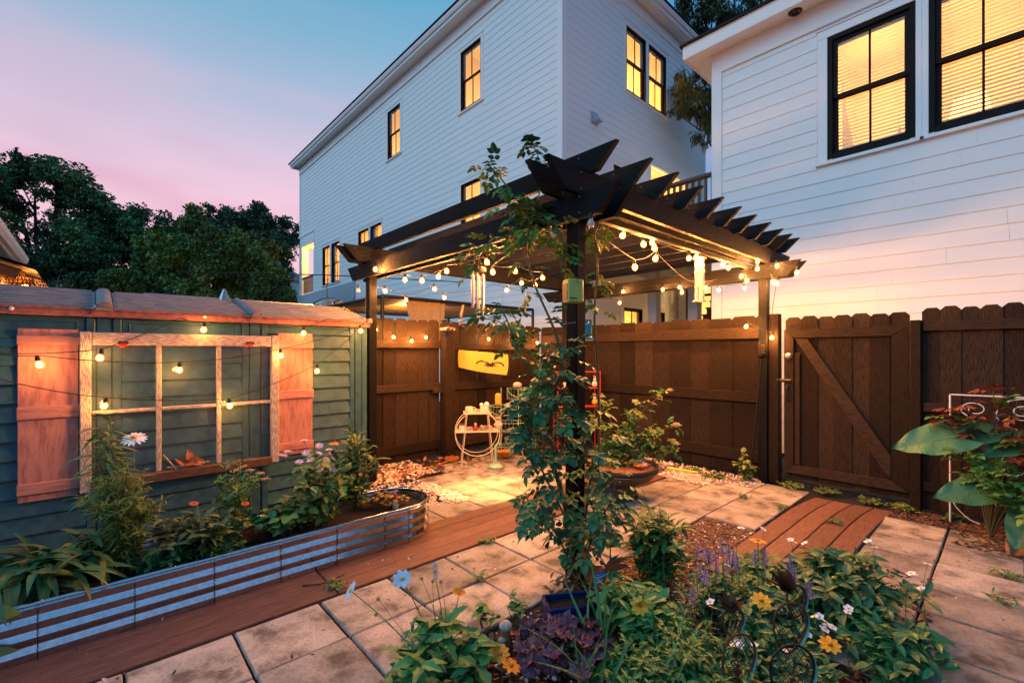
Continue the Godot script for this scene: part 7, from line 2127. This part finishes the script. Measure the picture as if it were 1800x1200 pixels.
	clumpy("bedstraw", "fine low foliage between the coral bells and the thicket", "plant", Vector3(1.66, -0.01, -1.05), {"n": 40, "per": 20, "l": 0.05, "w": 0.016, "k0": dk, "k1": gl, "r": 0.2, "h": 0.17, "rise": 0.3, "segs": 3, "foot": 0.85})
	# salvia spikes
	clumpy("salvia", "blue-violet salvia spikes standing in the middle of the bed", "plant", Vector3(2.46, -0.01, -1.08), {"n": 30, "per": 14, "l": 0.06, "w": 0.022, "k0": dk, "k1": gr, "r": 0.24, "h": 0.24, "rise": 0.3, "foot": 0.8}, "", func(P: Node, tips: Array) -> void:
		for t in [Vector3(2.44, 0.36, -1.16), Vector3(2.46, 0.345, -1.13), Vector3(2.48, 0.33, -1.11), Vector3(2.58, 0.36, -1.10), Vector3(2.56, 0.36, -1.05), Vector3(2.53, 0.345, -1.01), Vector3(2.50, 0.33, -0.98), Vector3(2.27, 0.32, -1.04), Vector3(2.60, 0.37, -0.88), Vector3(2.70, 0.34, -0.79), Vector3(2.60, 0.32, -0.74), Vector3(2.54, 0.30, -0.66), Vector3(2.13, 0.27, -1.04), Vector3(2.41, 0.335, -1.05), Vector3(2.45, 0.33, -1.01), Vector3(2.33, 0.30, -1.1), Vector3(2.66, 0.33, -0.95)]:
			stalk(P, t - Vector3(0, 0.3, 0), t)
			var g := Geo.new()
			for i in 30:
				var y := i / 30.0
				g.col = Color(0.03, 0.045, 0.34).lerp(Color(0.10, 0.10, 0.45), rng.randf())
				var an := i * 2.4
				g.leaf(t - Vector3(0, 0.085 * (1 - y), 0), Vector3(cos(an), 0.5, sin(an)), Vector3.UP, 0.021 * (1.15 - y * 0.7), 0.013, 3)
			part("flower_spike", g.mesh(), M.petal, P))
	clumpy("veronica", "pale green seed spikes leaning left of the salvia", "plant", Vector3(2.12, -0.01, -1.05), {"n": 8, "per": 40, "l": 0.022, "w": 0.010, "k0": Color(0.09, 0.13, 0.06), "k1": Color(0.13, 0.17, 0.09), "r": 0.12, "h": 0.38, "rise": 0.4, "segs": 3, "from": 0.3})
	# the large shrub beside the path
	clumpy("hydrangea", "dense rounded green shrub between the bed and the pavers", "shrub", Vector3(2.93, -0.01, -0.60), {"n": 80, "per": 16, "l": 0.085, "w": 0.042, "k0": dk, "k1": Color(0.055, 0.13, 0.04), "r": 0.36, "h": 0.34, "rise": 0.2, "segs": 4, "foot": 0.55, "sr": 0.004})
	clumpy("hydrangea", "lower green shrub at the picture's edge before the pavers", "shrub", Vector3(2.62, -0.01, -0.42), {"n": 54, "per": 15, "l": 0.075, "w": 0.036, "k0": dk, "k1": gr, "r": 0.30, "h": 0.24, "rise": 0.2, "foot": 0.6})
	clumpy("hydrangea", "dark low shrub filling the bed behind the cactus sculptures", "shrub", Vector3(2.52, -0.01, -0.85), {"n": 60, "per": 14, "l": 0.07, "w": 0.032, "k0": dk, "k1": gr, "r": 0.30, "h": 0.22, "rise": 0.25, "foot": 0.7})
	clumpy("hydrangea", "dark low shrub between the fine foliage and the two-paddle cactus", "shrub", Vector3(2.16, -0.01, -0.66), {"n": 50, "per": 14, "l": 0.065, "w": 0.03, "k0": dk, "k1": gr, "r": 0.28, "h": 0.15, "rise": 0.25, "foot": 0.8})
	clumpy("hydrangea", "dark low shrub behind the salvia at the mulch", "shrub", Vector3(2.95, -0.01, -1.05), {"n": 30, "per": 12, "l": 0.07, "w": 0.03, "k0": dk, "k1": gr, "r": 0.22, "h": 0.2, "rise": 0.25, "foot": 0.7})
	# golden cosmos heads
	var heads := [[Vector3(1.89, 0.215, -1.18), Vector3(-0.5, 0.6, 0.45), gold, "wide golden cosmos flower facing the path, left of the cacti"], [Vector3(2.62, 0.395, -0.92), Vector3(0.1, 1.0, 0.0), orange, "flat orange cosmos flower above the salvia"], [Vector3(2.26, 0.265, -0.78), Vector3(-0.35, 0.75, 0.2), gold, "golden cosmos flower between the two cactus sculptures"], [Vector3(2.33, 0.15, -0.53), Vector3(-0.3, 0.9, 0.2), gold, "golden cosmos flower low in front of the green shrub"], [Vector3(1.28, 0.115, -1.48), Vector3(-0.3, 0.8, 0.3), orange, "orange cosmos flower near the toadstool ornament"], [Vector3(1.29, 0.09, -1.42), Vector3(0.2, 0.9, 0.3), orange, "orange cosmos flower at the picture's lower edge"]]
	for f: Array in heads:
		var P := thing("cosmos_flower", f[3], "flower", Vector3.ZERO, "golden cosmos flowers in the bed")
		var at: Vector3 = f[0]
		stalk(P, Vector3(at.x + rnd(-0.03, 0.03), -0.01, at.z + rnd(-0.03, 0.03)), at)
		blossom(P, "flower", at, (f[1] as Vector3).normalized(), 0.046, f[2], Color(0.45, 0.16, 0.01), 9, 0.24, 0.12, 1)
		seat(P, Vector3(at.x, -0.01, at.z))
	# little white flowers
	var W := thing("white_bidens", "small white flowers on thin stalks scattered through the bed", "plant", Vector3.ZERO)
	for t: Vector3 in [Vector3(2.65, 0.42, -1.03), Vector3(2.75, 0.42, -0.94), Vector3(2.81, 0.38, -0.82), Vector3(2.87, 0.36, -0.77), Vector3(2.40, 0.31, -0.99), Vector3(2.47, 0.32, -0.92), Vector3(2.14, 0.23, -0.96), Vector3(2.10, 0.23, -0.93), Vector3(3.13, 0.37, -0.53), Vector3(3.09, 0.34, -0.29), Vector3(2.98, 0.31, -0.34), Vector3(2.96, 0.26, -0.30), Vector3(2.34, 0.25, -0.57), Vector3(2.35, 0.23, -0.55), Vector3(2.49, 0.24, -0.50), Vector3(2.25, 0.20, -0.59), Vector3(1.98, 0.19, -0.77), Vector3(2.10, 0.17, -0.63), Vector3(2.04, 0.18, -0.73), Vector3(3.08, 0.36, -0.50)]:
		stalk(W, t - Vector3(rnd(-0.04, 0.04), t.y + 0.01, rnd(-0.04, 0.04)), t, 0.0014)
		for i in rng.randi_range(1, 3):
			blossom(W, "flower", t + Vector3(rnd(-0.02, 0.02), rnd(-0.015, 0.01), rnd(-0.02, 0.02)) * float(i), (Vector3.UP + rdir() * 0.5).normalized(), rnd(0.017, 0.024), wh, ye, 5, 0.4, 0.2)
	seat(W, Vector3(2.5, -0.01, -0.8))
	for q: Array in [["creeping_weed", "tuft of weed growing in the crossing of two pavers by the rose", Vector3(1.75, 0.0, -2.23)], ["creeping_weed", "green tuft at the plank edge near the pavers' corner", Vector3(2.16, 0.0, -2.62)], ["creeping_weed", "tuft in the plank joint beside the metal planter", Vector3(1.06, 0.005, -2.72)], ["creeping_weed", "tuft sprouting between pavers before the gate path", Vector3(4.55, 0.0, -1.40)], ["creeping_weed", "weed standing on the gate planks near their far end", Vector3(4.45, 0.015, -0.98)], ["creeping_weed", "weed in the paver joint near the big-leaved plant's bed", Vector3(4.2, 0.0, -0.02)], ["creeping_weed", "tuft at the near paver joint of the right-hand walk", Vector3(3.75, 0.0, -0.05)], ["creeping_weed", "yellow-green weed in the pavers under the clear wind chime", Vector3(4.62, 0.0, -1.75)]]:
		clumpy(q[0], q[1], "weed", q[2], {"n": 9, "per": 5, "l": 0.035, "w": 0.016, "k0": gr, "k1": Color(0.13, 0.15, 0.03), "r": 0.08, "h": 0.05, "rise": 0.2, "segs": 3, "sr": 0.0012})

func ruffled(g: Geo, o: Vector3, d: Vector3, u: Vector3, r: float) -> void: # a round scalloped leaf with a cleft at its stalk
	var s := d.cross(u).normalized(); u = s.cross(d).normalized()
	var prev := Vector3.ZERO; var pm := Vector3.ZERO
	for i in 15:
		var a := -2.75 + 5.5 * i / 14.0
		var rr := r * (1.0 + 0.12 * cos(a * 5.0)) * (0.9 + 0.1 * cos(a))
		var e := d * cos(a) + s * sin(a)
		var p := o + e * rr + u * (r * 0.22 * sin(i * 2.1) + r * 0.1)
		var m := o + e * rr * 0.55 + u * r * 0.13 * (1.0 if i % 2 else -0.4)
		if i > 0:
			g.tri(o, pm, m) ; g.quad(pm, prev, p, m)
		prev = p; pm = m


func big_leaf(parent: Node, base: Vector3, tip: Vector3, w: float, k: Color, crumple := 0.0, face := Vector3(-0.72, 0.62, -0.1)) -> void: # an elephant-ear blade: heart-shaped, waved, with raised pale veins
	var d := tip - base
	var l := d.length()
	d = d.normalized()
	var s := d.cross(face).normalized()
	var u := s.cross(d)
	var g := Geo.new()
	var rows := 16; var half := 6
	var at := func(i: int, j: int) -> Vector3:
		var t := float(i) / rows
		var v := float(j) / half
		var wd := w * 0.5 * pow(sin(PI * clampf(pow(t * 0.94 + 0.06, 0.62), 0, 1)), 0.8)
		var back := (1.0 - t) * (0.30 * absf(v)) * l * 0.9 if t < 0.5 else 0.0
		return base + d * (l * t - back * (0.5 - t) * 2.0) + s * (wd * v) + u * (0.05 * l * absf(v) - 0.16 * l * t * t + 0.018 * l * sin(t * 17.0 + v * 3.0) * absf(v) + crumple * l * sin(v * 5.0 + t * 7.0))
	g.col = k
	for i in rows:
		for j in range(-half, half):
			g.col = k * rnd(0.95, 1.05)
			g.quad(at.call(i, j), at.call(i + 1, j), at.call(i + 1, j + 1), at.call(i, j + 1))
	g.col = k.lerp(Color(0.22, 0.30, 0.14), 0.55)
	var mid := []
	for i in rows + 1: mid.append(at.call(i, 0) + u * 0.001)
	g.tube(mid, 0.0035, 0.001, 4, false)
	for q in [1, 3, 6, 9, 12]:
		for sd in [-1, 1]: g.tube([at.call(q, 0) + u * 0.001, at.call(mini(q + 1, rows), sd * 2) + u * 0.0015, at.call(mini(q + 2, rows), sd * half) + u * 0.001], 0.0018, 0.0008, 4, false)
	part("leaf", g.mesh(), M.leaf, parent)

func corner_plants() -> void:
	var E := thing("elephant_ear", "elephant ear plant with huge heart-shaped leaves before the dark fence", "plant", Vector3.ZERO)
	var root := Vector3(5.05, 0.0, 0.02)
	var k := Color(0.042, 0.150, 0.072)
	var leaves := [[Vector3(4.86, 0.76, -0.28), Vector3(4.74, 0.66, -0.66), 0.30], [Vector3(5.02, 0.80, -0.12), Vector3(4.93, 0.72, -0.40), 0.22], [Vector3(5.0, 0.76, 0.06), Vector3(4.90, 0.64, -0.18), 0.20], [Vector3(4.80, 0.40, -0.12), Vector3(4.64, 0.34, -0.40), 0.24], [Vector3(4.80, 0.30, 0.10), Vector3(4.55, 0.10, 0.0), 0.22], [Vector3(5.1, 0.55, 0.35), Vector3(4.95, 0.42, 0.18), 0.22]]
	for q: Array in leaves:
		big_leaf(E, q[0], q[1], q[2], k * rnd(0.85, 1.2))
		var g := Geo.new(); g.col = Color(0.07, 0.13, 0.05)
		g.tube(bez([root + Vector3(rnd(-0.05, 0.05), 0, rnd(-0.05, 0.05)), root.lerp(q[0], 0.55) + Vector3(0.06, 0.12, 0.03), q[0]], 6), 0.014, 0.006, 7)
		part("leaf_stalk", g.mesh(), M.painted, E)
	big_leaf(E, Vector3(4.86, 0.10, 0.10), Vector3(4.66, 0.02, -0.02), 0.2, Color(0.16, 0.085, 0.05), 0.03)
	seat(E, root)
	# red-tipped rose in front of the trellis
	var R := thing("rose_bush", "rose bush with red new leaves growing through the white trellis", "rose bush", Vector3.ZERO)
	var b := Vector3(5.0, 0, -0.12)
	for q: Array in [[Vector3(4.94, 0.98, -0.30), 4], [Vector3(4.90, 0.92, -0.36), 4], [Vector3(4.96, 0.90, -0.22), 4], [Vector3(4.95, 1.13, -0.10), 4], [Vector3(5.0, 1.05, 0.02), 4], [Vector3(4.95, 0.95, 0.12), 4], [Vector3(4.90, 0.85, 0.05), 4], [Vector3(4.78, 0.66, -0.24), 2], [Vector3(4.72, 0.60, -0.06), 2], [Vector3(4.68, 0.52, -0.16), 2], [Vector3(4.70, 0.46, 0.04), 2], [Vector3(4.80, 0.70, 0.14), 4], [Vector3(4.62, 0.42, -0.06), 2], [Vector3(4.66, 0.58, 0.08), 1], [Vector3(4.60, 0.36, 0.06), 1]]:
		var e: Vector3 = q[0]
		var pts := bez([b, b.lerp(e, 0.5) + Vector3(0.03, 0.08, 0.02), e], 6)
		var g := Geo.new(); g.tube(pts, 0.006, 0.003, 5); part("cane", g.mesh(), M.cane, R)
		for i in 15:
			var p := along(pts, rnd(0.6, 1.0)) + rdir() * 0.05
			part("leaf", rose_mesh(q[1] if rng.randf() < 0.75 else 2), M.leaf, R, aim(p, rdir() * Vector3(1, 0.4, 1) + Vector3(-0.2, 0.2, -0.1), Vector3.UP + rdir() * 0.4, rnd(0.10, 0.16)))
	seat(R, b)
	# creeping jenny along the gate, vine at the torch
	var n := 0
	for q: Array in [[Vector3(5.37, 0, -1.55), 0.14, "bright yellow-green creeper at the gate's hinge post"], [Vector3(5.40, 0.0, -1.25), 0.15, "bright creeper under the gate above the end of the planks"], [Vector3(5.40, -0.02, -0.92), 0.13, "creeper at the middle of the gate's foot"], [Vector3(5.33, 0.0, -0.66), 0.12, "creeper by the gate post where the mulch begins"], [Vector3(5.12, 0.0, -2.25), 0.17, "patch of bright creeper on the pebbles at the foot of the torch"], [Vector3(5.20, 0.0, -2.55), 0.13, "thin creeper among pebbles beside the split stick"]]:
		clumpy("creeping_jenny", q[2], "creeper", q[0], {"n": 26, "per": 9, "l": 0.030, "w": 0.026, "k0": Color(0.10, 0.17, 0.03), "k1": Color(0.20, 0.22, 0.03), "r": q[1], "h": 0.05, "rise": 0.3, "segs": 3, "pw": 0.9, "sr": 0.0012}, "creeping jenny at the fence")
	clumpy("ivy_vine", "yellow-green vine climbing the foot of the garden torch", "vine", Vector3(5.25, 0.0, -1.98), {"n": 9, "per": 9, "l": 0.06, "w": 0.055, "k0": Color(0.10, 0.16, 0.03), "k1": Color(0.22, 0.24, 0.04), "r": 0.12, "h": 0.34, "rise": 0.1, "segs": 4, "pw": 0.9})
	clumpy("ivy_vine", "low ivy leaves at the foot of the fence post by the trellis", "vine", Vector3(5.30, 0.0, -0.30), {"n": 8, "per": 5, "l": 0.05, "w": 0.045, "k0": Color(0.04, 0.09, 0.03), "k1": Color(0.08, 0.12, 0.03), "r": 0.14, "h": 0.06, "rise": 0.1, "segs": 4, "pw": 0.9})


func chip(kind: int) -> ArrayMesh:
	var key := "chip%d" % kind
	if not cache.has(key):
		var g := Geo.new()
		if kind == 0: g.box(Vector3.ZERO, Vector3(1, 0.16, 0.42), 0.04)
		elif kind == 1: g.ball(Vector3.ZERO, 0.5, Vector3(1, 0.62, 0.8), 4, 7)
		else: g.leaf(Vector3.ZERO, Vector3(1, 0, 0), Vector3.UP, 1.0, 0.5, 4, 0.8, 0.5, -0.3)
		cache[key] = g.mesh()
	return cache[key]

func scatter(called: String, label: String, cat: String, kind: int, n: int, area: Array, size: Vector2, cols: Array, y := -0.008) -> void:
	var xfs := []; var cc := []
	for i in n:
		var a: Array = area[rng.randi() % area.size()]
		var x := rnd(a[0], a[1]); var z := rnd(a[2], a[3])
		var t := Basis(Vector3.UP, rnd(0, TAU)) * Basis(Vector3.RIGHT, rnd(-0.5, 0.5)) * Basis(Vector3(0, 0, 1), rnd(-0.35, 0.35))
		xfs.append(Transform3D(t * Basis().scaled(Vector3.ONE * rnd(size.x, size.y)), Vector3(x, y + rnd(0, 0.012), z)))
		cc.append((cols[rng.randi() % cols.size()] as Color) * rnd(0.7, 1.25))
	tag(multi(called, chip(kind), M.painted, xfs, self, cc), label, cat)

func litter() -> void:
	var brown := [Color(0.075, 0.030, 0.018), Color(0.11, 0.045, 0.025), Color(0.045, 0.022, 0.015), Color(0.16, 0.075, 0.045)]
	var pale := [Color(0.62, 0.50, 0.42), Color(0.72, 0.62, 0.55), Color(0.50, 0.34, 0.25), Color(0.38, 0.22, 0.16), Color(0.66, 0.60, 0.58)]
	scatter("bark_mulch", "dark bark mulch covering the flower bed", "mulch", 0, 9000, [[1.1, 3.82, -1.74, -0.3], [2.2, 3.8, -1.76, -1.0], [2.4, 3.82, -1.75, -1.36]], Vector2(0.015, 0.055), brown)
	scatter("bark_mulch", "bark mulch under the big-leaved plant along the dark fence", "mulch", 0, 2600, [[5.03, 5.40, -0.70, 0.7], [4.66, 5.4, -0.30, 0.7]], Vector2(0.015, 0.05), brown)
	scatter("pebbles", "cream and russet pebbles between the planter end and the fence", "pebbles", 1, 4200, [[1.95, 2.62, -5.25, -3.55], [1.75, 2.2, -4.2, -3.65], [2.0, 3.0, -5.28, -4.55], [2.5, 2.66, -4.2, -3.5]], Vector2(0.016, 0.046), pale, -0.004)
	scatter("pebbles", "pebbles strewn along the foot of the fence beside the gate", "pebbles", 1, 2000, [[5.03, 5.46, -4.0, -1.85], [4.75, 5.2, -2.75, -2.2]], Vector2(0.012, 0.036), pale, -0.004)
	scatter("pebbles", "pebbles along the outer edge of the near pavers", "pebbles", 1, 900, [[2.4, 4.6, 0.07, 0.5]], Vector2(0.014, 0.04), pale, -0.004)
	scatter("pebbles", "pale chips showing through the mulch of the flower bed", "pebbles", 1, 500, [[2.2, 3.8, -1.75, -1.3], [1.3, 2.2, -1.75, -1.2]], Vector2(0.010, 0.026), pale, -0.002)
	scatter("fallen_leaves", "russet fallen leaves under the plant stands", "leaves", 2, 420, [[3.1, 5.3, -5.2, -4.55], [4.3, 5.3, -4.6, -3.4], [2.1, 3.2, -5.2, -4.4]], Vector2(0.04, 0.09), [Color(0.22, 0.075, 0.03), Color(0.32, 0.12, 0.05), Color(0.10, 0.05, 0.03)], 0.004)
	scatter("leaf_litter", "bits of leaf, bark and petal scattered on pavers and planks", "litter", 2, 260, [[-0.4, 2.2, -3.05, -2.2], [0.6, 5.0, -2.6, -1.8], [2.6, 4.6, -4.4, -2.7], [3.0, 5.0, -0.7, 0.0]], Vector2(0.008, 0.028), [Color(0.06, 0.03, 0.02), Color(0.10, 0.05, 0.03), Color(0.55, 0.42, 0.36), Color(0.05, 0.06, 0.02)], 0.008)
	var g := Geo.new(); g.tube([Vector3(0.92, 0.012, -2.86), Vector3(1.0, 0.016, -2.80), Vector3(1.16, 0.012, -2.83)], 0.005, 0.003, 5)
	tag(part("twig", g.mesh(), M.bark), "dark twig lying on the planks beside the metal planter", "twig")
